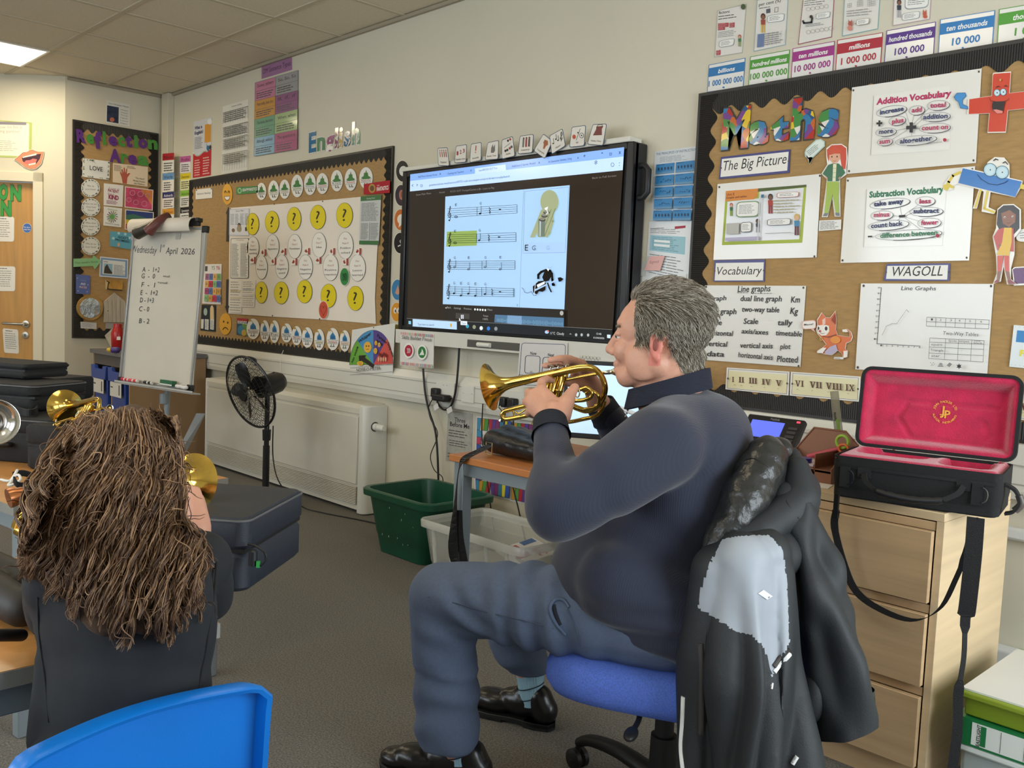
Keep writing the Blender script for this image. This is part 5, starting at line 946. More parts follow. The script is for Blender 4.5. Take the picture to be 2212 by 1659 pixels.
# children cut-outs (plain paper dolls)
def doll(o,wh,m,lab,parts,off=EB):
    a = Art(MAIN,off);a.paper(o,M('efece4',.25))
    for kind,pts,c in parts:
        if kind == 'p': a.pg(pts,M(c,.25))
        elif kind == 'e': a.el(*pts,M(c,.25))
        else: a.ln(pts,m,M(c,.25))
    return done(a,'paper_doll',lab,'paper cut-out','paper cut-out children')
Zp = lambda *p: zp(*p)
doll(Zp((1905,95),(1960,55),(2060,50),(2115,85),(2122,200),(2110,290),(2112,360),(2045,410),(2045,480),(2050,790),(1990,790),(1965,600),(1920,795),(1860,795),(1900,500),(1910,410),(1855,355),(1915,260),(1905,180)),0,.7,'paper cut-out child with red hair and lime green trousers',[
    ('p',Zp((1912,110),(1960,65),(2060,60),(2108,95),(2110,200),(2100,310),(2065,300),(2040,150),(1940,140),(1930,235),(1915,180)),'cf4a2e'),('p',Zp((1935,140),(1985,130),(2045,135),(2050,200),(2020,240),(1975,250),(1935,210)),'e2a98a'),('p',Zp((1915,110),(2000,80),(2060,120),(2045,150),(1990,150),(1935,165)),'d2502f'),
    ('e',(*zp((1962,182))[0],1.3,2,),'3a2418'),('e',(*zp((2015,180))[0],1.3,2),'3a2418'),('l',Zp((1975,222),(1990,228),(2005,220)),'a8584a'),
    ('p',Zp((1925,265),(1970,250),(2030,250),(2070,290),(2098,345),(2050,395),(2030,430),(1915,430),(1920,395),(1868,355)),'2f6b48'),('p',Zp((1975,255),(2010,255),(2000,430),(1968,430)),'e6e2c0'),('l',Zp((1972,300),(2008,298)),'8aa05a'),('l',Zp((1972,345),(2006,342)),'8aa05a'),('l',Zp((1970,390),(2004,388)),'8aa05a'),
    ('p',Zp((1912,435),(2035,435),(2030,600),(2035,750),(2000,750),(1970,560),(1925,755),(1885,755),(1905,560)),'9fb83a'),('p',Zp((1870,785),(1885,755),(1925,755),(1910,785)),'6f7478'),('p',Zp((1995,750),(2035,750),(2042,782),(2000,782)),'6f7478'),('p',Zp((1890,385),(1920,395),(1915,415)),'e2a98a'),('p',Zp((2055,380),(2035,415),(2030,395)),'e2a98a')])
q = rrect(zp((1720,70),(1800,0),(1893,45),(1740,215)),.2);a = Art(MAIN,EB);a.pg(zp((1700,170),(1740,258),(1770,190)),'c8dcd4');a.paper([*zp((1685,140),(1700,100),(1800,8),(1850,0),(1888,25),(1890,75),(1770,190),(1735,258),(1725,205),(1690,180))],M('b9cfc6',.3));a.pg(zp((1695,140),(1712,105),(1805,18),(1850,10),(1880,35),(1880,70),(1765,180),(1720,190)),'dfe8e2');a.greek(zp((1700,130),(1830,25),(1865,70),(1740,175)),4,'66706c',.3);done(a,'speech_bubble','pale green paper speech bubble above the red haired paper child','paper cut-out')
q = zp((1835,830),(2058,820),(2055,920),(1828,937));a = Art(MAIN,EB);a.paper(q,M('e9e7e2',.4));a.greek(inset(q,.06,.1),6,'66666a',.35);done(a,'caption_strip','small printed caption under the red haired paper child','label')
zs = lambda *p: zoomq(1800,130,3.386,*p)
def vocab(q,iq,title,tcol,tp,words,lines,mark,lab):
    a = Art(MAIN,EB);a.paper(q,M('eeebe4',.1,bump=(2.2,.12)));[pin(a,*bil(q,u,v)) for u,v in ((.012,.035),(.98,.03),(.98,.97),(.015,.97))]
    a.pg(iq,M('f1efe8',.12));a.ln([iq[3],iq[0]],.7,'a8a29a');a.tx(title,*tp,tcol,h=12.5,bold=.045)
    for p in lines: a.ln(zs(*p),.6,'8a8a92')
    for w,x0,y0,x1,y1,cx,cy,rx,ry,c in words:
        ang = math.atan2(y1-y0,x1-x0);cc = zs((cx,cy))[0];a.ring(elp(*cc,rx/3.386,ry/3.386,28,ang),.7,'77778a');a.ln([(cc[0]+rx/3.386*math.cos(t)*math.cos(ang)-ry/3.386*math.sin(t)*math.sin(ang)+.5,cc[1]+rx/3.386*math.cos(t)*math.sin(ang)+ry/3.386*math.sin(t)*math.cos(ang)+.5) for t in [-.3+pi*.75*i/12 for i in range(13)]],1.2,'2a2a3a')
        a.tx(w,zs((x0,y0))[0],zs((x1,y1))[0],c,h=9.8,bold=.03)
    for x,y,s_ in mark:
        c = zs((x,y))[0];a.pg([(c[0]-s_,c[1]-s_*.3),(c[0]+s_,c[1]-s_*.42),(c[0]+s_,c[1]+s_*.25),(c[0]-s_,c[1]+s_*.4)],'1c1c22')
        if 'addition' in lab: a.pg([(c[0]-s_*.3,c[1]-s_),(c[0]+s_*.35,c[1]-s_),(c[0]+s_*.3,c[1]+s_),(c[0]-s_*.36,c[1]+s_)],'1c1c22')
    a.el(*bil(iq,.93,.84),4,4,'b02a44',12);a.ln([bil(iq,.55,.89),bil(iq,.89,.865)],.9,'777777');return done(a,'vocabulary_sheet',lab,'sheet','vocabulary sheets')
NV,MG,GN = '1f2f66','b5265c','2f7a56'
vocab(zs((137,200),(1085,60),(1043,752),(100,832)),zs((297,262),(858,185),(855,655),(275,695)),'Addition Vocabulary','b8205c',(zs((315,325))[0],zs((862,262))[0]),(('increase',340,398,515,368,425,372,112,38,NV),('add',572,382,645,375,610,367,58,34,MG),('total',705,348,820,340,768,330,82,36,MG),('plus',428,465,513,452,467,443,62,34,MG),('addition',655,432,835,422,748,414,108,34,NV),('count on',645,512,838,502,742,496,115,36,MG),('more',333,540,435,530,385,526,76,30,NV),('sum',335,612,413,604,378,598,56,28,MG),('altogether',485,610,722,585,605,586,152,34,NV)),(((530,380),(560,470)),((592,400),(575,465)),((700,350),(585,470)),((525,455),(545,480)),((650,432),(600,480)),((632,500),(605,495)),((460,515),(535,498)),((430,580),(540,510)),((572,555),(570,525))),((337,462,6.5),(570,492,11)),'glossy white addition vocabulary sheet')
vocab(zs((97,860),(1037,775),(993,1465),(52,1483)),zs((245,945),(830,905),(798,1355),(222,1368)),'Subtraction Vocabulary',GN,(zs((262,1005))[0],zs((808,965))[0]),(('take away',295,1070,512,1045,413,1048,148,36,NV),('less',628,1048,712,1045,672,1032,72,34,MG),('subtract',583,1120,772,1115,680,1108,122,34,NV),('minus',295,1148,408,1142,355,1135,82,34,MG),('fewer',640,1205,765,1200,702,1190,86,36,MG),('count back',275,1228,507,1208,403,1207,150,36,NV),('difference between',342,1300,762,1275,550,1277,245,36,GN)),(((490,1080),(500,1130)),((620,1060),(520,1130)),((440,1138),(480,1142)),((470,1175),(490,1150)),((525,1140),(580,1115)),((530,1148),(620,1175)),((525,1155),(640,1240))),((503,1141,7),(268,1290,4.5)),'glossy white subtraction vocabulary sheet')
# plus and minus cut-outs
OX,OY,SC = 1800,130,3.386
def eyes2(a,x0,y0,x1,y1,rx,ry):
    for x,y in ((x0,y0),(x1,y1)): a.ring(elp(x,y,rx,ry,18),1,'2a4a5a');a.el(x,y,rx*.95,ry*.95,'b5dcea');a.el(x,y,rx*.75,ry*.78,'cfe6ee');a.el(x+.5,y,1.3,1.5,'14202c',10)
a = Art(MAIN,EB+.003);ex = 1590
out = E((1165,105),(1172,92),(1300,83),(1290,240),(1450,222),(1590,210),(1575,335),(1440,352),(1278,368),(1262,530),(1128,532),(1140,390),(980,397),(985,285),(1158,260));a.paper(out,M('f1ece2',.25));c = E((1215,310))[0];a.pg([(c[0]+(x-c[0])*.955,c[1]+(y-c[1])*.965) for x,y in out],M('d3402a',.2))
a.pg(E((882,270),(905,240),(965,238),(972,262),(945,290),(945,320),(985,340),(985,358),(930,350),(915,305),(895,290)),'3a8fd0');a.ring(E((882,270),(905,240),(965,238),(972,262),(945,290),(945,320),(985,340),(985,358),(930,350),(915,305),(895,290)),.8,'1f4a78')
eyes2(a,*e1(1197,238),*e1(1243,233),6.6,7.4);a.ln(E((1190,200),(1205,190),(1220,195)),1.6,'5a1c14');a.ln(E((1250,192),(1262,184),(1275,194)),1.6,'5a1c14');a.ln(E((1140,275),(1150,295),(1200,305),(1250,300),(1275,292),(1285,278)),1,'5a1c14');a.pg(E((1168,302),(1258,302),(1248,345),(1240,388),(1205,390),(1165,365),(1160,335)),'241814');a.pg(E((1168,362),(1195,360),(1240,372),(1238,388),(1200,390)),'e88a80');a.el(*e1(1222,145),2.4,2.8,'c89a50')
done(a,'plus_cut_out','red plus sign paper cut-out with a laughing face','paper cut-out')
a = Art(MAIN,EB+.003)
out = E((1130,745),(1180,708),(1250,712),(1288,760),(1290,860),(1385,882),(1378,920),(1330,1003),(1150,965),(1135,1075),(1190,1100),(1175,1125),(1085,1108),(1100,960),(1085,955),(1050,1085),(1020,1085),(1065,945),(908,905),(860,925),(885,945),(840,955),(800,950),(805,915),(850,850),(925,805),(950,785),(1100,815));a.paper(out,M('f1ece2',.25))
YL = M('dcc23c',.25);a.ln(E((930,820),(875,845),(845,890),(825,925)),6,YL);a.pg(E((802,915),(845,900),(885,925),(875,940),(850,930),(838,955),(805,945)),YL);a.ln(E((1078,950),(1040,1075)),4.5,YL);a.ln(E((1130,960),(1105,1085),(1180,1112)),5,YL);a.pg(E((948,790),(1380,888),(1330,1000),(915,898)),M('1f72be',.2));a.pg(E((1370,905),(1470,930),(1465,955),(1365,940)),YL)
eyes2(a,*e1(1147,802),*e1(1235,820),14,14);a.ln(E((1052,835),(1080,870),(1140,905),(1200,912),(1255,895),(1275,880)),1.1,'0e2c4c');a.ln(E((1172,735),(1188,722),(1205,730)),2,'1c1c1c');a.ln(E((1240,752),(1258,742),(1275,762)),2,'1c1c1c')
done(a,'minus_cut_out','blue minus sign paper cut-out with big eyes and yellow limbs','paper cut-out')
doll(E((1200,1090),(1240,1055),(1320,1052),(1372,1090),(1372,1240),(1325,1300),(1325,1420),(1300,1520),(1300,1600),(1345,1640),(1270,1640),(1245,1510),(1225,1620),(1168,1635),(1195,1560),(1190,1430),(1165,1290),(1190,1230)),0,.8,'paper cut-out child with dark curls and a yellow dress',[
    ('p',E((1205,1095),(1245,1062),(1318,1060),(1362,1095),(1362,1230),(1320,1275),(1225,1265),(1195,1200)),'241a18'),('p',E((1228,1120),(1290,1095),(1335,1130),(1330,1185),(1285,1220),(1240,1195)),'8a5638'),('e',(*e1(1255,1150),2.2,2.4),'f0e8e0'),('e',(*e1(1312,1145),2.2,2.4),'f0e8e0'),('e',(*e1(1256,1152),1.2,1.6),'2a1a14'),('e',(*e1(1313,1147),1.2,1.6),'2a1a14'),('l',E((1268,1188),(1285,1193),(1300,1185)),'5a2c20'),
    ('p',E((1205,1240),(1240,1225),(1320,1230),(1320,1400),(1200,1390),(1172,1290)),'c04434'),('p',E((1250,1225),(1305,1225),(1305,1330),(1285,1430),(1195,1425),(1235,1330)),'e0b42c'),('p',E((1205,1345),(1230,1352),(1215,1368)),'8a5638'),('p',E((1200,1430),(1245,1430),(1228,1540),(1200,1545)),'cf4a34'),('p',E((1250,1430),(1285,1430),(1285,1545),(1255,1540)),'cf4a34'),('p',E((1200,1545),(1228,1540),(1215,1610),(1195,1610)),'8a5638'),('p',E((1257,1540),(1285,1545),(1298,1610),(1275,1610)),'8a5638'),('p',E((1172,1628),(1195,1605),(1215,1610),(1210,1625)),'8a2c2c'),('p',E((1272,1610),(1300,1608),(1338,1635),(1280,1638)),'8a2c2c')],EB+.006)
q = rrect(E((1335,1245),(1440,1225),(1440,1330),(1340,1325)),.3);a = Art(MAIN,EB);a.paper(q,M('e6e4de',.3));a.greek(E((1365,1260),(1430,1245),(1430,1310),(1365,1310)),3,'8a8a8a',.3);done(a,'speech_bubble','white paper speech bubble beside the dark curled paper child','paper cut-out')
q = [(2186,582),(2191,577),(2300,570),(2298,612),(2190,617)];a = Art(MAIN,EB);a.paper(q,M('f0ece4',.25));a.pg([(2188,582),(2193,579),(2298,573),(2296,609),(2192,613)],M('5a2360',.25));done(a,'paper_shape','plum paper shape cut off by the frame beside the paper child','paper cut-out')
q = [(2190,702),(2330,712),(2318,806),(2180,792)];a = Art(MAIN,EB);a.paper(q,M('dfe6e8',.3));a.pg(sub(q,.06,.12,.95,.4),'3a86c4');a.el(*bil(q,.3,.68),13,13,'4a8cc8');a.tx('Fractions',bil(q,.14,.72),bil(q,.8,.74),'e8d83a',h=13,bold=.04);[a.el(*bil(q,.03+.9*u,v),.7,.7,'8aa0a8',6) for u in [i/14 for i in range(15)] for v in (.04,.95)];done(a,'poster','pale blue poster with yellow lettering at the edge of the maths board','poster')
# graph sheet
zg = lambda *p: zoomq(1800,560,4.878,*p)
q = zg((292,255),(1690,260),(1620,1235),(232,1160));a = Art(MAIN,EB);a.paper(q,M('e6e4df',.22));[pin(a,*zg(p)[0],2.6) for p in ((320,280),(1662,283),(1586,1225),(258,1140))]
K2 = '3a3a40';a.tx('Line Graphs',zg((715,325))[0],zg((1080,328))[0],K2,h=8.5,shear=.08);a.ln(zg((505,300),(460,890),(915,915)),1.1,K2)
for k in range(10): x = 505-45*k/9.6;y = 298+60*k;a.ln(zg((x-12,y),(x,y+1)),.9,K2);a.tx(str(10-k),zg((x-35,y+10))[0],zg((x-18,y+10))[0],K2,h=3.4)
for k in range(8): a.tx(str(k+1),zg((495+58*k,915+3*k))[0],zg((512+58*k,916+3*k))[0],K2,h=3.4)
for p in ((515,800),(560,705)),((560,705),(620,678)),((620,678),(672,680)):
    a.ln(zg(*p),.7,'66666a')
for k in range(9): t = k/9;a.ln(zg((672+100*t,672-140*t),(679+100*t,663-140*t)),.8,'66666a')
a.ln(zg((770,528),(795,558)),.8,'66666a')
def table(xs0,xs1,ys0,ys1):
    n,m = len(xs0)-1,len(ys0)-1
    for k in range(n+1): a.ln(zg((xs0[k],ys0[0]+(ys1[0]-ys0[0])*k/n),(xs1[k],ys0[-1]+(ys1[-1]-ys0[-1])*k/n)),.8,K2)
    for k in range(m+1): f = k/m;a.ln(zg((xs0[0]+(xs1[0]-xs0[0])*f,ys0[k]),(xs0[-1]+(xs1[-1]-xs0[-1])*f,ys1[k])),.8,K2)
table([987,1082,1187,1287,1392,1500,1643],[980,1077,1182,1282,1387,1495,1637],[610,657,703],[640,685,735]);table([1018,1185,1322,1460,1590],[1005,1170,1308,1446,1577],[830,873,925,988,1046],[858,895,950,1015,1082])
for k,x in enumerate((1028,1120,1228,1318,1430,1548)): a.tx(str(k+1),zg((x,645+k*4.5))[0],zg((x+20,646+k*4.5))[0],K2,h=4.6)
for t,x0,y0,x1,y1,h in (('Two-Way Tables',1155,795,1528,812,7.5),('Spots',1212,868,1297,872,4.5),('stripes',1325,872,1430,878,4.5),('solid',1482,866,1548,870,3.6),('black',1480,888,1570,892,3.6),('square',1030,908,1148,912,5.2),('Triangle',1022,968,1160,974,5.2),('star',1032,1028,1122,1032,5.2)): a.tx(t,zg((x0,y0))[0],zg((x1,y1))[0],K2,h=h,shear=.08)
for x,y in ((1025,1090),(1040,1105),(1055,1090),(1032,1118),(1050,1118),(1065,1105)): a.el(*zg((x,y))[0],.8,.8,K2,8)
for k in range(3): a.ln(zg((1120-8*k,1098+14*k),(1145+6*k,1099+14*k)),1.5,K2);a.ln(zg((1200+10*k,1120+6*k),(1228+9*k,1092+6*k)),1.5,K2)
c = zg((1325,1128))[0];a.pg([(c[0]+(6.5 if k % 2 == 0 else 3.2)*math.sin(k*pi/6),c[1]-(6.5 if k % 2 == 0 else 3.2)*math.cos(k*pi/6)) for k in range(12)],'1f1f24')
done(a,'graph_sheet','white hand drawn line graph and table sheet above the open case','sheet')
# ================================================================ furniture and things along the wall
def text3(mb,t,o,xd,yd,size,shear=0.,bold=0.,center=True):
    vs,fs,w = textmesh(t,shear,bold);o,xd,yd = V(o),V(xd),V(yd)
    mb.add([o + xd*((x-(w/2 if center else 0))*size) + yd*(y*size) for x,y in vs],fs);return w*size
def rr(w,h,r,n=6):
    """rounded rectangle outline from (0,0) to (w,h)"""
    return [(cx+r*math.cos(a0+pi/2*i/n),cy+r*math.sin(a0+pi/2*i/n)) for cx,cy,a0 in ((w-r,h-r,0),(r,h-r,pi/2),(r,r,pi),(w-r,r,1.5*pi)) for i in range(n+1)]
def arcpts(pts,n=6):
    """smooth curve through points"""
    P = [V(p) for p in pts];out = []
    for i in range(len(P)-1):
        a_,b_,c_,d_ = P[max(i-1,0)],P[i],P[i+1],P[min(i+2,len(P)-1)]
        for k in range(n):
            t = k/n;out.append(.5*((2*b_)+(c_-a_)*t+(2*a_-5*b_+4*c_-d_)*t*t+(3*b_-a_-3*c_+d_)*t**3))
    return out+[P[-1]]
blk = M('141415',.5);blkg = M('161617',.28);blkf = M('1b1c1e',.85,bump=(700,.3));cream = M('dcd8cb',.4,vary=(2.5,.03))
# radiator cover
rx0,rx1,ry = -6.04,-4.09,-.15
t = empty('radiator_cover',((rx0+rx1)/2,ry/2,0),'long cream radiator cover with bottom grille behind the standing fan','radiator')
MB().box((rx0+.03,ry+.012,.02),(rx1-.05,0,.585)).build('casing',t,cream)
MB().box((rx0+.04,ry-.002,.165),(rx1-.075,ry+.014,.545)).build('front_panel',t,M('dad6ca',.4,vary=(1.6,.09)),bevel=.004)
m = MB().prism([V((rx0+.02,y,z)) for y,z in ((0,.56),(ry+.004,.56),(ry+.004,.59),(ry+.03,.612),(0,.618))],V((rx1-rx0-.05,0,0)));m.build('top_cap',t,cream)
for a,b in ((rx0,rx0+.045),(rx1-.075,rx1)):
    m = MB();pr = [(a,0),(b,0),(b,ry+.035),(b-.008,ry+.014),(b-.025,ry),(a+.012,ry),(a,ry+.012)];m.prism([V((x,y,.004)) for x,y in pr],V((0,0,.606)));m.build('end_cap',t,M('e3e2da',.35),bevel=.006)
m = MB().mat(M('8e8472',.6)).box((rx0+.045,ry+.006,.05),(rx1-.076,ry+.012,.15)).mat(cream)
for k in range(11): z = .054+.0092*k;m.box((rx0+.045,ry-.001,z),(rx1-.076,ry+.008,z+.0048))
m.build('bottom_grille',t)
vp = onX(810,922,rx1);m = MB().mat(M('e9e7e0',.3)).lathe(vp,(1,0,0),[(-.002,.02),(.03,.021),(.03,.017),(.075,.0185),(.085,.014),(.086,.001)],20).mat(M('3a3a38')).lathe(vp,(1,0,0),[(.0005,.027),(.0012,.001)],20);m.build('thermostat_valve',t,smooth=45)
# pedestal fan
fc = V((-4.535,-.5,0));fb = M('19191b',.35);t = empty('pedestal_fan',fc,'black pedestal fan with wire cage in front of the radiator','fan')
MB().lathe(fc,(0,0,1),[(0,.175),(.012,.178),(.025,.165),(.045,.11),(.06,.05),(.075,.024),(.09,.022)],40).build('base',t,M('2a2624',.25),smooth=60)
hc = at(541,847,5.02);nf = (RGT*-.6 + DWN*.3 - FWD*.74).normalized();mt = hc - nf*.16
MB().tube([fc+V((0,0,.07)),V((fc.x,fc.y,.36))],.019,14).tube([V((fc.x,fc.y,.34)),V((fc.x,fc.y,mt.z-.05)),mt-V((0,0,.02))],.014,12).lathe((fc.x,fc.y,.42),(0,0,1),[(-.03,.022),(.03,.024)],14,caps=True).build('pole',t,fb,smooth=50)
MB().lathe(hc,-nf,[(.04,.02),(.06,.055),(.1,.062),(.19,.06),(.22,.045),(.232,.01)],24).ell(mt+V((0,0,.055)),.01,.01,.012).build('motor_housing',t,fb,smooth=50)
a1 = nf.orthogonal().normalized();a2 = nf.cross(a1);R0 = .205
def circ(c,r,n=48): return [c+(a1*math.cos(2*pi*k/n)+a2*math.sin(2*pi*k/n))*r for k in range(n+1)]
m = MB().tube(circ(hc,R0),.007,6)
for sgn in (1,-1):
    for r,d in ((.05,.052),(.075,.05),(.1,.047),(.125,.042),(.15,.035),(.175,.024)): m.tube(circ(hc+nf*d*sgn,r,36),.0011,4)
    for k in range(54):
        a = 2*pi*k/54;dr = a1*math.cos(a)+a2*math.sin(a)
        m.tube([hc+dr*.035+nf*.053*sgn,hc+dr*.1+nf*.047*sgn,hc+dr*.155+nf*.033*sgn,hc+dr*R0],.0011,4)
m.lathe(hc+nf*.05,nf,[(-.002,.037),(.008,.034),(.009,.001)],20);m.build('wire_cage',t,fb)
for k in range(5):
    a = 2*pi*k/5+.4;m = MB();gr = []
    for i in range(7):
        r = .03+.14*i/6;wd = .25+.5*math.sin(pi*min(1,.2+.8*i/6)) ;row = []
        for j in range(5): b = a+(j/4-.5)*wd*(.9 if i < 6 else .7);row.append(hc+(a1*math.cos(b)+a2*math.sin(b))*r+nf*(.016*(j-2)/2))
        gr.append(row)
    for s_ in (0,.002):
        m.add([p+nf*s_ for row in gr for p in row],[[i*5+j,i*5+j+1,i*5+j+6,i*5+j+5] for i in range(6) for j in range(4)])
    m.build('blade',t,blkg,smooth=60)
hp_ = hc+V((0,0,R0));m = MB().tube(arcpts([at(529,780,5.02),at(533,772,5.02),at(543,773,5.04),at(552,778,5.05),at(552,790,5.05)]),.006,8);m.build('carry_handle',t,fb,smooth=60)
cable([at(590,920,5.05),at(590,990,5.08),at(605,1045,5.05),V((-4.39,-.36,.03)),V((-4.28,-.3,.006)),V((-4.0,-.22,.005)),V((-3.75,-.17,.005))],.0035,'thin black lead hanging from the fan and along the floor',grp='fan lead')
# green crate
GR = M('14503a',.35,vary=(12,.12));t = empty('storage_crate',(-3.3,-.335,0),'dark green plastic crate scuffed with paint flecks on the floor','crate')
def tub(t,x0,x1,y0,y1,z,fx,fy,rim,lip,mat,matr,r=.04):
    """tapering open tub: base inset by fx, fy"""
    n = 7;o = lambda e,z_,q=0.: [V((x0+fx*(1-e)-q+px*(x1-x0-2*fx*(1-e)+2*q),y0+fy*(1-e)-q+py*(y1-y0-2*fy*(1-e)+2*q),z_)) for px,py in [(a/(1),b/(1)) for a,b in rr(1,1,r/(x1-x0)*1.6,n-1)]]
    m = MB();rows = [o(0,.003),o(.3,z*.3),o(.31,z*.31,.002),o(1,z)];inn = [o(1,z,-.004),o(0,.012,-.006)]
    k = len(rows[0]);al = rows+inn;vs = [p for row in al for p in row]
    fs = [[i*k+j,i*k+(j+1) % k,(i+1)*k+(j+1) % k,(i+1)*k+j] for i in range(len(al)-1) for j in range(k)]+[list(range(k))[::-1],list(range((len(al)-1)*k,len(al)*k))]
    m.add(vs,fs);m.build('tub',t,mat,smooth=50)
    m = MB();rows = [o(1,z-rim,.001),o(1,z-rim*.9,lip),o(1,z,lip*1.1),o(1,z+.006,lip*.7),o(1,z+.004,-.003),o(1,z-.008,-.005)];vs = [p for row in rows for p in row]
    m.add(vs,[[i*k+j,i*k+(j+1) % k,(i+1)*k+(j+1) % k,(i+1)*k+j] for i in range(len(rows)-1) for j in range(k)]);m.build('rim',t,matr,smooth=50)
tub(t,-3.545,-3.06,-.53,-.14,.295,.07,.035,.03,.02,GR,GR)
m = MB().mat(M('9fb8a8',.6));rnd = random.Random(5)
for k in range(9): x = rnd.uniform(-3.42,-3.16);z = rnd.uniform(.05,.24);y = -.495-.035*z/.295-.004;m.ell((x,y,z),rnd.uniform(.0015,.0025),.0012,rnd.uniform(.002,.006),n=8,m=5)
m.build('paint_flecks',t)
# clear box with books
CLR = M('e8eae4',.12,alpha=.3);CLR2 = M('eceee8',.2,alpha=.55)
t = empty('clear_storage_box',(-2.7,-.42,0),'clear plastic box of papers on the floor under the table','box')
tub(t,-3.01,-2.40,-.605,-.235,.255,.04,.035,.03,.012,CLR,CLR2,.03)
for x in (-2.93,-2.82,-2.6,-2.48): MB().obox((x,-.578-.012,.13),(.008,0,0),(0,.004,.0006),(0,-.014,.11)).build('side_rib',t,CLR2)
for i,(x,y,z,rz,w,d,h,c,lb) in enumerate(((-2.83,-.42,.012,.05,.2,.26,.05,'c9b48c','manila folder low in the clear box by the table leg'),(-2.58,-.42,.012,-.1,.24,.2,.09,'dcdad4','stack of white paper low in the clear box'),(-2.82,-.4,.064,.12,.18,.22,.03,'a9a49a','grey exercise book on the manila folder in the clear box'))):
    Rz = Matrix.Rotation(rz,3,'Z');m = MB().mat(M(c,.6)).obox((x,y,z+h/2),Rz @ V((w/2,0,0)),Rz @ V((0,d/2,0)),(0,0,h/2));tag(m.build('paper_stack' if i == 1 else 'folder',None,bevel=.002),lb,'papers','papers in the clear box')
Rz = Matrix.Rotation(-.35,3,'Z') @ Matrix.Rotation(.25,3,'X');o = V((-2.57,-.4,.178));m = MB().mat(M('e6e4e0',.25)).obox(o,Rz @ V((.12,0,0)),Rz @ V((0,.09,0)),Rz @ V((0,0,.0025)))
m.mat(M('b23a44',.25)).obox(o+Rz @ V((-.02,-.03,.003)),Rz @ V((.08,0,0)),Rz @ V((0,.028,0)),Rz @ V((0,0,.0006))).mat(M('3a6aa8',.25)).obox(o+Rz @ V((-.09,.05,.003)),Rz @ V((.025,0,0)),Rz @ V((0,.03,0)),Rz @ V((0,0,.0006)))
m.mat(M('c8323c',.3));text3(m,'RAC',o+Rz @ V((.05,.02,.0032)),Rz @ V((1,0,0)),Rz @ V((0,1,0)),.05,bold=.04);m.mat(M('2a2a34',.3));text3(m,'WOULD',o+Rz @ V((.07,-.07,.0032)),Rz @ V((1,0,0)),Rz @ V((0,1,0)),.022,bold=.03);tag(m.build('leaflet',None),'red, white and blue leaflet on top inside the clear box','leaflet')
# beech table
BE = M('c07a45',.38,vary=(5,.1,(.4,8,8)));GS = M('8f9aa0',.35,metal=.25)
tx0,tx1,ty0,ty1,tz = -2.573,-1.44,-.834,-.2,.62
t = empty('classroom_table',((tx0+tx1)/2,(ty0+ty1)/2,0),'beech topped table on grey steel legs in front of the wall screen','table')
MB().box((tx0,ty0,tz-.026),(tx1,ty1,tz)).build('table_top',t,BE,bevel=.003)
m = MB().box((tx0+.02,ty0+.02,tz-.075),(tx1-.02,ty0+.05,tz-.026)).box((tx0+.02,ty1-.05,tz-.075),(tx1-.02,ty1-.02,tz-.026)).box((tx0+.02,ty0+.02,tz-.075),(tx0+.05,ty1-.02,tz-.026)).box((tx1-.05,ty0+.02,tz-.075),(tx1-.02,ty1-.02,tz-.026));m.build('apron',t,GS,bevel=.002)
for x in (tx0+.015,tx1-.065):
    for y in (ty0+.015,ty1-.065): MB().box((x,y,0),(x+.05,y+.05,tz-.026)).build('leg',t,GS,bevel=.004)
# shoulder bag on the table
LE = M('17171a',.35,bump=(60,.25));bc = V((-2.36,-.63,tz));Rz = Matrix.Rotation(-.05,3,'Z')
t = empty('shoulder_bag',bc,'black leather shoulder bag lying on the table end with its strap hanging down','bag')
m = MB();
for a,b,r0,r1 in (((-.12,-.06,.05),(.11,-.07,.042),.048,.034),((-.11,.05,.052),(.12,.04,.04),.05,.036),((-.12,0,.058),(.12,-.02,.045),.052,.036),((-.06,.09,.045),(.1,.08,.04),.042,.034),((.13,-.02,.036),(.2,-.01,.026),.034,.02)): m.caps(bc+Rz @ V(a),bc+Rz @ V(b),r0,r1)
for i,v in enumerate(m.v): m.v[i] = V((v.x,v.y,max(v.z,tz+.001)))
organic('bag_body',m,LE,t,.007,8,noise=lambda c: .003*mnoise.noise(c*22))
m = MB().mat(M('0e0e10',.5)).tube(arcpts([bc+V((.0,-.118,.065)),bc+V((.08,-.112,.06)),bc+V((.16,-.07,.052))]),.003,6);m.build('zip',t)
bk = onY(1065,968,ty0+.08);m = MB().mat(M('c9b98a',.25,metal=.9))
cs = [bk+V((x,-.02,z)) for x,z in ((-.016,-.022),(.016,-.022),(.016,.022),(-.016,.022),(-.016,-.022))];m.tube(cs,.0028,8);m.build('buckle',t,smooth=50)
sw = V((.03,.006,.0));st_ = [bk+V((.004,-.02,.012)),bk+V((-.012,-.05,-.005)),V((bk.x-.055,ty0-.012,tz-.005)),V((bk.x-.075,ty0-.02,tz-.06)),V((bk.x-.085,ty0-.02,tz-.2)),V((bk.x-.092,ty0-.018,tz-.32)),V((bk.x-.086,ty0-.012,tz-.4))]
pp = arcpts(st_,5);k = len(pp);ws = [V((.030*math.cos(.6*math.sin(i*.35)),.030*math.sin(.9*math.sin(i*.3)),0)) for i in range(k)]
m = MB().strap(pp,ws,.003);p2 = arcpts([st_[4]+V((.006,.012,0)),st_[5]+V((.014,.02,.02)),st_[6]+V((.024,.03,-.01)),st_[6]+V((.02,.03,-.06))],5);m.strap(p2,V((.022,.018,0)),.003);p3 = arcpts([st_[6],st_[6]+V((-.006,.004,-.06)),st_[6]+V((.004,.01,-.12))],4);m.strap(p3,V((.026,.012,0)),.003);m.build('strap',t,LE)
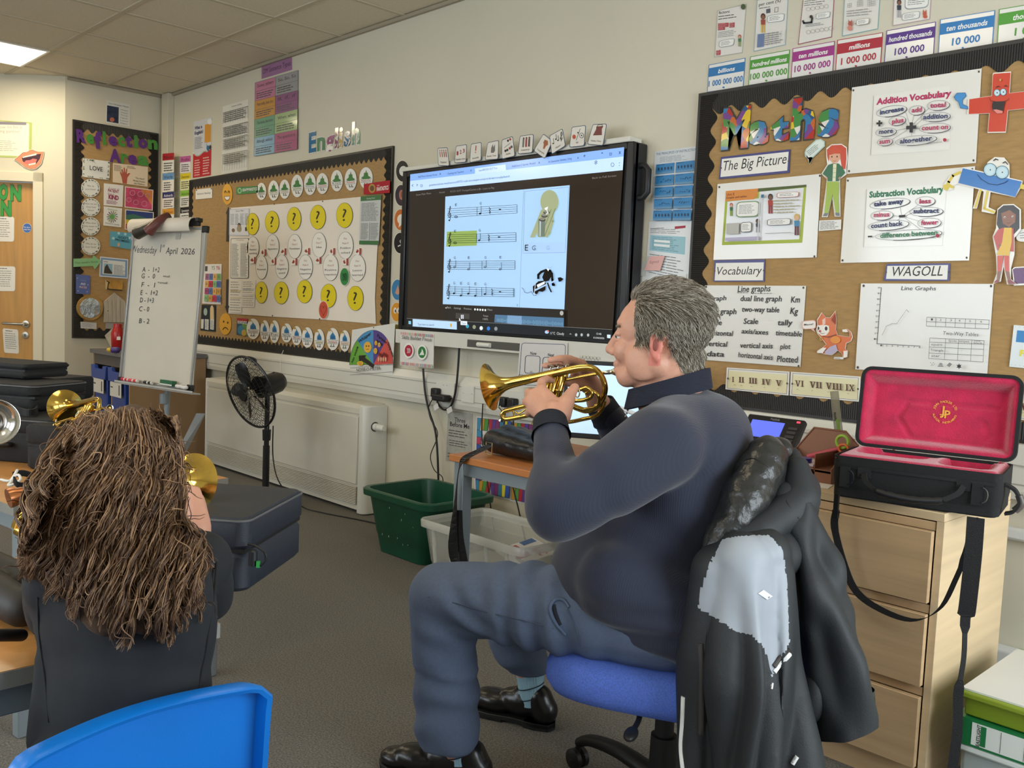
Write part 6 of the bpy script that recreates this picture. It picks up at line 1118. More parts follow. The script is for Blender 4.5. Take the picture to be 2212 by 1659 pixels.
# monitor, document camera, small things behind the man on the table
A_ = onZ(1311,776,.985);B_ = onZ(1557,789,.985);ux = (B_-A_);ux.z = 0;ux.normalize();nn = V((ux.y,-ux.x,0));mc = (A_+B_)/2
mc = V((max(-2.2,min(-1.7,mc.x)),min(-.33,mc.y),0));hw = .5*(B_-A_).length
t = empty('computer_monitor',(mc.x,mc.y,tz),'black computer monitor on the table behind the head of the man','monitor')
UZ = V((0,0,1));MB().obox(mc+UZ*.835+nn*-.012,ux*hw,nn*.012,UZ*.15).build('bezel',t,M('1c1c1e',.4),bevel=.004)
MB().obox(mc+UZ*.838+nn*.0012,ux*(hw-.016),nn*.0006,UZ*.132).build('display',t,M('b9d6ee',.2,emit=.7))
MB().obox(mc+UZ*.662-nn*.03,ux*.025,nn*.012,UZ*.035).lathe(mc+UZ*tz-nn*.02,UZ,[(0,.11),(.008,.11),(.014,.03)],28,caps=True).build('stand',t,M('1c1c1e',.4),smooth=40)
vc = onZ(1395-60,985,tz);vc = V((-2.02,-.5,tz))
vx = at(1322,905,(vc-CAM).dot(FWD));t = empty('document_camera',vc,'silver and white document camera arm behind the cornet','camera')
MB().obox(vc+UZ*.008,V((.06,0,0)),V((0,.05,0)),UZ*.008).build('base',t,M('d9d9d6',.3),bevel=.005)
j = at(1327,893,2.95);MB().tube([vc+UZ*.012,V((vc.x,vc.y,j.z-.06))],.009,10).tube([V((vc.x,vc.y,j.z-.06)),j],.009,10).build('stem',t,blk,smooth=50)
MB().lathe(j-UZ*.025,UZ,[(0,.02),(.002,.027),(.028,.027),(.03,.024),(.04,.024),(.042,.001)],24).build('chrome_joint',t,M('c9c9cc',.12,metal=1),smooth=40)
MB().obox(j+RGT*.05+UZ*.005,(RGT*.05-UZ*.02),FWD*.014,UZ*.007).build('arm',t,M('d4d4d2',.3),bevel=.004)
p = onZ(1255,945,tz);p = V((-2.2,-.4,tz));m = MB().lathe(p,UZ,[(0,.04),(.012,.042),(.026,.03),(.03,.012)],24,caps=True).tube(arcpts([p+UZ*.028,p+V((-.004,.01,.08)),p+V((.0,.06,.16))]),.005,8);tag(m.build('power_puck',None,blk,smooth=50),'black round power socket puck on the table below the cornet','socket')
cable([V((-2.26,-.5,tz+.004)),V((-2.2,-.56,tz+.004)),V((-2.08,-.6,tz+.004)),V((-1.95,-.55,tz+.004))],.0035,'white cable lying on the table top below the forearm','e6e4de')
mk = V((-2.04,-.47,tz));t = empty('microphone_stand',V((-2.12,-.44,tz)),'slim black table stand with a round foot below the cornet','stand')
MB().lathe((-2.12,-.44,tz),UZ,[(0,.035),(.006,.035),(.01,.01)],24,caps=True).build('foot',t,blk,smooth=40);MB().tube([V((-2.12,-.44,tz+.008)),V((-2.115,-.44,tz+.16))],.006,10).build('stem',t,blk,smooth=50)
# drawer cabinet
OAK = M('d0b088',.5,vary=(3.2,.1,(.6,3,14)));OAKS = M('dcc29b',.5,vary=(3.2,.08,(3,.6,14)))
cx0,cx1,cy0,cy1,cz = -1.40,-.815,-.75,-.27,.715
t = empty('drawer_cabinet',((cx0+cx1)/2,(cy0+cy1)/2,0),'pale oak three drawer cabinet under the open red lined case','cabinet')
MB().box((cx0,cy0+.004,cz-.022),(cx1,cy1,cz)).build('cabinet_top',t,OAKS,bevel=.002)
MB().box((cx0+.004,cy0+.02,0),(cx0+.02,cy1,cz-.022)).box((cx1-.018,cy0+.004,0),(cx1,cy1,cz-.022)).box((cx0+.02,cy1-.008,.02),(cx1-.018,cy1,cz-.022)).box((cx0+.02,cy0+.05,.05),(cx1-.018,cy0+.4,.06)).build('carcass',t,OAKS)
MB().box((cx0+.02,cy0+.012,0),(cx1-.019,cy0+.026,.062)).build('plinth',t,OAK)
for z0,z1 in ((.07,.272),(.279,.482),(.489,.69)):
    d = MB().box((cx0+.006,cy0-.014,z0),(cx1-.021,cy0+.004,z1-.022)).box((cx0+.006,cy0+.006,z1-.022),(cx1-.021,cy0+.012,z1)).build('drawer',t,OAK,bevel=.0015)
# open instrument case
a_ = math.radians(11.5);P0 = V((-1.088,-.792,cz+.002));u = V((math.cos(a_),math.sin(a_),0));v = V((-math.sin(a_),math.cos(a_),0));Lc,Dc,Hc_ = .392,.232,.108
t = empty('instrument_case',P0+u*Lc/2+v*Dc/2,'open black instrument case with crimson plush lining on the drawer cabinet','case')
CRIM = M('c01648',.85,vary=(26,.16),bump=(260,.35),sheen=.6)
def shell(o,uu,vv,ww,W_,D_,H_,r,wall,mat_out,name,cham=0.):
    """open box: outline in uu,vv, wall thickness, depth along ww"""
    q = lambda e,h,rad: [o+uu*(x+e)+vv*(y+e)+ww*h for x,y in rr(W_-2*e,D_-2*e,max(rad,.004))]
    rows = [q(cham,0,r),q(cham*.3,H_*.25,r),q(0,H_*.5,r),q(0,H_,r),q(wall,H_,r-wall),q(wall,wall,r-wall)]
    k = len(rows[0]);m = MB().add([p for R_ in rows for p in R_],[[i*k+j,i*k+(j+1) % k,(i+1)*k+(j+1) % k,(i+1)*k+j] for i in range(5) for j in range(k)]+[list(range(k))[::-1],list(range(5*k,6*k))])
    return m.build(name,t,mat_out,smooth=35)
shell(P0,u,v,UZ,Lc,Dc,Hc_,.022,.004,blkf,'case_tray',.01)
# plush tray lining with two hollows
def plush(o,uu,vv,ww,W_,D_,f,name,nx=60,ny=36,r=.02):
    m = MB();vs = [];fs = []
    for i in range(ny+1):
        for j in range(nx+1):
            x,y = W_*j/nx,D_*i/ny;vs.append(o+uu*x+vv*y+ww*f(x/W_,y/D_))
    for i in range(ny):
        for j in range(nx): fs.append([i*(nx+1)+j,i*(nx+1)+j+1,(i+1)*(nx+1)+j+1,(i+1)*(nx+1)+j])
    m.add(vs,fs);return m.build(name,t,CRIM,smooth=80)
def sst(x,a,b): x = max(0,min(1,(x-a)/(b-a)));return x*x*(3-2*x)
def hollow(x,y,cx,cy,rx,ry,p=4): d = (abs((x-cx)/rx)**p+abs((y-cy)/ry)**p);return 1-sst(d,.6,1.15)
plush(P0+u*.005+v*.005,u,v,UZ,Lc-.01,Dc-.01,lambda x,y: Hc_+.004-.012*sst(max(abs(x-.5)*2,abs(y-.5)*2),.93,1)-.045*max(hollow(x,y,.3,.62,.22,.3),.5*hollow(x,y,.32,.75,.26,.2),hollow(x,y,.78,.42,.15,.32),hollow(x,y,.55,.85,.4,.14,6)),'plush_lining')
hinge = P0+v*Dc+UZ*(Hc_+.002);la = math.radians(8);lw = (UZ*math.cos(la)+v*math.sin(la));lf = (-v*math.cos(la)+UZ*math.sin(la))   # lid goes up along lw, its inside faces lf
Hl = .225;Tl = .052;lo_ = hinge-u*.004
shell(lo_-lf*Tl+u*0+lf*0,u,lw,lf,Lc+.008,Hl,Tl,.028,.009,blkf,'case_lid',.012)
def lidf(x,y):
    e = min(x/.07,(1-x)/.07,y/.12,(1-y)/.17);s_ = sst(e,.25,1.1);em = 0
    for (ax,ay,bx,by) in ((.3,.62,.88,.62),(.3,.62,.24,.4),(.24,.4,.34,.14),(.34,.14,.78,.12),(.78,.12,.84,.26),(.84,.26,.8,.42)):
        dx,dy = (bx-ax)*1.75,by-ay;L2 = dx*dx+dy*dy;px_,py_ = (x-ax)*1.75,y-ay;tt_ = max(0,min(1,(px_*dx+py_*dy)/L2));d = math.hypot(px_-dx*tt_,py_-dy*tt_);em = max(em,1-sst(d,.015,.05))
    return Tl-.004-.034*s_-.0045*em*s_
plush(lo_-lf*Tl+u*.009+lw*.009,u,lw,lf,Lc-.01,Hl-.018,lidf,'lid_lining',110,64)
lc = lo_-lf*Tl+u*(.009+(Lc-.01)*.545)+lw*(.009+(Hl-.018)*.52)+lf*.0165
m = MB().mat(M('e9a83a',.45));text3(m,'J',lc+u*-.006-lw*.008,u,lw,.034,bold=.02);text3(m,'P',lc+u*.007-lw*.016,u,lw,.03,bold=.02);m.obox(lc-u*.006-lw*.008,u*.006,lw*.0012,lf*.0002)
def ringtext(s_,a0,a1,r,size,inside):
    n = len(s_)
    for i,ch in enumerate(s_):
        if ch == ' ': continue
        a = math.radians(a0+(a1-a0)*i/(n-1));d = u*math.cos(a)+lw*math.sin(a);tdir = (u*math.sin(a)-lw*math.cos(a)) if not inside else (-u*math.sin(a)+lw*math.cos(a));yd = d if not inside else -d
        text3(m,ch,lc+d*r-yd*size*.35,tdir,yd,size,bold=.015)
ringtext('JOHN PACKER LTD',165,20,.0285,.0085,False);ringtext('MUSICAL INSTRUMENTS',200,345,.0285,.0075,True);m.build('gold_emblem',t)
m = MB().mat(blk).obox(P0+u*Lc*.5+v*-.0015+UZ*.082,u*(Lc*.5-.012),v*.001,UZ*.004)
m.build('zip_band',t)
hl = [P0+u*(Lc*.5+x)+v*y+UZ*z for x,y,z in ((-.115,-.004,.07),(-.105,-.02,.052),(-.075,-.034,.034),(0,-.04,.027),(.075,-.034,.034),(.105,-.02,.052),(.115,-.004,.07))]
hp2 = arcpts(hl,6);m = MB().mat(blkf).strap(arcpts(hl[:3],4),UZ*.006+u*.012,.004).strap(arcpts(hl[4:],4),UZ*.006-u*.012,.004).mat(M('202022',.45));gp = hp2[12:-12];m.tube(gp,[.0085+.0016*(i % 2) for i in range(len(gp))],12)
for x in (-.115,.115): m.mat(blkf).obox(P0+u*(Lc*.5+x)+v*-.002+UZ*.072,u*.016,v*.002,UZ*.013)
m.build('carry_handle',t,smooth=50)
for x in (.04,Lc-.045):
    m = MB();c = P0+u*x+v*-.004+UZ*.055;m.mat(blkf).obox(c-u*.006,u*.012,v*.002,UZ*.026).mat(M('8a8a8c',.25,metal=1)).tube([c+u*(.006+.011*math.cos(b))+v*-.004+UZ*.018*math.sin(b) for b in [-pi/2+pi*k/12 for k in range(13)]],.0016,6);m.build('strap_ring',t,smooth=50)
ec = P0+u*(Lc+.012)+v*.05+UZ*.045;m = MB().mat(blkf).strap(arcpts([ec+UZ*.035-u*.012,ec+u*.012+UZ*.022,ec+u*.022-UZ*.005,ec+u*.012-UZ*.028,ec-u*.006-UZ*.036]),v*.03,.006).mat(M('5a524c',.4)).tube(arcpts([ec+u*.02+UZ*.012,ec+u*.026-UZ*.008,ec+u*.014-UZ*.026]),.009,10);m.build('end_handle',t,smooth=60)
sp = lambda x,y,Yo: onY(x,y,cy0-Yo)
m = MB().mat(blk);b0 = sp(1807,1085,.06);m.obox(b0,V((.006,0,0)),V((0,.004,0)),UZ*.022).obox(b0-UZ*.03,V((.0075,0,0)),V((0,.005,0)),UZ*.01)
SW_ = arcpts([sp(1806,1105,.06),sp(1803,1140,.055),sp(1822,1215,.045),sp(1850,1278,.04),sp(1905,1318,.04),sp(1975,1340,.04),sp(2030,1315,.04),sp(2065,1250,.05),sp(2093,1180,.06),sp(2103,1118,.07)],5)
m.mat(M('1a1a1c',.7,bump=(500,.3))).strap(SW_,[V((.016,0,.012)) if 5 < i < 38 else V((.02,0,.004)) for i in range(len(SW_))],.0022)
SW2 = arcpts([sp(2108,1118,.07),sp(2102,1200,.07),sp(2090,1310,.07),sp(2085,1340,.07),sp(2082,1420,.07),sp(2070,1500,.07),sp(2068,1580,.07),sp(2052,1700,.07)],5)
m.strap(SW2,[V(((.036 if i < 14 else .008 if 16 < i < 24 else .02),.008,0)) for i in range(len(SW2))],.0022);m.build('shoulder_strap',t)
# things on the cabinet top behind the case
t = empty('desk_organiser',(-1.27,-.5,cz),'copper mesh desk organiser beside the open case','organiser');CU = M('9a6a50',.4,metal=.3,alpha=.88);CUs = M('8f5f47',.35,metal=.4)
ox0,ox1,oy0,oy1 = -1.36,-1.17,-.63,-.47
m = MB().mat(CU).prism([V((x,oy1,cz+z)) for x,z in ((ox0,.0),(ox1,.0),(ox1,.1),(ox1-.04,.135),(ox0+.05,.135),(ox0,.07))],V((0,.002,0)))
m.prism([V((ox1,y,cz+z)) for y,z in ((oy0,0),(oy1,0),(oy1,.1),(oy0+.05,.085),(oy0,.04))],V((.002,0,0))).prism([V((ox0,y,cz+z)) for y,z in ((oy0,0),(oy1,0),(oy1,.07),(oy0,.04))],V((.002,0,0)))
m.build('mesh_walls',t);m = MB().mat(CUs).box((ox0,oy0,cz+.036),(ox1,oy1,cz+.039)).box((ox0,oy0,cz),(ox1,oy0+.0025,cz+.012)).box((ox0,oy0,cz+.012),(ox0+.04,oy0+.0025,cz+.03)).box((ox1-.05,oy0,cz+.012),(ox1,oy0+.0025,cz+.03)).box((ox1-.05,oy0,cz),(ox1-.048,oy1,cz+.08)).tube([V((ox0,oy1,cz+.07)),V((ox0+.05,oy1,cz+.135)),V((ox1-.04,oy1,cz+.135)),V((ox1,oy1,cz+.1)),V((ox1,oy0,cz+.04))],.003,6);m.build('wire_frame',t)
tag(MB().box((-1.33,-.615,cz+.0395),(-1.23,-.5,cz+.047)).build('note_pad',None,M('d9c9d0',.5),bevel=.001),'pale pink note pad on the shelf of the copper organiser','note pad')
tag(MB().lathe((-1.27,-.6,cz+.048),UZ,[(0,.001),(0,.024),(.012,.024),(.012,.015),(.012,.001)],24).build('tape_roll',None,M('2f3490',.3),smooth=40),'blue tape roll on the note pad in the copper organiser','tape')
tag(MB().tube([V((-1.3,-.52,cz+.052)),V((-1.19,-.49,cz+.095))],.007,12).build('marker_pen',None,M('c04a58',.4),smooth=50),'pink marker pen leaning in the copper organiser','pen')
m = MB().mat(M('9cc43c',.35));sc = V((-1.195,-.52,cz+.1));m.tube([sc+V((.018*math.cos(b),0,.018*math.sin(b)+.01)) for b in [2*pi*k/16 for k in range(17)]],.0045,8).mat(M('e06a2c',.35)).tube([sc+V((.008+.014*math.cos(b),-.008,-.008+.012*math.sin(b))) for b in [2*pi*k/16 for k in range(17)]],.0035,8).mat(steel).tube([sc+V((.003,0,-.012)),sc+V((.0,.012,-.058))],[.005,.003],6);tag(m.build('scissors',None,smooth=60),'green and orange handled scissors in the copper organiser','scissors')
pc = V((-1.13,-.39,cz));t2 = empty('pen_pot',pc,'clear pot with orange wrapper behind the open case','pot');MB().lathe(pc,UZ,[(0,.001),(0,.033),(.085,.037),(.085,.034),(.004,.03),(.004,.001)],28).build('pot_wall',t2,M('e4ded8',.15,alpha=.5),smooth=50);MB().lathe(pc,UZ,[(.012,.0338),(.07,.0365)],28).build('orange_wrapper',t2,M('d8431e',.4),smooth=50);m = MB().mat(M('d2552e',.4));[m.tube([pc+V((x,y,.02)),pc+V((x*2.2,y*2,h))],.004,6) for x,y,h in ((-.01,.0,.12),(.012,.01,.11))];tag(m.build('pencil',None),'two orange pencils standing in the clear pot','pencil')
rp0,rp1 = onY(1818,990,-.46),onY(1802,845,-.44);ud = (rp1-rp0).normalized();sd = RGT-ud*RGT.dot(ud);sd.normalize();fd = ud.cross(sd)
m = MB().mat(M('b9b4a2',.15,alpha=.62)).obox((rp0+rp1)/2,ud*(rp1-rp0).length/2,sd*.0125,fd*.0012).mat(M('5a5a52',.5));Lr = (rp1-rp0).length
for k in range(int(Lr/.005)): m.obox(rp0+ud*(.005*k+.003)-sd*(.0105 if k % 2 else .0095)-fd*.0014,ud*.0003,sd*(.002 if k % 2 else .003),fd*.0001);m.obox(rp0+ud*(.005*k+.003)+sd*.0105-fd*.0014,ud*.0003,sd*.002,fd*.0001)
m.mat(M('1e1e1c'));text3(m,'Jamie',rp0+ud*Lr*.62-fd*.0015-sd*.003,ud,-sd,.012,bold=.02);m.mat(M('8fb45a',.4)).obox(rp0+ud*Lr*.48-fd*.0015,ud*.02,sd*.005,fd*.0001);m.v = m.v
tag(m.build('ruler',None),'clear plastic ruler standing up beside the open case','ruler')
tag(MB().poly([V((-1.395,-.745,cz+.001)),V((-1.14,-.70,cz+.001)),V((-1.16,-.63,cz+.001)),V((-1.39,-.64,cz+.001))]).prism([V((-1.395,-.745,cz+.0005)),V((-1.14,-.70,cz+.0005)),V((-1.16,-.63,cz+.0005)),V((-1.39,-.64,cz+.0005))],V((0,0,.0012))).build('paper_sheet',None,PAP),'loose white paper under the copper organiser','paper')
ph = V((-1.62,-.27,tz));px_ = onY(1660,940,-.33);t = empty('desk_phone',V((px_.x,-.33,tz)),'black desk phone with a lit blue display above the coat hood','phone');pn = V((0,-.8,.6)).normalized();pu = V((0,.6,.8))
MB().obox(px_+pn*-.012,V((.105,0,0)),pu*.075,pn*.012).obox(V((px_.x,-.3,tz+(px_.z-tz)*.45)),V((.07,0,0)),V((0,.035,0)),UZ*(px_.z-tz)*.45).build('phone_body',t,M('141416',.4),bevel=.006)
MB().obox(px_+pn*.001+pu*.02-V((.02,0,0)),V((.06,0,0)),pu*.032,pn*.0008).build('phone_display',t,M('5a6ae0',.3,emit=.9))
m = MB().mat(M('e03a4a',.3,emit=2.)).obox(px_+pn*.001+pu*.062+V((.085,0,0)),V((.006,0,0)),pu*.003,pn*.0008).mat(M('3a3a3e',.5));[m.obox(px_+pn*.0015+pu*(.035-.016*k)+V((.075,0,0)),V((.016,0,0)),pu*.005,pn*.001) for k in range(4)];m.mat(M('a9a9ad'));text3(m,'Yealink',px_+pn*.0012+pu*.058-V((.0,0,0)),V((1,0,0)),pu,.012);m.build('phone_keys',t)
# stack on the floor to the right of the cabinet
sx0,sx1,sy = -.745,-.30,-.765
t = empty('plastic_drawer_box',(-.52,-.55,0),'clear plastic box at the bottom of the stack beside the cabinet','box');MB().box((sx0+.01,sy+.01,0),(sx1,-.33,.165)).build('box_body',t,M('c8d4d4',.2,alpha=.6),bevel=.012);MB().box((sx0,sy,.158),(sx1+.01,-.32,.176)).build('box_lid',t,M('dfe6e4',.25),bevel=.006)
t = empty('box_file',(-.52,-.55,.177),'white and green box file between the plastic box and the lime tray','file');m = MB().mat(M('1e7a44',.4)).box((sx0-.004,sy,.177),(sx1,-.35,.243)).mat(M('e9eeea',.35)).box((sx0+.036,sy-.0012,.183),(sx1,sy,.237));m.build('file_body',t);m = MB().mat(M('1e7a44',.4)).obox((sx0+.062,sy-.0016,.21),(.006,0,0),(0,.0003,0),(0,0,.024)).mat(M('1a2a20',.4));text3(m,'EASTLIGHT',(sx0+.055,sy-.0018,.21),(0,0,1),(-1,0,0),.0105,bold=.02);[m.obox((sx0+.1+.05*k,sy-.0016,.21),(.0004,0,0),(0,.0002,0),(0,0,.025)) for k in range(5)];m.build('spine_label',t)
t = empty('storage_tray',(-.52,-.55,.244),'lime green plastic tray on top of the box file','tray');LIM = M('8aa02c',.4);m = MB().mat(LIM).prism([V((sx0+.012,y,z)) for y,z in ((sy+.012,.245),(-.36,.245),(-.35,.3),(sy+.004,.3))],V((.42,0,0)));m.build('tray_body',t,bevel=.004);MB().box((sx0,sy-.008,.29),(sx1,-.335,.306)).build('tray_rim',t,LIM,bevel=.005)
tag(MB().box((sx0+.005,sy+.005,.3065),(sx1,-.36,.311)).build('paper_stack',None,M('e2e4e2',.5)),'white paper lying on the lime green tray','paper')
# ================================================================ seated man, chair, coat, cornet
from mathutils.bvhtree import BVHTree
UH = V((RGT.x,RGT.y,0)).normalized();WH = V((FWD.x,FWD.y,0)).normalized()
_a = math.radians(20);MF = -UH*math.cos(_a) + WH*math.sin(_a);ML = -UH*math.sin(_a) - WH*math.cos(_a)   # the man's forward and left
HC = at(1432,712,2.03)
HP = lambda s,t,z: HC + MF*s + ML*t + UZ*z
RH = Matrix((MF,ML,UZ)).transposed()
SKIN = M('d09a82',.48,vary=(30,.07),bump=(320,.12))
def bvh(o):
    mw = o.matrix_world if o.parent is None else Matrix.Translation(o.parent.matrix_world.translation);me = o.data
    return BVHTree.FromPolygons([mw @ v.co for v in me.vertices],[list(p.vertices) for p in me.polygons])
def snap(tree,px,py,lift=.002):
    r = ray(px,py).normalized();h = tree.ray_cast(CAM,r)
    return (h[0] + h[1]*lift if h[1].dot(r) < 0 else h[0]-h[1]*lift) if h[0] is not None else None
def faces_mat(o,mats,f):
    """gives faces the material index f(world centre, world normal)"""
    for m in mats: o.data.materials.append(m)
    off = o.parent.matrix_world.translation if o.parent else V((0,0,0))
    for p in o.data.polygons:
        k = f(p.center + off,p.normal)
        if k: p.material_index = k
man = empty('person',at(1430,1380,2.05),'grey haired person in a navy jumper sitting and playing a brass cornet','person')
man.location.z = 0;man.matrix_world = Matrix.Translation(V((man.location.x,man.location.y,0)))
m = MB();e = lambda s,t,z,a,b,c,R=RH: m.ell(HP(s,t,z),a,b,c,R)
c_ = lambda p,q,r0,r1: m.caps(p,q,r0,r1)
# head: skull, brow, cheeks, jaw, nose, lips, ears
e(-.012,0,.022,.1,.078,.088);e(.045,0,.0,.058,.064,.07);e(.05,0,-.055,.05,.058,.06);c_(HP(-.0,.045,-.075),HP(.07,.022,-.108),.032,.026);c_(HP(-.0,-.045,-.075),HP(.07,-.022,-.108),.032,.026)
e(.08,0,-.108,.022,.028,.022);e(.078,.03,-.05,.026,.026,.03);e(.078,-.03,-.05,.026,.026,.03);e(.03,.058,-.07,.04,.018,.045);e(.085,0,.012,.018,.05,.016)
c_(HP(.1,0,-.012),HP(.118,0,-.05),.009,.0125);e(.108,.012,-.056,.011,.009,.009);e(.108,-.012,-.056,.011,.009,.009);e(.098,0,-.082,.012,.022,.009);e(.096,0,-.097,.012,.02,.009);e(.088,.03,-.009,.012,.015,.009);e(.088,-.03,-.009,.012,.015,.009)
for sgn in (1,-1):
    for k in range(10): a = 2.6-4.0*k/9;m.ell(HP(-.004+.016*math.cos(a)-.004,sgn*(.083+.004*math.sin(a*.5)),-.032+.03*math.sin(a)),.006,.006,.0062,n=8,m=6)
    e(-.006,sgn*.078,-.036,.013,.006,.024);e(-.006,sgn*.08,-.062,.008,.006,.009)
c_(HP(-.035,0,-.06),HP(-.035,0,-.13),.06,.062);c_(HP(.02,0,-.1),HP(-.01,0,-.16),.045,.06)
NB = at(1480,850,2.05)
# torso core and limbs inside the clothes
LS,LE_,LW = at(1428,965,1.87),at(1203,1100,1.79),at(1190,905,1.97);RS,RE,RW = at(1540,945,2.24),at(1385,1030,2.34),at(1290,862,2.25)
LHp,LK,LA = at(1440,1340,1.93),at(955,1290,2.17),at(990,1640,2.225);RHp,RK,RA = at(1460,1330,2.2),at(1085,1290,2.5),at(1148,1470,2.56)
for a,b,r0,r1 in ((HP(-.03,0,-.17),at(1440,1080,2.06),.055,.1),(at(1440,1080,2.06),at(1400,1300,2.05),.1,.11),(LS,RS,.05,.05),(LS,LE_,.05,.038),(LE_,LW,.038,.026),(RS,RE,.05,.038),(RE,RW,.038,.026),(LHp,RHp,.08,.08),(LHp,LK,.08,.05),(LK,LA,.048,.035),(RHp,RK,.08,.05),(RK,RA,.048,.033)): c_(a,b,r0,r1)
# left hand: back of the hand, four fingers wrapping the valves, thumb
def chain(pts,rs):
    for (a,b),(r0,r1) in zip(zip(pts,pts[1:]),zip(rs,rs[1:])): c_(a,b,r0,r1)
kn = [at(1170,842,2.05),at(1153,852,2.055),at(1145,868,2.05),at(1149,885,2.04)]
for k,r in zip(kn,(.0145,.0145,.0135,.012)): c_(at(1190,900,1.985),k,.024,r);c_(at(1208,888,2.0),k,.02,r*.9)
c_(at(1190,915,1.965),at(1195,890,1.99),.027,.026)
chain([kn[0],at(1169,824,2.08),at(1181,818,2.115),at(1192,822,2.13)],(.012,.0098,.009,.008));chain([kn[1],at(1141,848,2.09),at(1150,846,2.13),at(1168,850,2.14)],(.012,.0105,.0095,.0085));chain([kn[2],at(1135,869,2.085),at(1146,869,2.125),at(1164,872,2.135)],(.0115,.0098,.009,.008));chain([kn[3],at(1141,893,2.07),at(1150,897,2.105),at(1166,896,2.115)],(.0105,.009,.0082,.0075))
chain([at(1212,897,1.985),at(1222,872,2.005),at(1233,850,2.03),at(1242,836,2.05)],(.023,.019,.0135,.0105))
# right hand: fingertips over the valve caps, thumb and palm behind
kr = [at(1256,786,2.165),at(1260,793,2.185),at(1265,802,2.2),at(1270,811,2.205)]
for k,r in zip(kr,(.013,.013,.0125,.011)): c_(at(1284,838,2.235),k,.024,r)
c_(at(1290,870,2.255),at(1284,838,2.235),.027,.025)
chain([kr[0],at(1228,774,2.15),at(1205,775,2.125),at(1188,778,2.11)],(.0115,.0095,.0088,.0078));chain([kr[1],at(1238,781,2.175),at(1208,786,2.16),at(1176,790,2.14)],(.0115,.0098,.0088,.0078));chain([kr[2],at(1245,786,2.19),at(1230,783,2.165),at(1221,789,2.14)],(.011,.0093,.0085,.0075));chain([kr[3],at(1252,804,2.2),at(1240,808,2.19),at(1233,816,2.18)],(.0105,.0088,.008,.007));chain([at(1276,842,2.225),at(1258,832,2.195),at(1240,828,2.18),at(1226,828,2.165)],(.017,.013,.011,.009))
body = organic('body',m,SKIN,man,.0046,4,.5)
def scalp(p):
    d = p-HC;s,t,z = d.dot(MF),abs(d.dot(ML)),d.z
    if z > .062: return s < .088-.25*max(0,.075-z)
    if z > -.012: return s < .05+.1*max(0,z)-.5*max(0,t-.06)*0
    if z > -.038: return .02 < s < .048 and t > .05 or s < -.024
    if z > -.095: return s < -.026-.62*(-.038-z)
    return False
HAIRB = M('6f6658',.8,vary=(90,.35))
EAR = M('d58272',.5,vary=(30,.08))
faces_mat(body,[HAIRB,EAR],lambda c,n: 1 if scalp(c) else (2 if (-.03 < (c-HC).dot(MF) < .014 and (c-HC).dot(ML) > .074 and -.078 < (c-HC).z < .004) else 0))
# ear hollow, eyes, brows
m = MB().mat(M('8f4a40',.6));m.ell(HP(-.002,.0855,-.033),.006,.0022,.013,RH,12,8);m.build('ear_hollow',man,smooth=60)
for sgn in (1,-1):
    m = MB().mat(M('e8e2dc',.15)).ell(HP(.0885,sgn*.031,-.018),.0098,.0098,.0098).mat(M('38424a',.1)).ell(HP(.0965,sgn*.033,-.019),.0045,.0045,.0045,n=12,m=8);m.build('eye',man,smooth=80)
    m = MB().mat(SKIN);m.ell(HP(.0895,sgn*.031,-.0135),.012,.014,.008,RH,16,10).ell(HP(.0885,sgn*.031,-.0275),.0105,.0125,.005,RH,16,10);m.build('eyelid',man,smooth=80)
    m = MB().mat(M('6b5c4a',.8));m.caps(HP(.102,sgn*.014,.003),HP(.09,sgn*.045,.004),.0035,.003);m.build('eyebrow',man,smooth=60)
def hairmat(cols,rough=.45):
    mt_ = bpy.data.materials.new('hair');mt_.use_nodes = True;nt = mt_.node_tree;b = nt.nodes['Principled BSDF'];b.inputs['Roughness'].default_value = rough
    hi = nt.nodes.new('ShaderNodeHairInfo');r = nt.nodes.new('ShaderNodeValToRGB');els = r.color_ramp.elements
    els[0].color = lin(cols[0]);els[1].color = lin(cols[-1])
    for i,c in enumerate(cols[1:-1]): q = els.new((i+1)/(len(cols)-1));q.color = lin(c)
    nt.links.new(hi.outputs['Random'],r.inputs[0]);nt.links.new(r.outputs[0],b.inputs['Base Color']);return mt_
def strands(name,parent,lines,mat,r0,r1):
    org = parent.matrix_world.translation;hcv = bpy.data.hair_curves.new(name);hcv.add_curves([len(l) for l in lines]);pos = [];rad = []
    for l in lines:
        n = len(l)
        for i,p in enumerate(l): pos += list(p-org);rad.append(r0+(r1-r0)*(i/(n-1))**2)
    hcv.position_data.foreach_set('vector',pos);at_ = hcv.attributes.get('radius') or hcv.attributes.new('radius','FLOAT','POINT');at_.data.foreach_set('value',rad)
    hcv.materials.append(mat);o = bpy.data.objects.new(name,hcv);COL.objects.link(o);o.parent = parent;o.matrix_parent_inverse = Matrix.Identity(4);return o
tb = bvh(body);rnd = random.Random(11);L_ = []
while len(L_) < 9500:
    d = V((rnd.gauss(0,1),rnd.gauss(0,1),rnd.gauss(0,1))).normalized();h = tb.ray_cast(HC + d*.3,-d)
    if h[0] is None or not scalp(h[0]): continue
    p,n = h[0],h[1];q = p-HC;z = q.z;side = min(1,max(0,(.075-z)/.05));g = -MF*(1-.55*side)-UZ*(.15+.75*side)+ML*rnd.gauss(0,.22)+MF*rnd.gauss(0,.16)
    if z > .05 and q.dot(MF) > .05: g += UZ*.55
    g = (g-n*g.dot(n)).normalized();ln_ = rnd.uniform(.016,.028)*(1.2 if z > .04 else .75 if z > -.05 else .5);pts = [p-n*.002]
    for k in range(1,5): t = k/4;pts.append(p + g*ln_*t + n*(.007*math.sin(t*1.9)*(1.2 if z > .05 else .7 if z > -.05 else .35)) + V((mnoise.noise(p*60+V((t,0,0))),mnoise.noise(p*60+V((0,t,5))),0))*.003*t)
    L_.append(pts)
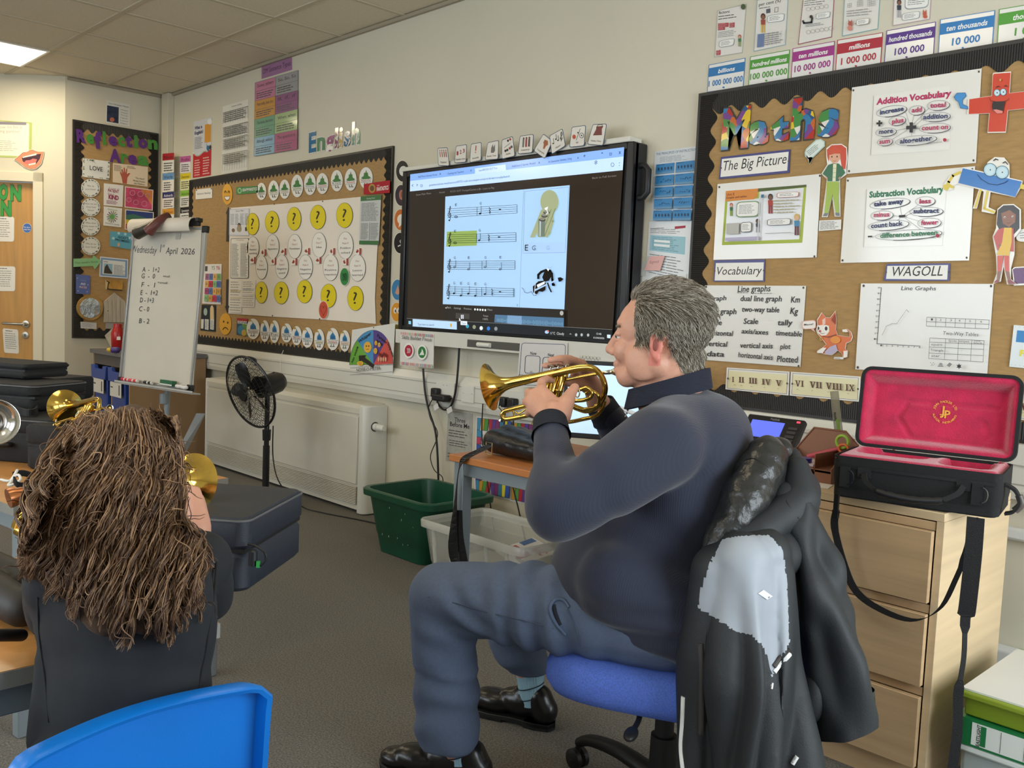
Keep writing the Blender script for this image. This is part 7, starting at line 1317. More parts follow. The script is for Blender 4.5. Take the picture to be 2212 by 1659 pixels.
strands('hair',man,L_,hairmat(('4c4236','6d6253','8a7f6f','a79f91','cbc5b9')),.00055,.00022)
# jumper
NAVY = ribmat('262b3f','X',80,.2,.85,.0016,sheen=.25)
m = MB();E3 = lambda px,py,d,a,b,c: m.ell(at(px,py,d),a,b,c,RH,28,18)
E3(1505,955,2.055,.125,.205,.12);E3(1470,1060,2.06,.148,.2,.17);E3(1400,1170,2.06,.165,.195,.16);E3(1350,1240,2.06,.17,.195,.14);E3(1385,1310,2.06,.165,.2,.1);E3(1430,1350,2.06,.13,.195,.09);c_(at(1345,1262,1.915),at(1505,1362,1.9),.1,.095);c_(at(1505,1362,1.9),at(1520,1350,2.2),.095,.095)
c_(at(1472,893,2.052),at(1490,950,2.055),.078,.12);c_(at(1492,915,2.05),LS,.085,.088);c_(at(1492,915,2.07),RS,.085,.085)
c_(LS,at(1330,1030,1.82),.088,.076);c_(at(1330,1030,1.82),LE_,.077,.066);c_(LE_,at(1197,1000,1.88),.066,.05);c_(at(1197,1000,1.88),at(1190,925,1.955),.05,.036)
c_(RS,RE,.085,.066);c_(RE,at(1305,885,2.27),.064,.038)
def fold(c):
    d = c-man.matrix_world.translation;v = 0
    q = (c-LE_);r_ = q.length
    if r_ < .17: v += .005*math.sin(r_*95+3*mnoise.noise(c*9))*(1-r_/.17)
    if c.z < .62: v += .0045*math.sin(c.z*95+5*mnoise.noise(c*5))*min(1,(.62-c.z)/.08)
    return v + .006*mnoise.noise(c*9)
jumper = organic('jumper',m,NAVY,man,.0085,18,.5,noise=fold)
# collar, cuffs, hem band
DKN = ribmat('1d2233','Z',120,.5,.85,.002)
m = MB().mat(DKN);cc = at(1444,840,2.045);ring_ = [cc + MF*.09*math.cos(b) + ML*.086*math.sin(b) - UZ*.03*math.cos(b) for b in [2*pi*k/40 for k in range(41)]]
m.strap(ring_,[UZ*.045 + (MF*math.cos(b)+ML*math.sin(b))*-.008 for b in [2*pi*k/40 for k in range(41)]],.008);m.mat(M('c9c9cc',.3,metal=1));zc = HP(.062,.012,-.165)
for k in range(6): m.ell(zc - UZ*.007*k + MF*.002*k,.0025,.0025,.0025,n=8,m=5)
m.build('collar',man,smooth=60)
for w_,ax in ((at(1189,920,1.958),(at(1190,905,1.975)-at(1195,960,1.92))),(at(1303,884,2.27),(RW-RE))):
    ax = ax.normalized();MB().mat(ribmat('181c2a','Z',150,.5,.85,.002)).lathe(w_,ax,[(-.03,.043),(-.022,.041),(0,.0385),(.016,.037),(.018,.033),(.0,.03)],32).build('cuff',man,smooth=70)
# trousers
TRO = M('5c6a85',.8,vary=(160,.06),bump=(900,.2));m = MB()
m.ell(at(1425,1345,2.06),.15,.19,.1,RH,28,18);m.ell(at(1470,1365,2.06),.14,.185,.09,RH,28,18)
c_(LHp,at(1200,1312,2.04),.106,.102);c_(at(1200,1312,2.04),LK,.102,.083);c_(LK,at(962,1450,2.2),.083,.08);c_(at(962,1450,2.2),at(966,1592,2.22),.08,.078)
c_(RHp,RK,.1,.08);c_(RK,at(1120,1400,2.54),.08,.068);c_(at(1120,1400,2.54),at(1145,1440,2.56),.066,.06)
for i,p in enumerate(m.v):
    hz = .095 if (p-CAM).dot(FWD) < 2.36 else .15
    if p.z < hz and (p-LHp).length > .25: m.v[i] = V((p.x,p.y,hz))
KN = at(1010,1340,2.12);HPf = at(1300,1330,1.95);THd = (LHp-LK).normalized()
def tfold(c):
    v = .004*mnoise.noise(c*8);q = c-KN;r_ = q.length
    if r_ < .16: v += .009*math.sin(q.dot(UZ)*70+q.dot(THd)*40+4*mnoise.noise(c*7))*(1-r_/.16)
    s = (c-LK).dot(THd)
    if .1 < s < .5 and c.z > .38: v += .0065*math.sin(s*80+3*mnoise.noise(c*6))*math.sin(pi*(s-.1)/.4)
    if c.z < .3: v += .004*math.sin(c.z*60+5*mnoise.noise(c*6))
    return v
tro = organic('trousers',m,TRO,man,.008,6,.5,noise=tfold);tt2 = bvh(tro)
def seam(tree,px,r,mat,name,par,lift=.001):
    P = [snap(tree,*p,lift) for p in px];P = [p for p in P if p is not None]
    return MB().tube(arcpts(P,5),r,6).build(name,par,mat,smooth=60) if len(P) > 2 else None
seam(tt2,[(1222,1370),(1200,1345),(1189,1318),(1195,1300),(1206,1294),(1220,1298),(1230,1312)],.004,M('5a6a86',.8),'pocket_edge',man);seam(tt2,[(1226,1316),(1240,1345),(1252,1385),(1270,1425),(1290,1448)],.0022,M('44516a',.8),'side_seam',man,0);seam(tt2,[(1196,1358),(1120,1338),(1050,1322),(980,1302),(925,1290)],.0012,M('3f4b62',.8),'side_seam',man,0);seam(tt2,[(1196,1306),(1200,1325),(1210,1350)],.0045,M('20242e',.9),'pocket_opening',man,0)
# socks and shoes
SHOE = M('19181a',.28,vary=(40,.2),bump=(50,.06));SOLE = M('101011',.6)
def shoe(ank,toe_dir,name_lab):
    fd_ = V((toe_dir.x,toe_dir.y,0)).normalized();sd_ = UZ.cross(fd_);o = V((ank.x,ank.y,0)) - fd_*.075;Q = lambda s,t,z: o + fd_*s + sd_*t + UZ*z
    R_ = Matrix((fd_,sd_,UZ)).transposed();mm = MB();mm.ell(Q(.035,0,.05),.04,.036,.042,R_).ell(Q(.11,0,.058),.07,.037,.04,R_).ell(Q(.19,0,.045),.07,.044,.033,R_).ell(Q(.245,0,.034),.052,.04,.024,R_).caps(Q(.04,0,.06),Q(.05,0,.083),.037,.036).caps(Q(.09,0,.07),Q(.1,0,.082),.036,.03)
    for i,v_ in enumerate(mm.v): mm.v[i] = V((v_.x,v_.y,max(v_.z,.016)))
    par = empty('tmp_',(0,0,0),None,None);bpy.data.objects.remove(par);return mm,Q,fd_,sd_
for nm,ank,td in (('near',at(998,1650,2.22),MF),('far',at(1150,1480,2.56),MF*.95+WH*.12)):
    ank = V((ank.x,ank.y,.1));mm,Q,fd_,sd_ = shoe(ank,td,nm);sh = organic('shoe',mm,SHOE,man,.005,5)
    ol = [(.0,0),(.01,.026),(.05,.036),(.12,.034),(.19,.047),(.25,.043),(.285,.026),(.302,0),(.285,-.03),(.25,-.046),(.19,-.047),(.12,-.036),(.05,-.037),(.01,-.026)]
    MB().prism([Q(s_,t_,.006) for s_,t_ in ol],UZ*.014).prism([Q(s_,t_,0) for s_,t_ in ((0,0),(.01,.026),(.05,.036),(.085,.035),(.085,-.036),(.05,-.037),(.01,-.026))],UZ*.02).prism([Q(s_,t_,0) for s_,t_ in ((.15,.04),(.22,.046),(.27,.035),(.29,0),(.27,-.038),(.22,-.047),(.15,-.04))],UZ*.012).build('sole',man,SOLE,bevel=.002)
    m = MB().mat(SHOE)
    for k in range(4): m.tube(arcpts([Q(.115+.022*k,-.022,.088-.008*k),Q(.117+.022*k,0,.1-.009*k),Q(.115+.022*k,.022,.088-.008*k)]),.0022,6)
    m.build('laces',man,smooth=60)
    top = (at(982,1480,2.215) if nm == 'near' else at(1142,1380,2.55));bs = Q(.075,0,.06);ax = (top-bs).normalized();SKB = ribmat('9cc4d8','X',90,.6,.85,.003);m = MB().mat(SKB).lathe(bs,ax,[(0,.034),(.05,.036),(.09,.04),(.16,.043)],28)
    m.mat(M('20283a',.8));[m.lathe(bs+ax*h,(ax+fd_*.25).normalized(),[(0,.0375+h*.05),(.003,.038+h*.05)],28) for h in (.02,.052)];m.build('sock',man,smooth=70)
# ---------------------------------------------------------------- cornets
BR = M('dcb95e',.13,metal=1.,vary=(3,.05));SIL = M('cfccc6',.15,metal=1)
def cornet(C,label,brass=BR,off0=0.,mouth=None,grp=None):
    """C(px, py, lateral) carries the drawing of the held cornet into place"""
    o = C(1200,845,0);t = empty('cornet',o,label,'cornet',grp);r = (C(1210,845,0)-C(1200,845,0)).length/10
    tube = lambda m,pts,rr_,lat=0: m.tube(arcpts([C(x,y,lat if len(p_) == 0 else p_[0]) for x,y,*p_ in pts],6),rr_*r,12)
    ax = (C(1058,836,0)-C(1150,817,0));L0 = ax.length;ax = ax.normalized();bo = C(1150,817,0)
    rc = .0000;m = MB();pr = []
    for i in range(41):
        d = i/40;rad = 9.6 + 4.5*d + 36.5*max(0,(d-.25)/.75)**4.2;pr.append((L0*d,rad*r))
    m.lathe(bo,ax,pr + [(L0*1.0,49.5*r),(L0*.995,48.5*r)] + [(d_*.996,max(r_-1.6*r,1e-4)) for d_,r_ in pr[::-1][:34]],48);m.build('bell',t,brass,smooth=60)
    m = MB();bend = [(1150,817),(1208,804),(1258,794),(1284,797),(1300,814),(1307,836),(1303,858),(1290,877),(1268,887),(1248,882),(1232,876),(1205,880)]
    P = arcpts([C(x,y,0 if i < 4 else -.004*min(4,i-3)) for i,(x,y) in enumerate(bend)],6);n = len(P);m.tube(P,[(9.6-3.6*min(1,i/(n*.3)))*r for i in range(n)],14)
    m.build('bell_bow',t,brass,smooth=60)
    m = MB();tube(m,[(1330,802.5),(1306,805),(1270,811),(1234,818),(1215,822)],3.4,-.02);m.build('leadpipe',t,brass,smooth=60)
    MB().lathe(C(1331,802.5,-.02 if mouth is None else -.02),C(1306,805,-.02)-C(1331,802.5,-.02),[(0,6.5*r),(-.3*r,8.6*r),(2*r,9*r),(4*r,7.6*r),(9*r,5*r),(12*r,4.2*r),(13*r,4.8*r),(25*r,4*r)],24).build('mouthpiece',t,mouth or SIL,smooth=50)
    for k,x in enumerate((1186,1202,1218)):
        top,bot = C(x-1+k*.5,812-k*1.5,-.012),C(x-30,918-k*2,-.012);d = (bot-top).normalized();Lv = (bot-top).length
        MB().lathe(top,d,[(-2*r,.1*r),(-2*r,8*r),(2*r,8.6*r),(3*r,7.6*r),(Lv*.3,7.6*r),(Lv*.31,8.4*r),(Lv*.34,8.4*r),(Lv*.35,7.6*r),(Lv*.92,7.6*r),(Lv*.93,8.6*r),(Lv,8.4*r),(Lv*1.03,3*r),(Lv*1.04,.1*r)],24).build('valve_casing',t,brass,smooth=40)
        MB().lathe(top-d*2*r,-d,[(0,2*r),(17*r,2*r),(18*r,6.6*r),(20*r,7*r),(21.5*r,4.5*r),(22*r,.1*r)],20).build('valve_button',t,SIL,smooth=50)
    m = MB();tube(m,[(1222,850),(1250,842),(1268,838),(1278,846),(1276,858),(1262,864),(1240,866),(1222,868)],4.2,.012);tube(m,[(1264,850,.004),(1276,845,.004),(1290,852,.004),(1294,868,.0),(1284,880,0),(1262,884,0)],3.8);m.build('tuning_slide',t,brass,smooth=60)
    m = MB();tube(m,[(1190,862),(1140,875),(1100,885),(1090,888),(1085,895),(1088,903),(1098,905),(1140,897),(1180,890)],5,.006);m.tube([C(1108,886,.006),C(1112,903,.006)],2*r,8);tube(m,[(1135,884,.012),(1122,893,.014),(1114,890,.014)],2);m.build('third_slide',t,brass,smooth=60)
    MB().tube([C(1085,886,.006),C(1078,878,.008)],3*r,8).lathe(C(1083,905,.006),C(1080,912,.006)-C(1083,905,.006),[(0,5*r),(5*r,6*r),(6*r,.1*r)],14).build('water_key',t,SIL,smooth=50)
    m = MB();tube(m,[(1180,902),(1220,912),(1262,905),(1288,898),(1300,884),(1306,866)],4.2,-.02);m.build('lower_bow',t,brass,smooth=60)
    MB().tube([C(1247+5*math.cos(b),848+10*math.sin(b),.02) for b in [2*pi*k/20 for k in range(21)]],1.6*r,8).build('finger_ring',t,M('d8cfae',.25,metal=.8),smooth=60);return t
CPL_ = Plane(HC,ML)
cornet(lambda x,y,o: CPL_.P(x,y,o),'shiny brass cornet held up to the lips of the seated man')
# ---------------------------------------------------------------- swivel chair
CS = at(1445,1400,2.06);CS = V((CS.x,CS.y,0));chair = empty('swivel_chair',CS,'blue upholstered swivel chair under the seated man','chair')
BLU = M('5c7ce0',.9,vary=(300,.18),bump=(900,.4));K_ = lambda s,t_,z: CS + MF*s + ML*t_ + UZ*z
m = MB();n = 40;rows = []
for h,sc in ((.338,.86),(.344,.95),(.366,1.0),(.396,.995),(.418,.95),(.43,.86),(.426,.6),(.42,.2)):
    rows.append([K_((.262*sc)*math.copysign(abs(math.cos(2*pi*k/n))**.62,math.cos(2*pi*k/n)),(.235*sc)*math.copysign(abs(math.sin(2*pi*k/n))**.62,math.sin(2*pi*k/n)),h-.012*max(0,math.cos(2*pi*k/n))**2*sc) for k in range(n)])
m.add([p for R_ in rows for p in R_],[[i*n+j,i*n+(j+1) % n,(i+1)*n+(j+1) % n,(i+1)*n+j] for i in range(len(rows)-1) for j in range(n)]+[list(range(n))[::-1],list(range((len(rows)-1)*n,len(rows)*n))]);m.build('seat',chair,BLU,smooth=80)
bm2 = MB();rows = []
for h,sc in ((0,.9),(.012,1),(.04,1),(.055,.88)): rows.append([K_(-.2-h,(.135*sc)*math.copysign(abs(math.sin(2*pi*k/n))**.5,math.sin(2*pi*k/n)),.67+.12*sc*math.copysign(abs(math.cos(2*pi*k/n))**.5,math.cos(2*pi*k/n))) for k in range(n)])
bm2.add([p for R_ in rows for p in R_],[[i*n+j,i*n+(j+1) % n,(i+1)*n+(j+1) % n,(i+1)*n+j] for i in range(3) for j in range(n)]+[list(range(n))[::-1],list(range(3*n,4*n))]);bm2.build('backrest',chair,BLU,smooth=80)
MB().box((CS.x-.09,CS.y-.09,.32),(CS.x+.09,CS.y+.09,.342)).strap(arcpts([K_(-.02,0,.328),K_(-.2,0,.325),K_(-.25,0,.36),K_(-.262,0,.45),K_(-.262,0,.62),K_(-.262,0,.7)]),ML*.06,.014).build('back_bracket',chair,blk,bevel=.003)
MB().lathe(CS+UZ*.07,UZ,[(0,.03),(.02,.032),(.14,.03),(.141,.022),(.27,.022)],24,caps=True).build('gas_column',chair,blk,smooth=40)
MB().tube(arcpts([K_(.05,.1,.345),K_(.02,.2,.335),K_(.02,.27,.33)]),.006,8).ell(K_(.02,.28,.33),.014,.03,.01,RH).build('height_lever',chair,blk,smooth=60)
a0 = math.atan2((onZ(1300,1625,.08)-CS).y,(onZ(1300,1625,.08)-CS).x)
for k in range(5):
    a = a0+2*pi*k/5;d = V((math.cos(a),math.sin(a),0));MB().tube(arcpts([CS+d*.02+UZ*.105,CS+d*.14+UZ*.11,CS+d*.24+UZ*.095,CS+d*.29+UZ*.07]),[.026-.0006*i for i in range(19)],12,flat=.8).build('base_arm',chair,blk,smooth=60)
    w = d.cross(UZ);cw = CS+d*.295;m = MB();[m.lathe(cw+UZ*.027+w*s_*.006,w*s_,[(0,.026),(.012,.026),(.016,.018),(.017,.001)],20) for s_ in (1,-1)];m.tube([cw+UZ*.03,cw-d*.005+UZ*.075],.008,8);m.build('caster',chair,blk,smooth=40)
# ---------------------------------------------------------------- coat over the chair back
coat = empty('coat',V((K_(-.3,0,0).x,K_(-.3,0,0).y,.03)),'black waterproof coat with a grey shoulder hung over the chair back','coat')
COAT = M('25292d',.62,vary=(6,.1),bump=(400,.12));GREY = M('a3aab4',.55,vary=(9,.08));LIN = M('2b2c2c',.3,vary=(30,.25),bump=(45,.35))
m = MB();A4 = lambda a,b,r0,r1: m.caps(at(*a),at(*b),r0,r1)
A4((1545,1230,1.80),(1520,1480,1.80),.052,.036);A4((1520,1480,1.80),(1512,1720,1.80),.036,.034);A4((1605,1215,1.78),(1605,1480,1.74),.062,.06);A4((1605,1480,1.74),(1600,1720,1.74),.06,.06);A4((1665,1240,1.80),(1690,1500,1.78),.05,.055);A4((1690,1500,1.78),(1700,1720,1.78),.055,.06)
A4((1560,1400,1.8),(1660,1420,1.8),.045,.045);A4((1550,1600,1.8),(1690,1610,1.8),.045,.045);A4((1560,1260,1.83),(1680,1200,1.85),.05,.055);A4((1575,1200,1.82),(1655,1195,1.8),.04,.05)
A4((1700,1090,1.9),(1740,1220,1.89),.045,.04);A4((1745,1330,1.9),(1750,1660,1.9),.045,.04);A4((1740,1500,1.86),(1780,1480,1.86),.04,.04);A4((1690,1120,1.9),(1690,1300,1.88),.05,.06);A4((1700,1100,2.0),(1730,1400,2.0),.05,.06)
CT = at(1650,1300,1.8)
def cfold(c):
    x = (c-CT).dot(UH);z = c.z
    v = .016*math.sin(x*70+5*mnoise.noise(V((x*6,z*2.2,3))))*min(1,max(0,(.7-z)/.2)) + .009*mnoise.noise(V((x*11,(c-CT).dot(WH)*8,z*5)))
    return v
shell_ = organic('coat_body',m,COAT,coat,.005,14,.5,noise=cfold)
def pip(poly,x,y):
    k = False
    for (x0,y0),(x1,y1) in zip(poly,poly[1:]+poly[:1]):
        if (y0 > y) != (y1 > y) and x < (x1-x0)*(y-y0)/(y1-y0)+x0: k = not k
    return k
GP = [(1560,1165),(1600,1158),(1660,1155),(1690,1185),(1700,1250),(1706,1390),(1680,1430),(1668,1470),(1664,1440),(1650,1400),(1630,1375),(1585,1362),(1540,1330),(1508,1315),(1512,1280),(1530,1225)]
def pxof(p): q = p-CAM;z = q.dot(FWD);return CX+FPX*q.dot(RGT)/z,CY+FPX*q.dot(DWN)/z
faces_mat(shell_,[GREY,M('eef1f2',.5)],lambda c,n: 1 if (n.dot(FWD) < .25 and pip(GP,*pxof(c))) else 0)
ct = bvh(shell_)
m = MB();c2 = lambda a,b,r0,r1: m.caps(at(*a),at(*b),r0,r1)
c2((1655,990,1.92),(1605,1090,1.86),.047,.05);c2((1605,1090,1.86),(1545,1190,1.83),.05,.03);c2((1680,985,1.98),(1660,1060,1.94),.04,.05)
SP = arcpts([at(1712,1095,1.9),at(1738,1190,1.88),at(1768,1310,1.86),at(1800,1430,1.85),at(1830,1572,1.84)],10);NS = len(SP)
def sring(i,sc=1.):
    f = i/(NS-1);R = (.04+.024*math.sin(pi*min(1,f*.75)))*sc;t_ = (SP[min(i+1,NS-1)]-SP[max(i-1,0)]).normalized();a_ = (UH-t_*UH.dot(t_)).normalized();b_ = t_.cross(a_);out = []
    for k in range(48):
        g = 2*pi*k/48;rr_ = R*(1+.1*math.sin(3*g+f*5)+.07*math.sin(5*g-f*9+1)+.35*mnoise.noise(V((math.cos(g)*1.2,math.sin(g)*1.2,f*5))))
        out.append(SP[i]+a_*math.cos(g)*rr_+b_*math.sin(g)*rr_*1.15 + (UZ*.014*math.cos(g) if i == NS-1 else V()))
    return out
sv = MB();rws = [sring(i) for i in range(NS)];sv.mat(COAT).add([p for R_ in rws for p in R_],[[i*48+k,i*48+(k+1) % 48,(i+1)*48+(k+1) % 48,(i+1)*48+k] for i in range(NS-1) for k in range(48)])
inn = [sring(NS-1,.96),[p+UZ*.05 for p in sring(NS-4,.85)]];sv.mat(LIN).add([p for R_ in [rws[-1]]+inn for p in R_],[[i*48+k,i*48+(k+1) % 48,(i+1)*48+(k+1) % 48,(i+1)*48+k] for i in range(2) for k in range(48)]);sv.build('sleeve',coat,smooth=80)
hood = organic('hood_lining',m,LIN,coat,.007,6,noise=lambda c: .005*mnoise.noise(c*20)+.003*mnoise.noise(c*55))
m = MB();c2((1722,1010,1.93),(1728,1080,1.9),.028,.042);c2((1728,1080,1.9),(1640,1150,1.83),.042,.036);c2((1640,1150,1.83),(1552,1215,1.83),.036,.024);c2((1700,1110,1.88),(1600,1165,1.83),.045,.035);c2((1725,1060,2.0),(1700,1130,2.02),.05,.06);c2((1712,985,1.97),(1722,1030,1.94),.02,.028)
hood2 = organic('hood',m,COAT,coat,.007,6,noise=lambda c: .004*mnoise.noise(c*14));th_ = bvh(hood);th2 = bvh(hood2)
seam(th_,[(1600,998),(1625,990),(1650,1002),(1675,1018)],.0015,blk,'hood_seam',coat,0);seam(th2,[(1690,1045),(1700,1085),(1725,1120)],.0012,blk,'hood_seam',coat,0)
seam(ct,[(1513,1390),(1516,1440),(1515,1500),(1514,1585)],.006,M('3c3836',.6),'pocket_zip',coat,0)
WHT = M('eef0ee',.5)
seam(ct,[(1476,1505),(1474,1560),(1471,1610),(1474,1650),(1480,1690)],.005,WHT,'front_zip',coat,0) or seam(ct,[(1484,1505),(1482,1560),(1480,1610),(1482,1650),(1486,1690)],.005,WHT,'front_zip',coat,0)
seam(ct,[(1672,1452),(1685,1435),(1700,1420),(1706,1413)],.0045,WHT,'reflective_stripe',coat,0);seam(ct,[(1671,1440),(1684,1422),(1706,1402)],.005,M('3a3433',.6),'dark_stripe',coat,0);seam(ct,[(1668,1475),(1667,1483),(1666,1488)],.003,WHT,'reflective_stripe',coat,0);seam(ct,[(1712,1650),(1718,1640),(1722,1634)],.0045,WHT,'reflective_stripe',coat,0)
lg = [snap(ct,x,y,.0015) for x,y in ((1636,1282),(1648,1274),(1668,1288),(1656,1295))]
if all(p is not None for p in lg): MB().mat(M('e9ecee',.4)).poly(lg).mat(M('7d858f',.5)).poly([snap(ct,x,y,.002) or lg[0] for x,y in ((1650,1284),(1655,1281),(1662,1290),(1658,1292))]).build('badge',coat)
# ================================================================ child in front, blue chair, tables and cases on that side
TZ = .62
e0,e1_ = onZ(58,1440,TZ),onZ(476,1345,TZ);tx = (e1_-e0).normalized();ty = V((-tx.y,tx.x,0));ty = ty if ty.dot(WH) > 0 else -ty
BE2 = M('cc9152',.3,vary=(4,.1,(8,.5,8)));EDG = M('8d8c86',.5)
def desk(o,ax,ay,w,d,label,z=TZ):
    t = empty('classroom_desk',V((o.x,o.y,0))+ax*w/2+ay*d/2,label,'table');Q = lambda a,b,h: V((o.x,o.y,h))+ax*a+ay*b
    MB().mat(EDG).obox(Q(w/2,d/2,z-.0135),ax*w/2,ay*d/2,UZ*.0125).mat(BE2).obox(Q(w/2,d/2,z-.0006),ax*(w/2-.002),ay*(d/2-.002),UZ*.0006).build('desk_top',t)
    m = MB();[m.obox(Q(w/2,b,z-.05),ax*(w/2-.03),ay*.015,UZ*.024) for b in (.035,d-.035)];[m.obox(Q(a,d/2,z-.05),ax*.015,ay*(d/2-.02),UZ*.024) for a in (.035,w-.035)];m.build('desk_frame',t,GS,bevel=.002)
    for a in (.035,w-.035):
        for b in (.035,d-.035): MB().obox(Q(a,b,(z-.026)/2),ax*.018,ay*.018,UZ*(z-.026)/2).build('leg',t,GS,bevel=.003)
    return Q
cnr = e1_ - tx*.0;QB = desk(cnr - tx*1.1,tx,ty,1.1,.6,'beech topped desk with grey edging in front of the long haired person')
a0_ = onZ(29,1094,TZ);QA = desk(a0_ + V((-1.25,0,0))*0,V((-.12,.993,0)).normalized(),V((-.993,-.12,0)).normalized(),.62,1.2,'beech topped desk under the stack of black cases by the door')
# ---- seated child
GF = (RGT*.22+FWD*.95);GF = V((GF.x,GF.y,0)).normalized();GL = UZ.cross(GF);GR_ = Matrix((GF,GL,UZ)).transposed()
G = at(272,1350,1.28);girl = empty('person',V((G.x,G.y,0)),'person with very long curly brown hair in a black top seen from behind','person')
GH = at(282,1042,1.32);gp = lambda s,t,z: GH + GF*s + GL*t + UZ*z
m = MB();m.ell(gp(-.01,0,.02),.088,.07,.085,GR_).ell(gp(.035,0,-.03),.055,.056,.07,GR_).ell(gp(.06,0,-.075),.02,.024,.02,GR_).caps(gp(.083,0,-.005),gp(.098,0,-.035),.007,.01).ell(gp(.08,0,-.055),.01,.017,.008,GR_)
for sg in (1,-1): m.ell(gp(.055,sg*.03,-.035),.025,.022,.026,GR_);m.ell(gp(-.005,sg*.069,-.02),.012,.006,.022,GR_)
m.caps(gp(-.02,0,-.06),gp(-.035,0,-.15),.042,.05);gc = lambda a,b,r0,r1: m.caps(a,b,r0,r1)
gs = lambda px,py,d: at(px,py,d)
GLS,GRS = gs(130,1255,1.27),gs(425,1220,1.33);gc(gp(-.035,0,-.15),gs(275,1450,1.27),.06,.07);gc(GLS,GRS,.035,.035)
# right arm up to the cornet, hand seen beside the hair; the far hand holds the valves
GRE,GRW = gs(446,1290,1.44),gs(428,1160,1.5);gc(GRS,GRE,.034,.03);gc(GRE,GRW,.03,.021);GLE,GLW = gs(120,1330,1.42),gs(250,1190,1.62);gc(GLS,GLE,.034,.03);gc(GLE,GLW,.03,.021)
kn2 = [gs(420,1062,1.53),gs(428,1078,1.55),gs(430,1096,1.55),gs(426,1112,1.54)]
for k in kn2: gc(gs(428,1140,1.505),k,.022,.0118)
def gch(pts,rs):
    for (a,b),(r0,r1) in zip(zip(pts,pts[1:]),zip(rs,rs[1:])): gc(a,b,r0,r1)
gch([kn2[0],gs(405,1055,1.545),gs(392,1060,1.56),gs(385,1068,1.57)],(.0105,.0088,.0082,.0075));gch([kn2[1],gs(408,1072,1.535),gs(395,1082,1.545),gs(388,1090,1.56)],(.0105,.009,.0082,.0075));gch([kn2[2],gs(408,1092,1.52),gs(396,1102,1.53),gs(391,1108,1.55)],(.01,.0088,.008,.0072));gch([kn2[3],gs(410,1112,1.515),gs(400,1118,1.525),gs(395,1122,1.54)],(.0095,.008,.0074,.0068));gch([gs(414,1146,1.5),gs(398,1128,1.52),gs(386,1108,1.55)],(.015,.011,.009))
for k in range(4): gch([GLW,gs(285+4*k,1150-9*k,1.66),gs(300+3*k,1140-9*k,1.7),gs(318,1138-9*k,1.69)],(.02,.011,.009,.0075))
gch([GLW,gs(275,1140,1.63),gs(292,1122,1.65)],(.017,.011,.009))
# legs under the desk
GLH,GRH = gs(215,1590,1.28),gs(320,1590,1.3)
LD = V((-.94,.34,0))
for h,t_ in ((GLH,.075),(GRH,-.075)): h = V((h.x,h.y,.42));k = h+LD*.36;k.z = .42;f_ = k+LD*.03;f_.z = .06;gc(h,k,.06,.045);gc(k,f_,.042,.03);gc(f_,f_+LD*.13-UZ*.025,.03,.025)
gb = organic('body',m,SKIN,girl,.0055,4)
BLK = M('1d2025',.85,vary=(40,.12),bump=(700,.1));m = MB();m.ell(gs(272,1330,1.28),.082,.138,.16,GR_,28,18).ell(gs(268,1490,1.28),.08,.13,.16,GR_,28,18).ell(gs(262,1600,1.29),.085,.135,.11,GR_,28,18)
gc(gs(275,1225,1.28),GLS,.062,.05);gc(gs(275,1225,1.28),GRS,.062,.052);gc(GLS,GLE,.05,.042);gc(GLE,GLW,.042,.03);gc(GRS,GRE,.05,.042);gc(GRE,gs(436,1185,1.49),.042,.031);gc(gs(275,1190,1.29),gs(275,1240,1.28),.058,.07)
gc(gs(105,1420,1.26),gs(90,1600,1.26),.02,.022)
top = organic('top',m,BLK,girl,.008,6,noise=lambda c: .004*mnoise.noise(c*12));tg = bvh(top)
seam(tg,[(468,1215),(462,1290),(450,1370),(440,1430),(428,1500)],.0018,M('131518',.8),'sleeve_seam',girl,0);seam(tg,[(82,1290),(86,1380),(98,1470),(105,1560)],.0018,M('131518',.8),'side_seam',girl,0)
m = MB()
for h in (GLH,GRH): h = V((h.x,h.y,.42));k = h+LD*.36;f_ = k+LD*.03;f_.z = .1;gc(h,k,.075,.058);gc(k,f_,.056,.045)
m.ell(gs(265,1640,1.27),.1,.14,.08,GR_);organic('leggings',m,M('17191d',.85),girl,.01,5)
for h in (GLH,GRH): f_ = V((h.x,h.y,0))+LD*.39;m = MB().ell(f_+UZ*.045,.045,.035,.045,GR_).ell(f_+LD*.09+UZ*.035,.07,.038,.032,GR_);[m.v.__setitem__(i,V((q.x,q.y,max(q.z,.004)))) for i,q in enumerate(m.v)];organic('shoe',m,SHOE,girl,.007,4)
# hair: a dark under-mass, then long curling locks over it
m = MB();m.ell(gs(274,985,1.30),.085,.076,.072,GR_,26,16)
for a,b,r0,r1 in (((270,990,1.29),(230,1120,1.25),.07,.085),((300,990,1.3),(318,1120,1.27),.06,.05),((220,1120,1.25),(150,1190,1.23),.08,.055),((150,1160,1.25),(85,1215,1.24),.05,.03),((240,1130,1.24),(250,1300,1.19),.085,.045),((318,1120,1.26),(330,1300,1.19),.05,.042),((345,1180,1.24),(400,1225,1.21),.045,.032),((190,1190,1.22),(200,1285,1.19),.05,.03),((390,1220,1.21),(402,1285,1.19),.03,.02)): gc(gs(*a),gs(*b),r0,r1)
HB = M('54402f',.9,vary=(30,.3));hm = organic('hair_mass',m,HB,girl,.01,8,noise=lambda c: .006*mnoise.noise(c*25));th3 = bvh(hm)
rnd = random.Random(5);LL = [];crown = gp(-.03,0,.1)
BOT = [(38,1235),(55,1262),(85,1250),(120,1300),(150,1340),(180,1350),(210,1355),(240,1372),(262,1400),(285,1410),(310,1380),(340,1395),(360,1400),(385,1370),(410,1340),(430,1300),(448,1250),(452,1200)]
def lerp(a,b,t): return a+(b-a)*t
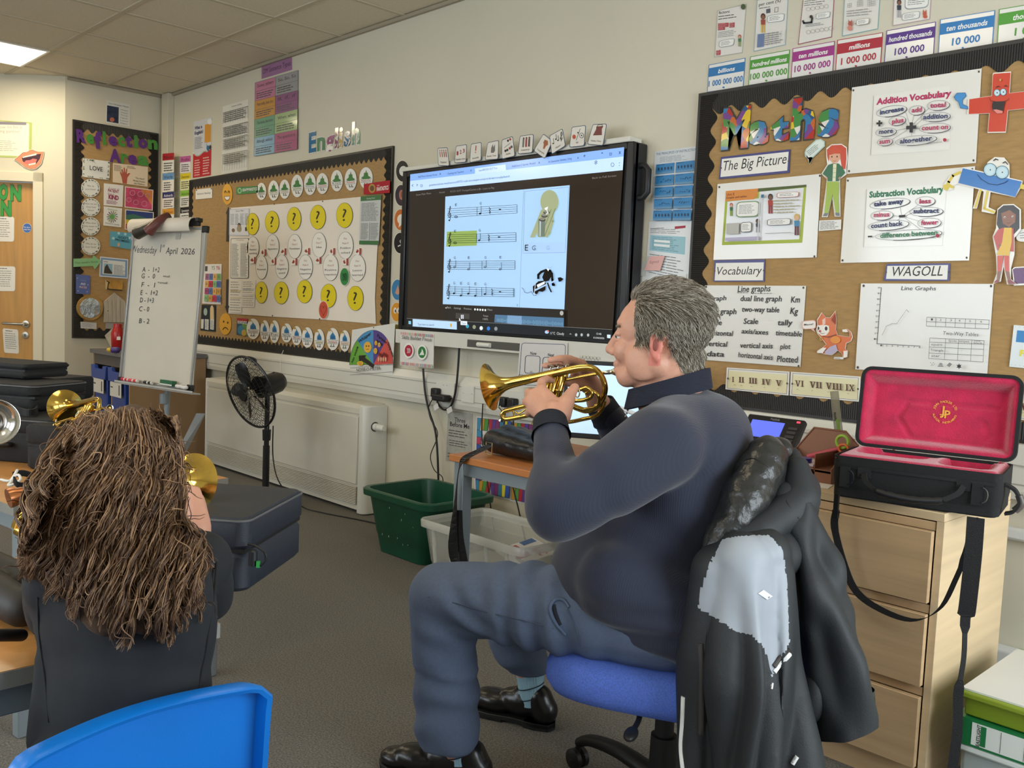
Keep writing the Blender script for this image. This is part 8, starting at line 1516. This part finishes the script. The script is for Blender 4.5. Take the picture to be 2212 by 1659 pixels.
def hairdep(x,y):
    r = ray(x,y).normalized();b = 9.
    for tr_ in (th3,tg):
        h = tr_.ray_cast(CAM,r)
        if h[0] is not None: b = min(b,(h[0]-CAM).dot(FWD))
    return b
for k in range(430):
    u_ = rnd.random();i = min(int(u_*(len(BOT)-1)),len(BOT)-2);f = u_*(len(BOT)-1)-i;bx,by = lerp(BOT[i][0],BOT[i+1][0],f),lerp(BOT[i][1],BOT[i+1][1],f)
    rise = rnd.random()**1.6*.62;by = lerp(by,1010,rise);bx = lerp(bx,275,rise*.35)+rnd.gauss(0,8)
    if bx > 395 and 1000 < by < 1165: bx = 372
    ex = (bx-275)/200;sx = 275+ex*95+rnd.gauss(0,16);sy = 885+28*ex*ex+abs(rnd.gauss(0,14));ph,fr,am = rnd.uniform(0,6.28),rnd.uniform(2.2,4.4),rnd.uniform(6,15);shade_d = rnd.uniform(0,.05)
    path = [];N = 26
    for j in range(N):
        t = j/(N-1);w_ = min(1,t*2.2);bul = math.sin(min(1,t*1.15)*pi)*ex*34
        x = lerp(sx,bx,t**.85)+bul + am*w_*math.sin(ph+fr*2*pi*t);y = lerp(sy,by,t)
        xm_ = 396 if y < 1120 else 396+(y-1120)*1.1
        if x > xm_-14: x = xm_-14+(x-xm_+14)*.25
        hd_ = hairdep(x,y);d = (hd_ if hd_ < 2 else (path[-1][2] if path else 1.27)) - .004 - shade_d*.35*w_ + .008*w_*math.cos(ph+fr*2*pi*t)
        path.append((x,y,d))
    nst = rnd.randint(9,15)
    for q in range(nst):
        ox,oy,od = rnd.gauss(0,3.4),rnd.gauss(0,4),rnd.gauss(0,.005);s_ = rnd.random();fz = 1.9 if rnd.random() < .16 else .8
        LL.append([at(x+ox*(1-.45*(j/(N-1)))+fz*2.4*mnoise.noise(V((x*.03,y*.03,q*3.1+k)))*min(1,j/4),y+oy,d+od) for j,(x,y,d) in enumerate(path)])
n0_ = len(LL)
for k in range(700):          # short flyaway curls around the outline
    p = LL[rnd.randrange(n0_)];j = rnd.randint(1,24);q = p[j];d0_ = (RGT*rnd.gauss(0,1)+DWN*rnd.gauss(.2,1)+FWD*rnd.gauss(0,.5)).normalized();c1 = d0_.orthogonal();LL.append([q + d0_*.028*t + c1*.008*math.sin(5*t) for t in (0,.25,.5,.75,1)])
strands('hair',girl,LL,hairmat(('3e2b22','5c4434','765943','907054','b48e6a'),.5),.00075,.0003)
# cornet of the child: same drawing carried to the far side of the hair
ga = (RGT*.30+FWD*.94+DWN*.04).normalized();gq = (DWN-ga*DWN.dot(ga)).normalized();gl = ga.cross(gq);bc0 = at(412,1045,1.80);sc_ = .118/99
cornet(lambda x,y,o: bc0 + ga*((1058-x)*sc_*1.02) + gq*((y-836)*sc_) + gl*o,'brass cornet raised by the long haired person with only its bell showing')
# ---- blue plastic chair behind the child
zc_ = .64;c1_,c2_ = onZ(14,1648,zc_),onZ(566,1470,zc_);cx_ = (c2_-c1_);cw_ = cx_.length;cx_.normalize();cy_ = V((-cx_.y,cx_.x,0));cy_ = cy_ if cy_.dot(WH) > 0 else -cy_
PBL = M('0d78d8',.32,vary=(5,.04),bump=(420,.05));ct_ = empty('school_chair',V((c1_.x,c1_.y,0))+cx_*cw_/2+cy_*.2,'bright blue plastic school chair behind the long haired person','chair');QC = lambda a,b,h: V((c1_.x,c1_.y,h))+cx_*a+cy_*b
m = MB();vs = [];nx,nz = 24,14
def cback(i,j,off):
    a = cw_*i/nx;z = zc_-.27*j/nz;ed = min(i,nx-i)/nx;cv = .03*math.sin(pi*i/nx)+.02*(j/nz);rim = 0
    return QC(a,cv+off,z + .004*math.sin(pi*i/nx) - (.016*max(0,1-ed*14)**2 if j == 0 else 0))
for off in (0,.006): vs += [cback(i,j,off) for j in range(nz+1) for i in range(nx+1)]
n1 = (nx+1)*(nz+1);fs = [[j*(nx+1)+i,j*(nx+1)+i+1,(j+1)*(nx+1)+i+1,(j+1)*(nx+1)+i] for j in range(nz) for i in range(nx)];fs += [[n1+x for x in f_[::-1]] for f_ in fs]
m.add(vs,fs)
rp = [cback(0,j,0) for j in range(nz,-1,-2)]+[cback(i,0,0) for i in range(1,nx)]+[cback(nx,j,0) for j in range(0,nz+1,2)]
k = len(rp);vs = []
for i,p in enumerate(rp):
    t_ = (rp[min(i+1,k-1)]-rp[max(i-1,0)]).normalized();nn_ = t_.cross(cy_).normalized();nn_ = nn_ if nn_.dot(V((QC(cw_/2,0,zc_-.2)-p))) < 0 else -nn_
    vs += [p+nn_*.0+cy_*.008,p+nn_*.004-cy_*.02,p+nn_*.0-cy_*.026,p-nn_*.006-cy_*.022,p-nn_*.006+cy_*.004]
m.add(vs,[[i*5+j,i*5+(j+1) % 5,i*5+5+(j+1) % 5,i*5+5+j] for i in range(k-1) for j in range(5)]+[[4,3,2,1,0]])
for a in (.045,cw_-.045): m.prism([QC(a-.03,-.002,zc_-.16),QC(a+.03,-.002,zc_-.16),QC(a+.045,-.002,zc_-.27),QC(a-.045,-.002,zc_-.27)],cy_*-.018)
m.build('backrest',ct_,PBL,smooth=45)
m = MB().prism([QC(.02,.03,zc_-.27),QC(cw_-.02,.03,zc_-.27),QC(cw_-.02,.08,.325),QC(.02,.08,.325)],UZ*-.008).obox(QC(cw_/2,.24,.325),cx_*(cw_/2),cy_*.19,UZ*.008);m.build('seat',ct_,PBL,bevel=.006)
for a in (.02,cw_-.02):
    MB().tube(arcpts([QC(a,.05,zc_-.2),QC(a,.06,.33),QC(a,.0,.0)]),.011,10).build('leg',ct_,GS,smooth=60);MB().tube([QC(a,.06,.315),QC(a,.4,.315),QC(a,.43,0)],.011,10).build('leg',ct_,GS,smooth=60)
# ---- cases and instruments
CK = M('1f2022',.8,vary=(60,.15),bump=(500,.3));PIP = M('5a5c60',.5)
def hardcase(o,ax,ay,w,d,h,label,r=.03,mt=CK,pipes=True,lid=.45,hd=True):
    o = V(o);t = empty('instrument_case',o+ax*w/2+ay*d/2,label,'case','closed black instrument cases');Q = lambda a,b,z: o+ax*a+ay*b+UZ*z
    def slab(z0,z1,ins,nm):
        m = MB();rows = [[Q(x+e_,y+e_,z) for x,y in rr(w-2*e_,d-2*e_,r)] for z,e_ in ((z0,ins+.006),(z0+.008,ins),(z1-.008,ins),(z1,ins+.006))];k = len(rows[0])
        m.add([p for R_ in rows for p in R_],[[i*k+j,i*k+(j+1) % k,(i+1)*k+(j+1) % k,(i+1)*k+j] for i in range(3) for j in range(k)]+[list(range(k))[::-1],list(range(3*k,4*k))]);m.build(nm,t,mt,smooth=40);return rows
    slab(0,h*(1-lid)-.003,.003,'case_body');R_ = slab(h*(1-lid)+.003,h,0,'case_lid')
    MB().obox(Q(w/2,d/2,h*(1-lid)),ax*(w/2-.008),ay*(d/2-.008),UZ*.004).build('zip',t,blk)
    if pipes: p_ = R_[2]+[R_[2][0]];MB().tube([q+UZ*.002 for q in p_],.0025,6).build('piping',t,PIP,smooth=60)
    if hd: MB().tube(arcpts([Q(w/2-.06,-.002,h*.4),Q(w/2-.045,-.025,h*.42),Q(w/2+.045,-.025,h*.42),Q(w/2+.06,-.002,h*.4)]),.008,8).build('carry_handle',t,blk,smooth=60)
    return t
kc = onZ(531,1284,TZ+.002);NB_ = M('262c36',.55,vary=(50,.1),bump=(600,.15))
cdx = (RGT*.92-FWD*.12);cdx = V((cdx.x,cdx.y,0)).normalized();cdy = V((-cdx.y,cdx.x,0));tcase = hardcase(kc-cdx*.27,cdx,cdy,.27,.3,.14,'blue black instrument case with a key ring on the desk before the long haired person',.025,NB_,lid=.45,hd=False)
kp_ = at(536,1175,1.66);m = MB().mat(blk).tube(arcpts([kp_,at(550,1178,1.65),at(570,1192,1.64),at(574,1208,1.64),at(562,1222,1.64),at(555,1214,1.64)]),.0022,8).mat(M('23262b',.4)).lathe(at(547,1188,1.645),-UZ,[(0,.004),(.002,.008),(.028,.0085),(.03,.004)],12,caps=True).mat(M('3aa050',.4)).obox(at(558,1219,1.64),RGT*.003,FWD*.003,UZ*.006);m.build('key_ring',tcase,smooth=50)
zA = TZ+.002
def pc(px,py,z,w,d,h,yaw,label,**k): o = onZ(px,py,z);a = math.radians(yaw);ax = V((math.cos(a),math.sin(a),0));return hardcase(o,ax,V((-ax.y,ax.x,0)),w,d,h,label,**k)
b1 = onZ(50,1012,zA);pc(50,1012,zA,.19,.34,.135,36,'upright black soft case under the gold cornet on the desk',r=.02,pipes=False,hd=False)
b2 = onZ(-120,985,zA);pc(-130,985,zA,.42,.3,.14,34,'large black case with grey piping behind the silver bell',lid=.35)
pc(-190,868,zA+.145,.5,.26,.085,32,'flatter black case with pale zip stacked above the large piped case',lid=.5,hd=False)
b4 = onZ(-110,842,.62);pc(-150,900,zA,.66,.22,.2,26,'long black case at the back of the stack by the oak door',r=.012,pipes=False,hd=False)
pc(-170,800,zA+.235,.5,.2,.05,26,'small black case on top of the stack by the oak door',r=.012,pipes=False,hd=False)
m = MB().strap(arcpts([onZ(x,y,.777) for x,y in ((28,878),(45,872),(66,874),(80,880),(74,890),(50,890),(30,882))]),UZ*.022,.006);tag(m.build('carry_strap',None,M('161617',.6)),'padded black strap curled on the large piped case','strap')
# gold cornet lying on the upright case, bell dome up front
kx = (RGT*-.66+FWD*.74+UZ*.06).normalized();ky = (UZ*-.8+FWD*-.3-RGT*.4);ky = (ky-kx*ky.dot(kx)).normalized();kz = kx.cross(ky);kb = at(141,880,2.82)
cornet(lambda x,y,o: kb + kx*((1058-x)*.0011) + ky*((y-836)*.00112) + kz*o,'gold cornet lying on the upright black case near the angled wall')
# silver bell at the frame edge
sb = at(-12,912,2.2);sa = (RGT*.55-FWD*.83).normalized();t = empty('silver_cornet',sb,'silver cornet of which just the bell shows beside the black cases','cornet')
MB().lathe(sb-sa*.1,sa,[(0,.008),(.04,.012),(.07,.02),(.09,.034),(.1,.056),(.1005,.054),(.088,.03),(.06,.014),(.0,.006)],40).build('bell',t,M('d4d2d0',.14,metal=1),smooth=60)
MB().tube(arcpts([sb-sa*.1,sb-sa*.2,sb-sa*.25-UZ*.03,sb-sa*.22-UZ*.08,sb-sa*.1-UZ*.09]),.007,10).build('tubing',t,SIL,smooth=60)
# trumpet with copper mouthpiece resting on the near desk
mp = at(18,1077,1.9);md = (at(82,1058,1.94)-mp).normalized();t = empty('trumpet',mp,'brass cornet with a copper mouthpiece lying behind the curly hair','cornet')
CO = M('b8764a',.3,metal=.75);MB().lathe(mp,md,[(.004,.004),(0,.0165),(.0,.021),(.012,.0205),(.02,.017),(.028,.0165),(.045,.009),(.07,.0085),(.09,.01)],28).build('mouthpiece',t,CO,smooth=45)
m = MB().tube(arcpts([mp+md*.085,mp+md*.16,at(110,1075,1.95),at(105,1110,1.93),at(75,1120,1.9),at(50,1130,1.88)]),.0075,10);m.build('tubing',t,BR,smooth=60);MB().tube(arcpts([at(38,1140,1.88),at(50,1115,1.88),at(78,1108,1.9),at(84,1130,1.9),at(62,1152,1.88),at(38,1142,1.88)]),.013,12).build('bow',t,BR,smooth=60)
st0 = at(12,1052,2.05);m = MB().tube(arcpts([at(2,1036,2.05),at(22,1038,2.04),at(37,1016,2.06),at(24,1040,2.03),at(18,1048,2.02),at(30,1046,2.02),at(44,1036,2.03),at(40,1026,2.04),at(30,1030,2.04)]),.003,8);tag(m.build('white_string',None,M('e4e2dc',.6),smooth=60),'short white cord knotted on the desk by the copper mouthpiece','cord')
m = MB().strap(arcpts([at(28,1026,2.06),at(50,1022,2.08),at(70,1030,2.08),at(60,1046,2.03),at(40,1048,2.0),at(30,1036,2.0)]),UZ*.014,.004);tag(m.build('black_strap',None,blkf),'black webbing strap lying on the desk by the white cord','strap')
o = QB(.12,.16,TZ+.001);m = MB().caps(at(-40,1372,1.26),at(46,1372,1.33),.009,.009);tag(m.build('pencil_case',None,M('1b1b1d',.6),smooth=60),'slim black roll lying across the near desk top','pencil case')
m = MB().caps(onZ(-60,1250,.66),onZ(48,1315,.655),.036,.03).caps(onZ(-60,1210,.655),onZ(60,1260,.655),.034,.03);tag(organic('soft_bag',m,M('1f1e1e',.6,vary=(40,.3)),None,.006,6),'black soft bag lying on the near desk beside the curls','bag')
# ---- whiteboard easel
bd = [at(286,492,5.62),at(441,489,5.35),at(421,846,5.33),at(263,823,5.6)];ux = ((bd[1]-bd[0])+(bd[2]-bd[3])).normalized();uz = ((bd[0]-bd[3])+(bd[1]-bd[2]));uz = (uz-ux*uz.dot(ux)).normalized();nb = ux.cross(uz);nb = nb if nb.dot(FWD) < 0 else -nb
oc = sum(bd,V())/4;ww = ((bd[1]-bd[0]).length+(bd[2]-bd[3]).length)/4;hh = ((bd[0]-bd[3]).length+(bd[1]-bd[2]).length)/4;EZ = Plane(oc,nb)
t = empty('whiteboard_easel',V((oc.x,oc.y,0)),'white flip chart easel with handwritten notes beside the radiator','easel')
MB().obox(oc-nb*.008,ux*(ww-.008),nb*.006,uz*(hh-.008)).build('board_back',t,M('b9b8b4',.5))
AL = M('b4b5b4',.3,metal=.6);m = MB()
for s_ in (-1,1): m.obox(oc+ux*s_*(ww-.006),ux*.007,nb*.01,uz*hh);m.obox(oc+uz*s_*(hh-.006),ux*ww,nb*.01,uz*.007)
m.build('board_frame',t,AL,bevel=.002);m = MB()
for a in (-1,1):
    for b in (-1,1): m.obox(oc+ux*a*(ww-.012)+uz*b*(hh-.012),ux*.02,nb*.013,uz*.02)
m.build('corner_cap',t,blk,bevel=.004)
a = Art(EZ,.001);a.pg([(291,497),(436,494),(417,839),(268,818)],M('d9d4c8',.12,vary=(3,.04)));K5 = '3a3b44'
for tx_,x0,y0,x1,y1,h in (('Wednesday',284,545,338,548,15),('1',345.5,545,347.5,545,17),('st',351,534,356,534,7),('April',358,548,383,549,14),('2026',390,549,420,550,13)): a.tx(tx_,(x0,y0),(x1,y1),K5,h=h,shear=.1)
for k,(p_,x,y) in enumerate((('A  -  1+2',307,587),('G  -  0',305,601),('F  -  1',305,620),('E  -  1+2',303,637),('D - 1+3',302,653),('C - 0',300,672),('B - 2',300,698))): a.tx(p_,(x,y),(x+len(p_)*3.9+2,y+1),K5,h=10.5,shear=.08)
a.tx('small',(352,598),(366,599.5),K5,h=4.5);a.tx('+small',(340,612),(361,613.5),K5,h=4.5);a.pg([(381,503),(391,503),(389,517),(379,517)],'b3b0a8');a.pg([(284,508),(294,508),(293,519),(283,519)],'b9b0b6')
a.build('writing_surface',t)
tr0,tr1 = EZ.P(256,826,.03),EZ.P(424,851,.03);td_ = (tr1-tr0).normalized();MB().obox((tr0+tr1)/2,td_*(tr1-tr0).length/2,nb*.032,uz*.004).obox((tr0+tr1)/2+nb*.03+uz*.006,td_*(tr1-tr0).length/2,nb*.002,uz*.008).build('pen_tray',t,M('c9c8c4',.35,metal=.3))
fx = EZ.P(354,850,-.03);MB().tube([fx+uz*.5,V((fx.x,fx.y,.05))],.017,12).lathe((fx.x,fx.y,0),UZ,[(0,.03),(.05,.03),(.06,.02)],16,caps=True).lathe(fx-UZ*.03,UZ,[(-.03,.024),(.03,.024)],14,caps=True).build('stand_column',t,GS,smooth=50)
for k in range(5): an = 2*pi*k/5+.3;d = V((math.cos(an),math.sin(an),0));MB().tube([V((fx.x,fx.y,.06)),V((fx.x,fx.y,.04))+d*.28],.012,8).ell(V((fx.x,fx.y,.022))+d*.28,.02,.02,.022).build('base_leg',t,blk,smooth=50)
rl = [EZ.P(288,484,.02),EZ.P(420,480,.02)];rd = (rl[1]-rl[0]).normalized();ra = (rl[0]+rl[1])/2;m = MB()
pts = [(.045*math.cos(b),.05*math.sin(b)) for b in [(-.9+2.9*k/14) for k in range(15)]];L2 = (rl[1]-rl[0]).length/2
vs = [ra+rd*s_*L2+nb*p_+uz*(q_-.02) for s_ in (-1,1) for p_,q_ in pts];m.add(vs,[[i,i+1,16+i,15+i] for i in range(14)]);pr_ = tag(m.build('paper_pad',None,M('e6ddd0',.5),smooth=70),'roll of flip chart paper curled over the top of the easel','paper');sm_ = pr_.modifiers.new('s','SOLIDIFY');sm_.thickness = .004
MB().obox(ra+uz*.0-nb*.012,rd*(L2+.03),nb*.012,uz*.02).obox(ra+rd*(L2+.035)+uz*.012,rd*.012,nb*.02,uz*.012).build('paper_clamp',t,blk,bevel=.003)
for nm,P3,c,lb in (('a',[(366,466,.01,.02),(345,478,.06,.028),(318,494,.085,.036),(296,504,.085,.038)],'3a352c','dark green leather sleeve flopped over the easel paper roll'),('b',[(362,465,.02,.018),(345,475,.085,.028),(330,490,.115,.034),(322,500,.115,.034)],'6a3a34','oxblood leather sleeve flopped over the easel paper roll')):
    P4 = arcpts([EZ.P(x,y,o_) for x,y,o_,_ in P3],5);rs = [P3[0][3]+(P3[-1][3]-P3[0][3])*i/(len(P4)-1) for i in range(len(P4))];m = MB().mat(M(c,.4,vary=(20,.25),bump=(30,.25))).tube(P4,rs,18,cap=False).mat(M('15120f',.8)).tube([P4[-1],P4[-1]+(P4[-2]-P4[-1])*.6],[rs[-1]*.92,rs[-1]*.6],18);tag(m.build('leather_sleeve',None,smooth=70),lb,'leather sleeve','leather sleeves on the easel')
for x0,x1,y,c,lb in ((263,278,818.5,'c8304a','dark pink'),(279,298,821,'e0505a','coral red'),(312,329,825.5,'26262a','black')):
    p0,p1 = EZ.P(x0,y,.034),EZ.P(x1,y+2.3,.034);d = (p1-p0);m = MB().mat(M('e9e7e2',.35)).tube([p0+d*.38,p1],.0095,12).mat(M(c,.35)).tube([p0,p0+d*.38],.0105,12).mat(M(c,.35)).tube([p0+d*.55,p0+d*.85],.0098,12);tag(m.build('whiteboard_marker',None,smooth=45),lb+' whiteboard marker on the easel tray','pen','markers on the easel tray')
p0,p1 = EZ.P(350,829,.036),EZ.P(376,833,.036);m = MB().mat(M('2f6a4a',.4)).obox((p0+p1)/2+uz*.01,(p1-p0)/2,nb*.018,uz*.016).mat(M('e6e6e2',.4)).obox((p0+p1)/2+uz*.0+nb*.0185,(p1-p0)/2,nb*.0006,uz*.004);tag(m.build('board_eraser',None,bevel=.004),'green board eraser on the easel tray','eraser')
m = MB();rnd = random.Random(4);[m.ell(EZ.P(382+i*4,836+i*.8,.036)+uz*rnd.uniform(.002,.016),.016,.013,.012,n=10,m=6) for i in range(6)];tag(organic('tissue',m,M('e4e4e2',.6),None,.005,3),'crumpled white tissue on the easel tray','tissue')
# ---- grey tray unit behind the easel
uo = onZ(197,753,.765);ux0,uy0 = -6.9,-.60;ux1 = onY(281,800,uy0).x;GU = M('5f5a55',.6);BRN = M('a58460',.6,vary=(4,.06))
t = empty('tray_unit',V(((ux0+ux1)/2,-.3,0)),'grey topped tray storage unit in the corner behind the easel','storage unit')
MB().box((ux0-.02,uy0-.02,.735),(ux1+.02,-.06,.765)).build('unit_top',t,M('6c6a6c',.5),bevel=.003);MB().box((ux1-.018,uy0,0),(ux1,-.06,.735)).build('side_panel',t,BRN);MB().box((ux0,uy0,0),(ux0+.018,-.06,.735)).build('side_panel',t,BRN);MB().box((ux0+.018,uy0,.66),(ux1-.018,uy0+.018,.735)).box((ux0+.018,-.08,0),(ux1-.018,-.06,.7)).box((ux0+.018,uy0,0),(ux1-.018,-.08,.04)).box((ux0+.018,uy0+.001,.04),(ux0+.03,-.08,.7)).build('carcass',t,GU)
nb_ = 2;bwid = (ux1-ux0-.036)/nb_;MB().box((ux0+.018+bwid-.008,uy0+.005,.04),(ux0+.018+bwid+.008,-.08,.66)).build('divider',t,BRN)
TB = M('2c4a9a',.4)
for k in range(nb_):
    bx0 = ux0+.018+bwid*k+.025;bx1 = bx0+bwid-.055;tr_ = empty('storage_tray',V(((bx0+bx1)/2,-.35,.42)),'blue plastic tray with a paper label in the tray unit, %s' % ('nearer the door' if k == 0 else 'half hidden by the easel'),'tray','blue trays')
    MB().prism([V((bx0+.02,y,z)) for y,z in ((uy0-.005,.22),(-.12,.22),(-.12,.64),(uy0-.012,.6))],V((bx1-bx0-.04,0,0))).build('tray_body',tr_,TB,bevel=.008);MB().prism([V((x,uy0-.03,z)) for x,z in ((bx0-.01,.655),(bx0+.05,.655),(bx0+.065,.63),(bx1-.065,.63),(bx1-.05,.655),(bx1+.01,.655),(bx1,.56),(bx0,.56))],V((0,.03,0))).build('tray_lip',tr_,TB,bevel=.004)
    MB().mat(M('dcd8d0',.5)).box((bx0+.05,uy0-.034,.46),(bx1-.02,uy0-.031,.56)).mat(M('444444',.6)).box((bx1-.06,uy0-.035,.475),(bx1-.045,uy0-.034,.545)).box((bx0+.06,uy0-.035,.52),(bx0+.1,uy0-.034,.528)).build('tray_label',tr_)
rb = onZ(254,756,.766);m = MB().mat(M('b3201f',.25)).lathe(V((rb.x,rb.y,.766)),UZ,[(0,.03),(.01,.042),(.12,.045),(.15,.036),(.165,.03),(.19,.03),(.192,.001)],28,caps=True).mat(M('e4dad4',.4)).obox(V((rb.x,rb.y,.85))+(CAM-rb).normalized()*.044,RGT*.02,FWD*.002,UZ*.012);tag(m.build('red_bottle',None,smooth=50),'shiny red jar on the grey tray unit','jar')
cp = onZ(250,757,.775);m = MB().mat(M('e0b83a',.4)).caps(cp+RGT*-.01-FWD*.09,cp+RGT*.03-FWD*.09,.014,.02).mat(M('4a3a80',.4)).caps(cp+RGT*.02-FWD*.09,cp+RGT*.05-FWD*.09,.0205,.021);tag(m.build('soft_toy',None,smooth=60),'small yellow and purple tube on the edge of the tray unit','toy')
q = [onX(226,725,-7.03),onX(247,705,-7.05),onX(262,740,-7.03),onX(243,758,-7.0)];MBp = MB().prism(q,V((.003,0,0)));tag(MBp.build('leaning_card',None,M('c9c2b4',.5)),'pale card leaning on the wall behind the red jar','card')
# white board leaning by the radiator
q = [at(424,893,5.75),at(442,894,5.7),at(444,985,5.7),at(428,1040,5.75)];tag(MB().prism([at(424,893,5.7),at(443,893,5.66),V((onZ(443,1012,0).x,onZ(443,1012,0).y-.2,0)),V((onZ(424,1012,0).x,onZ(424,1012,0).y-.2,0))],FWD*.01).build('small_whiteboard',None,M('c4c8ca',.3)),'narrow pale board leaning between the tray unit and the radiator','board')
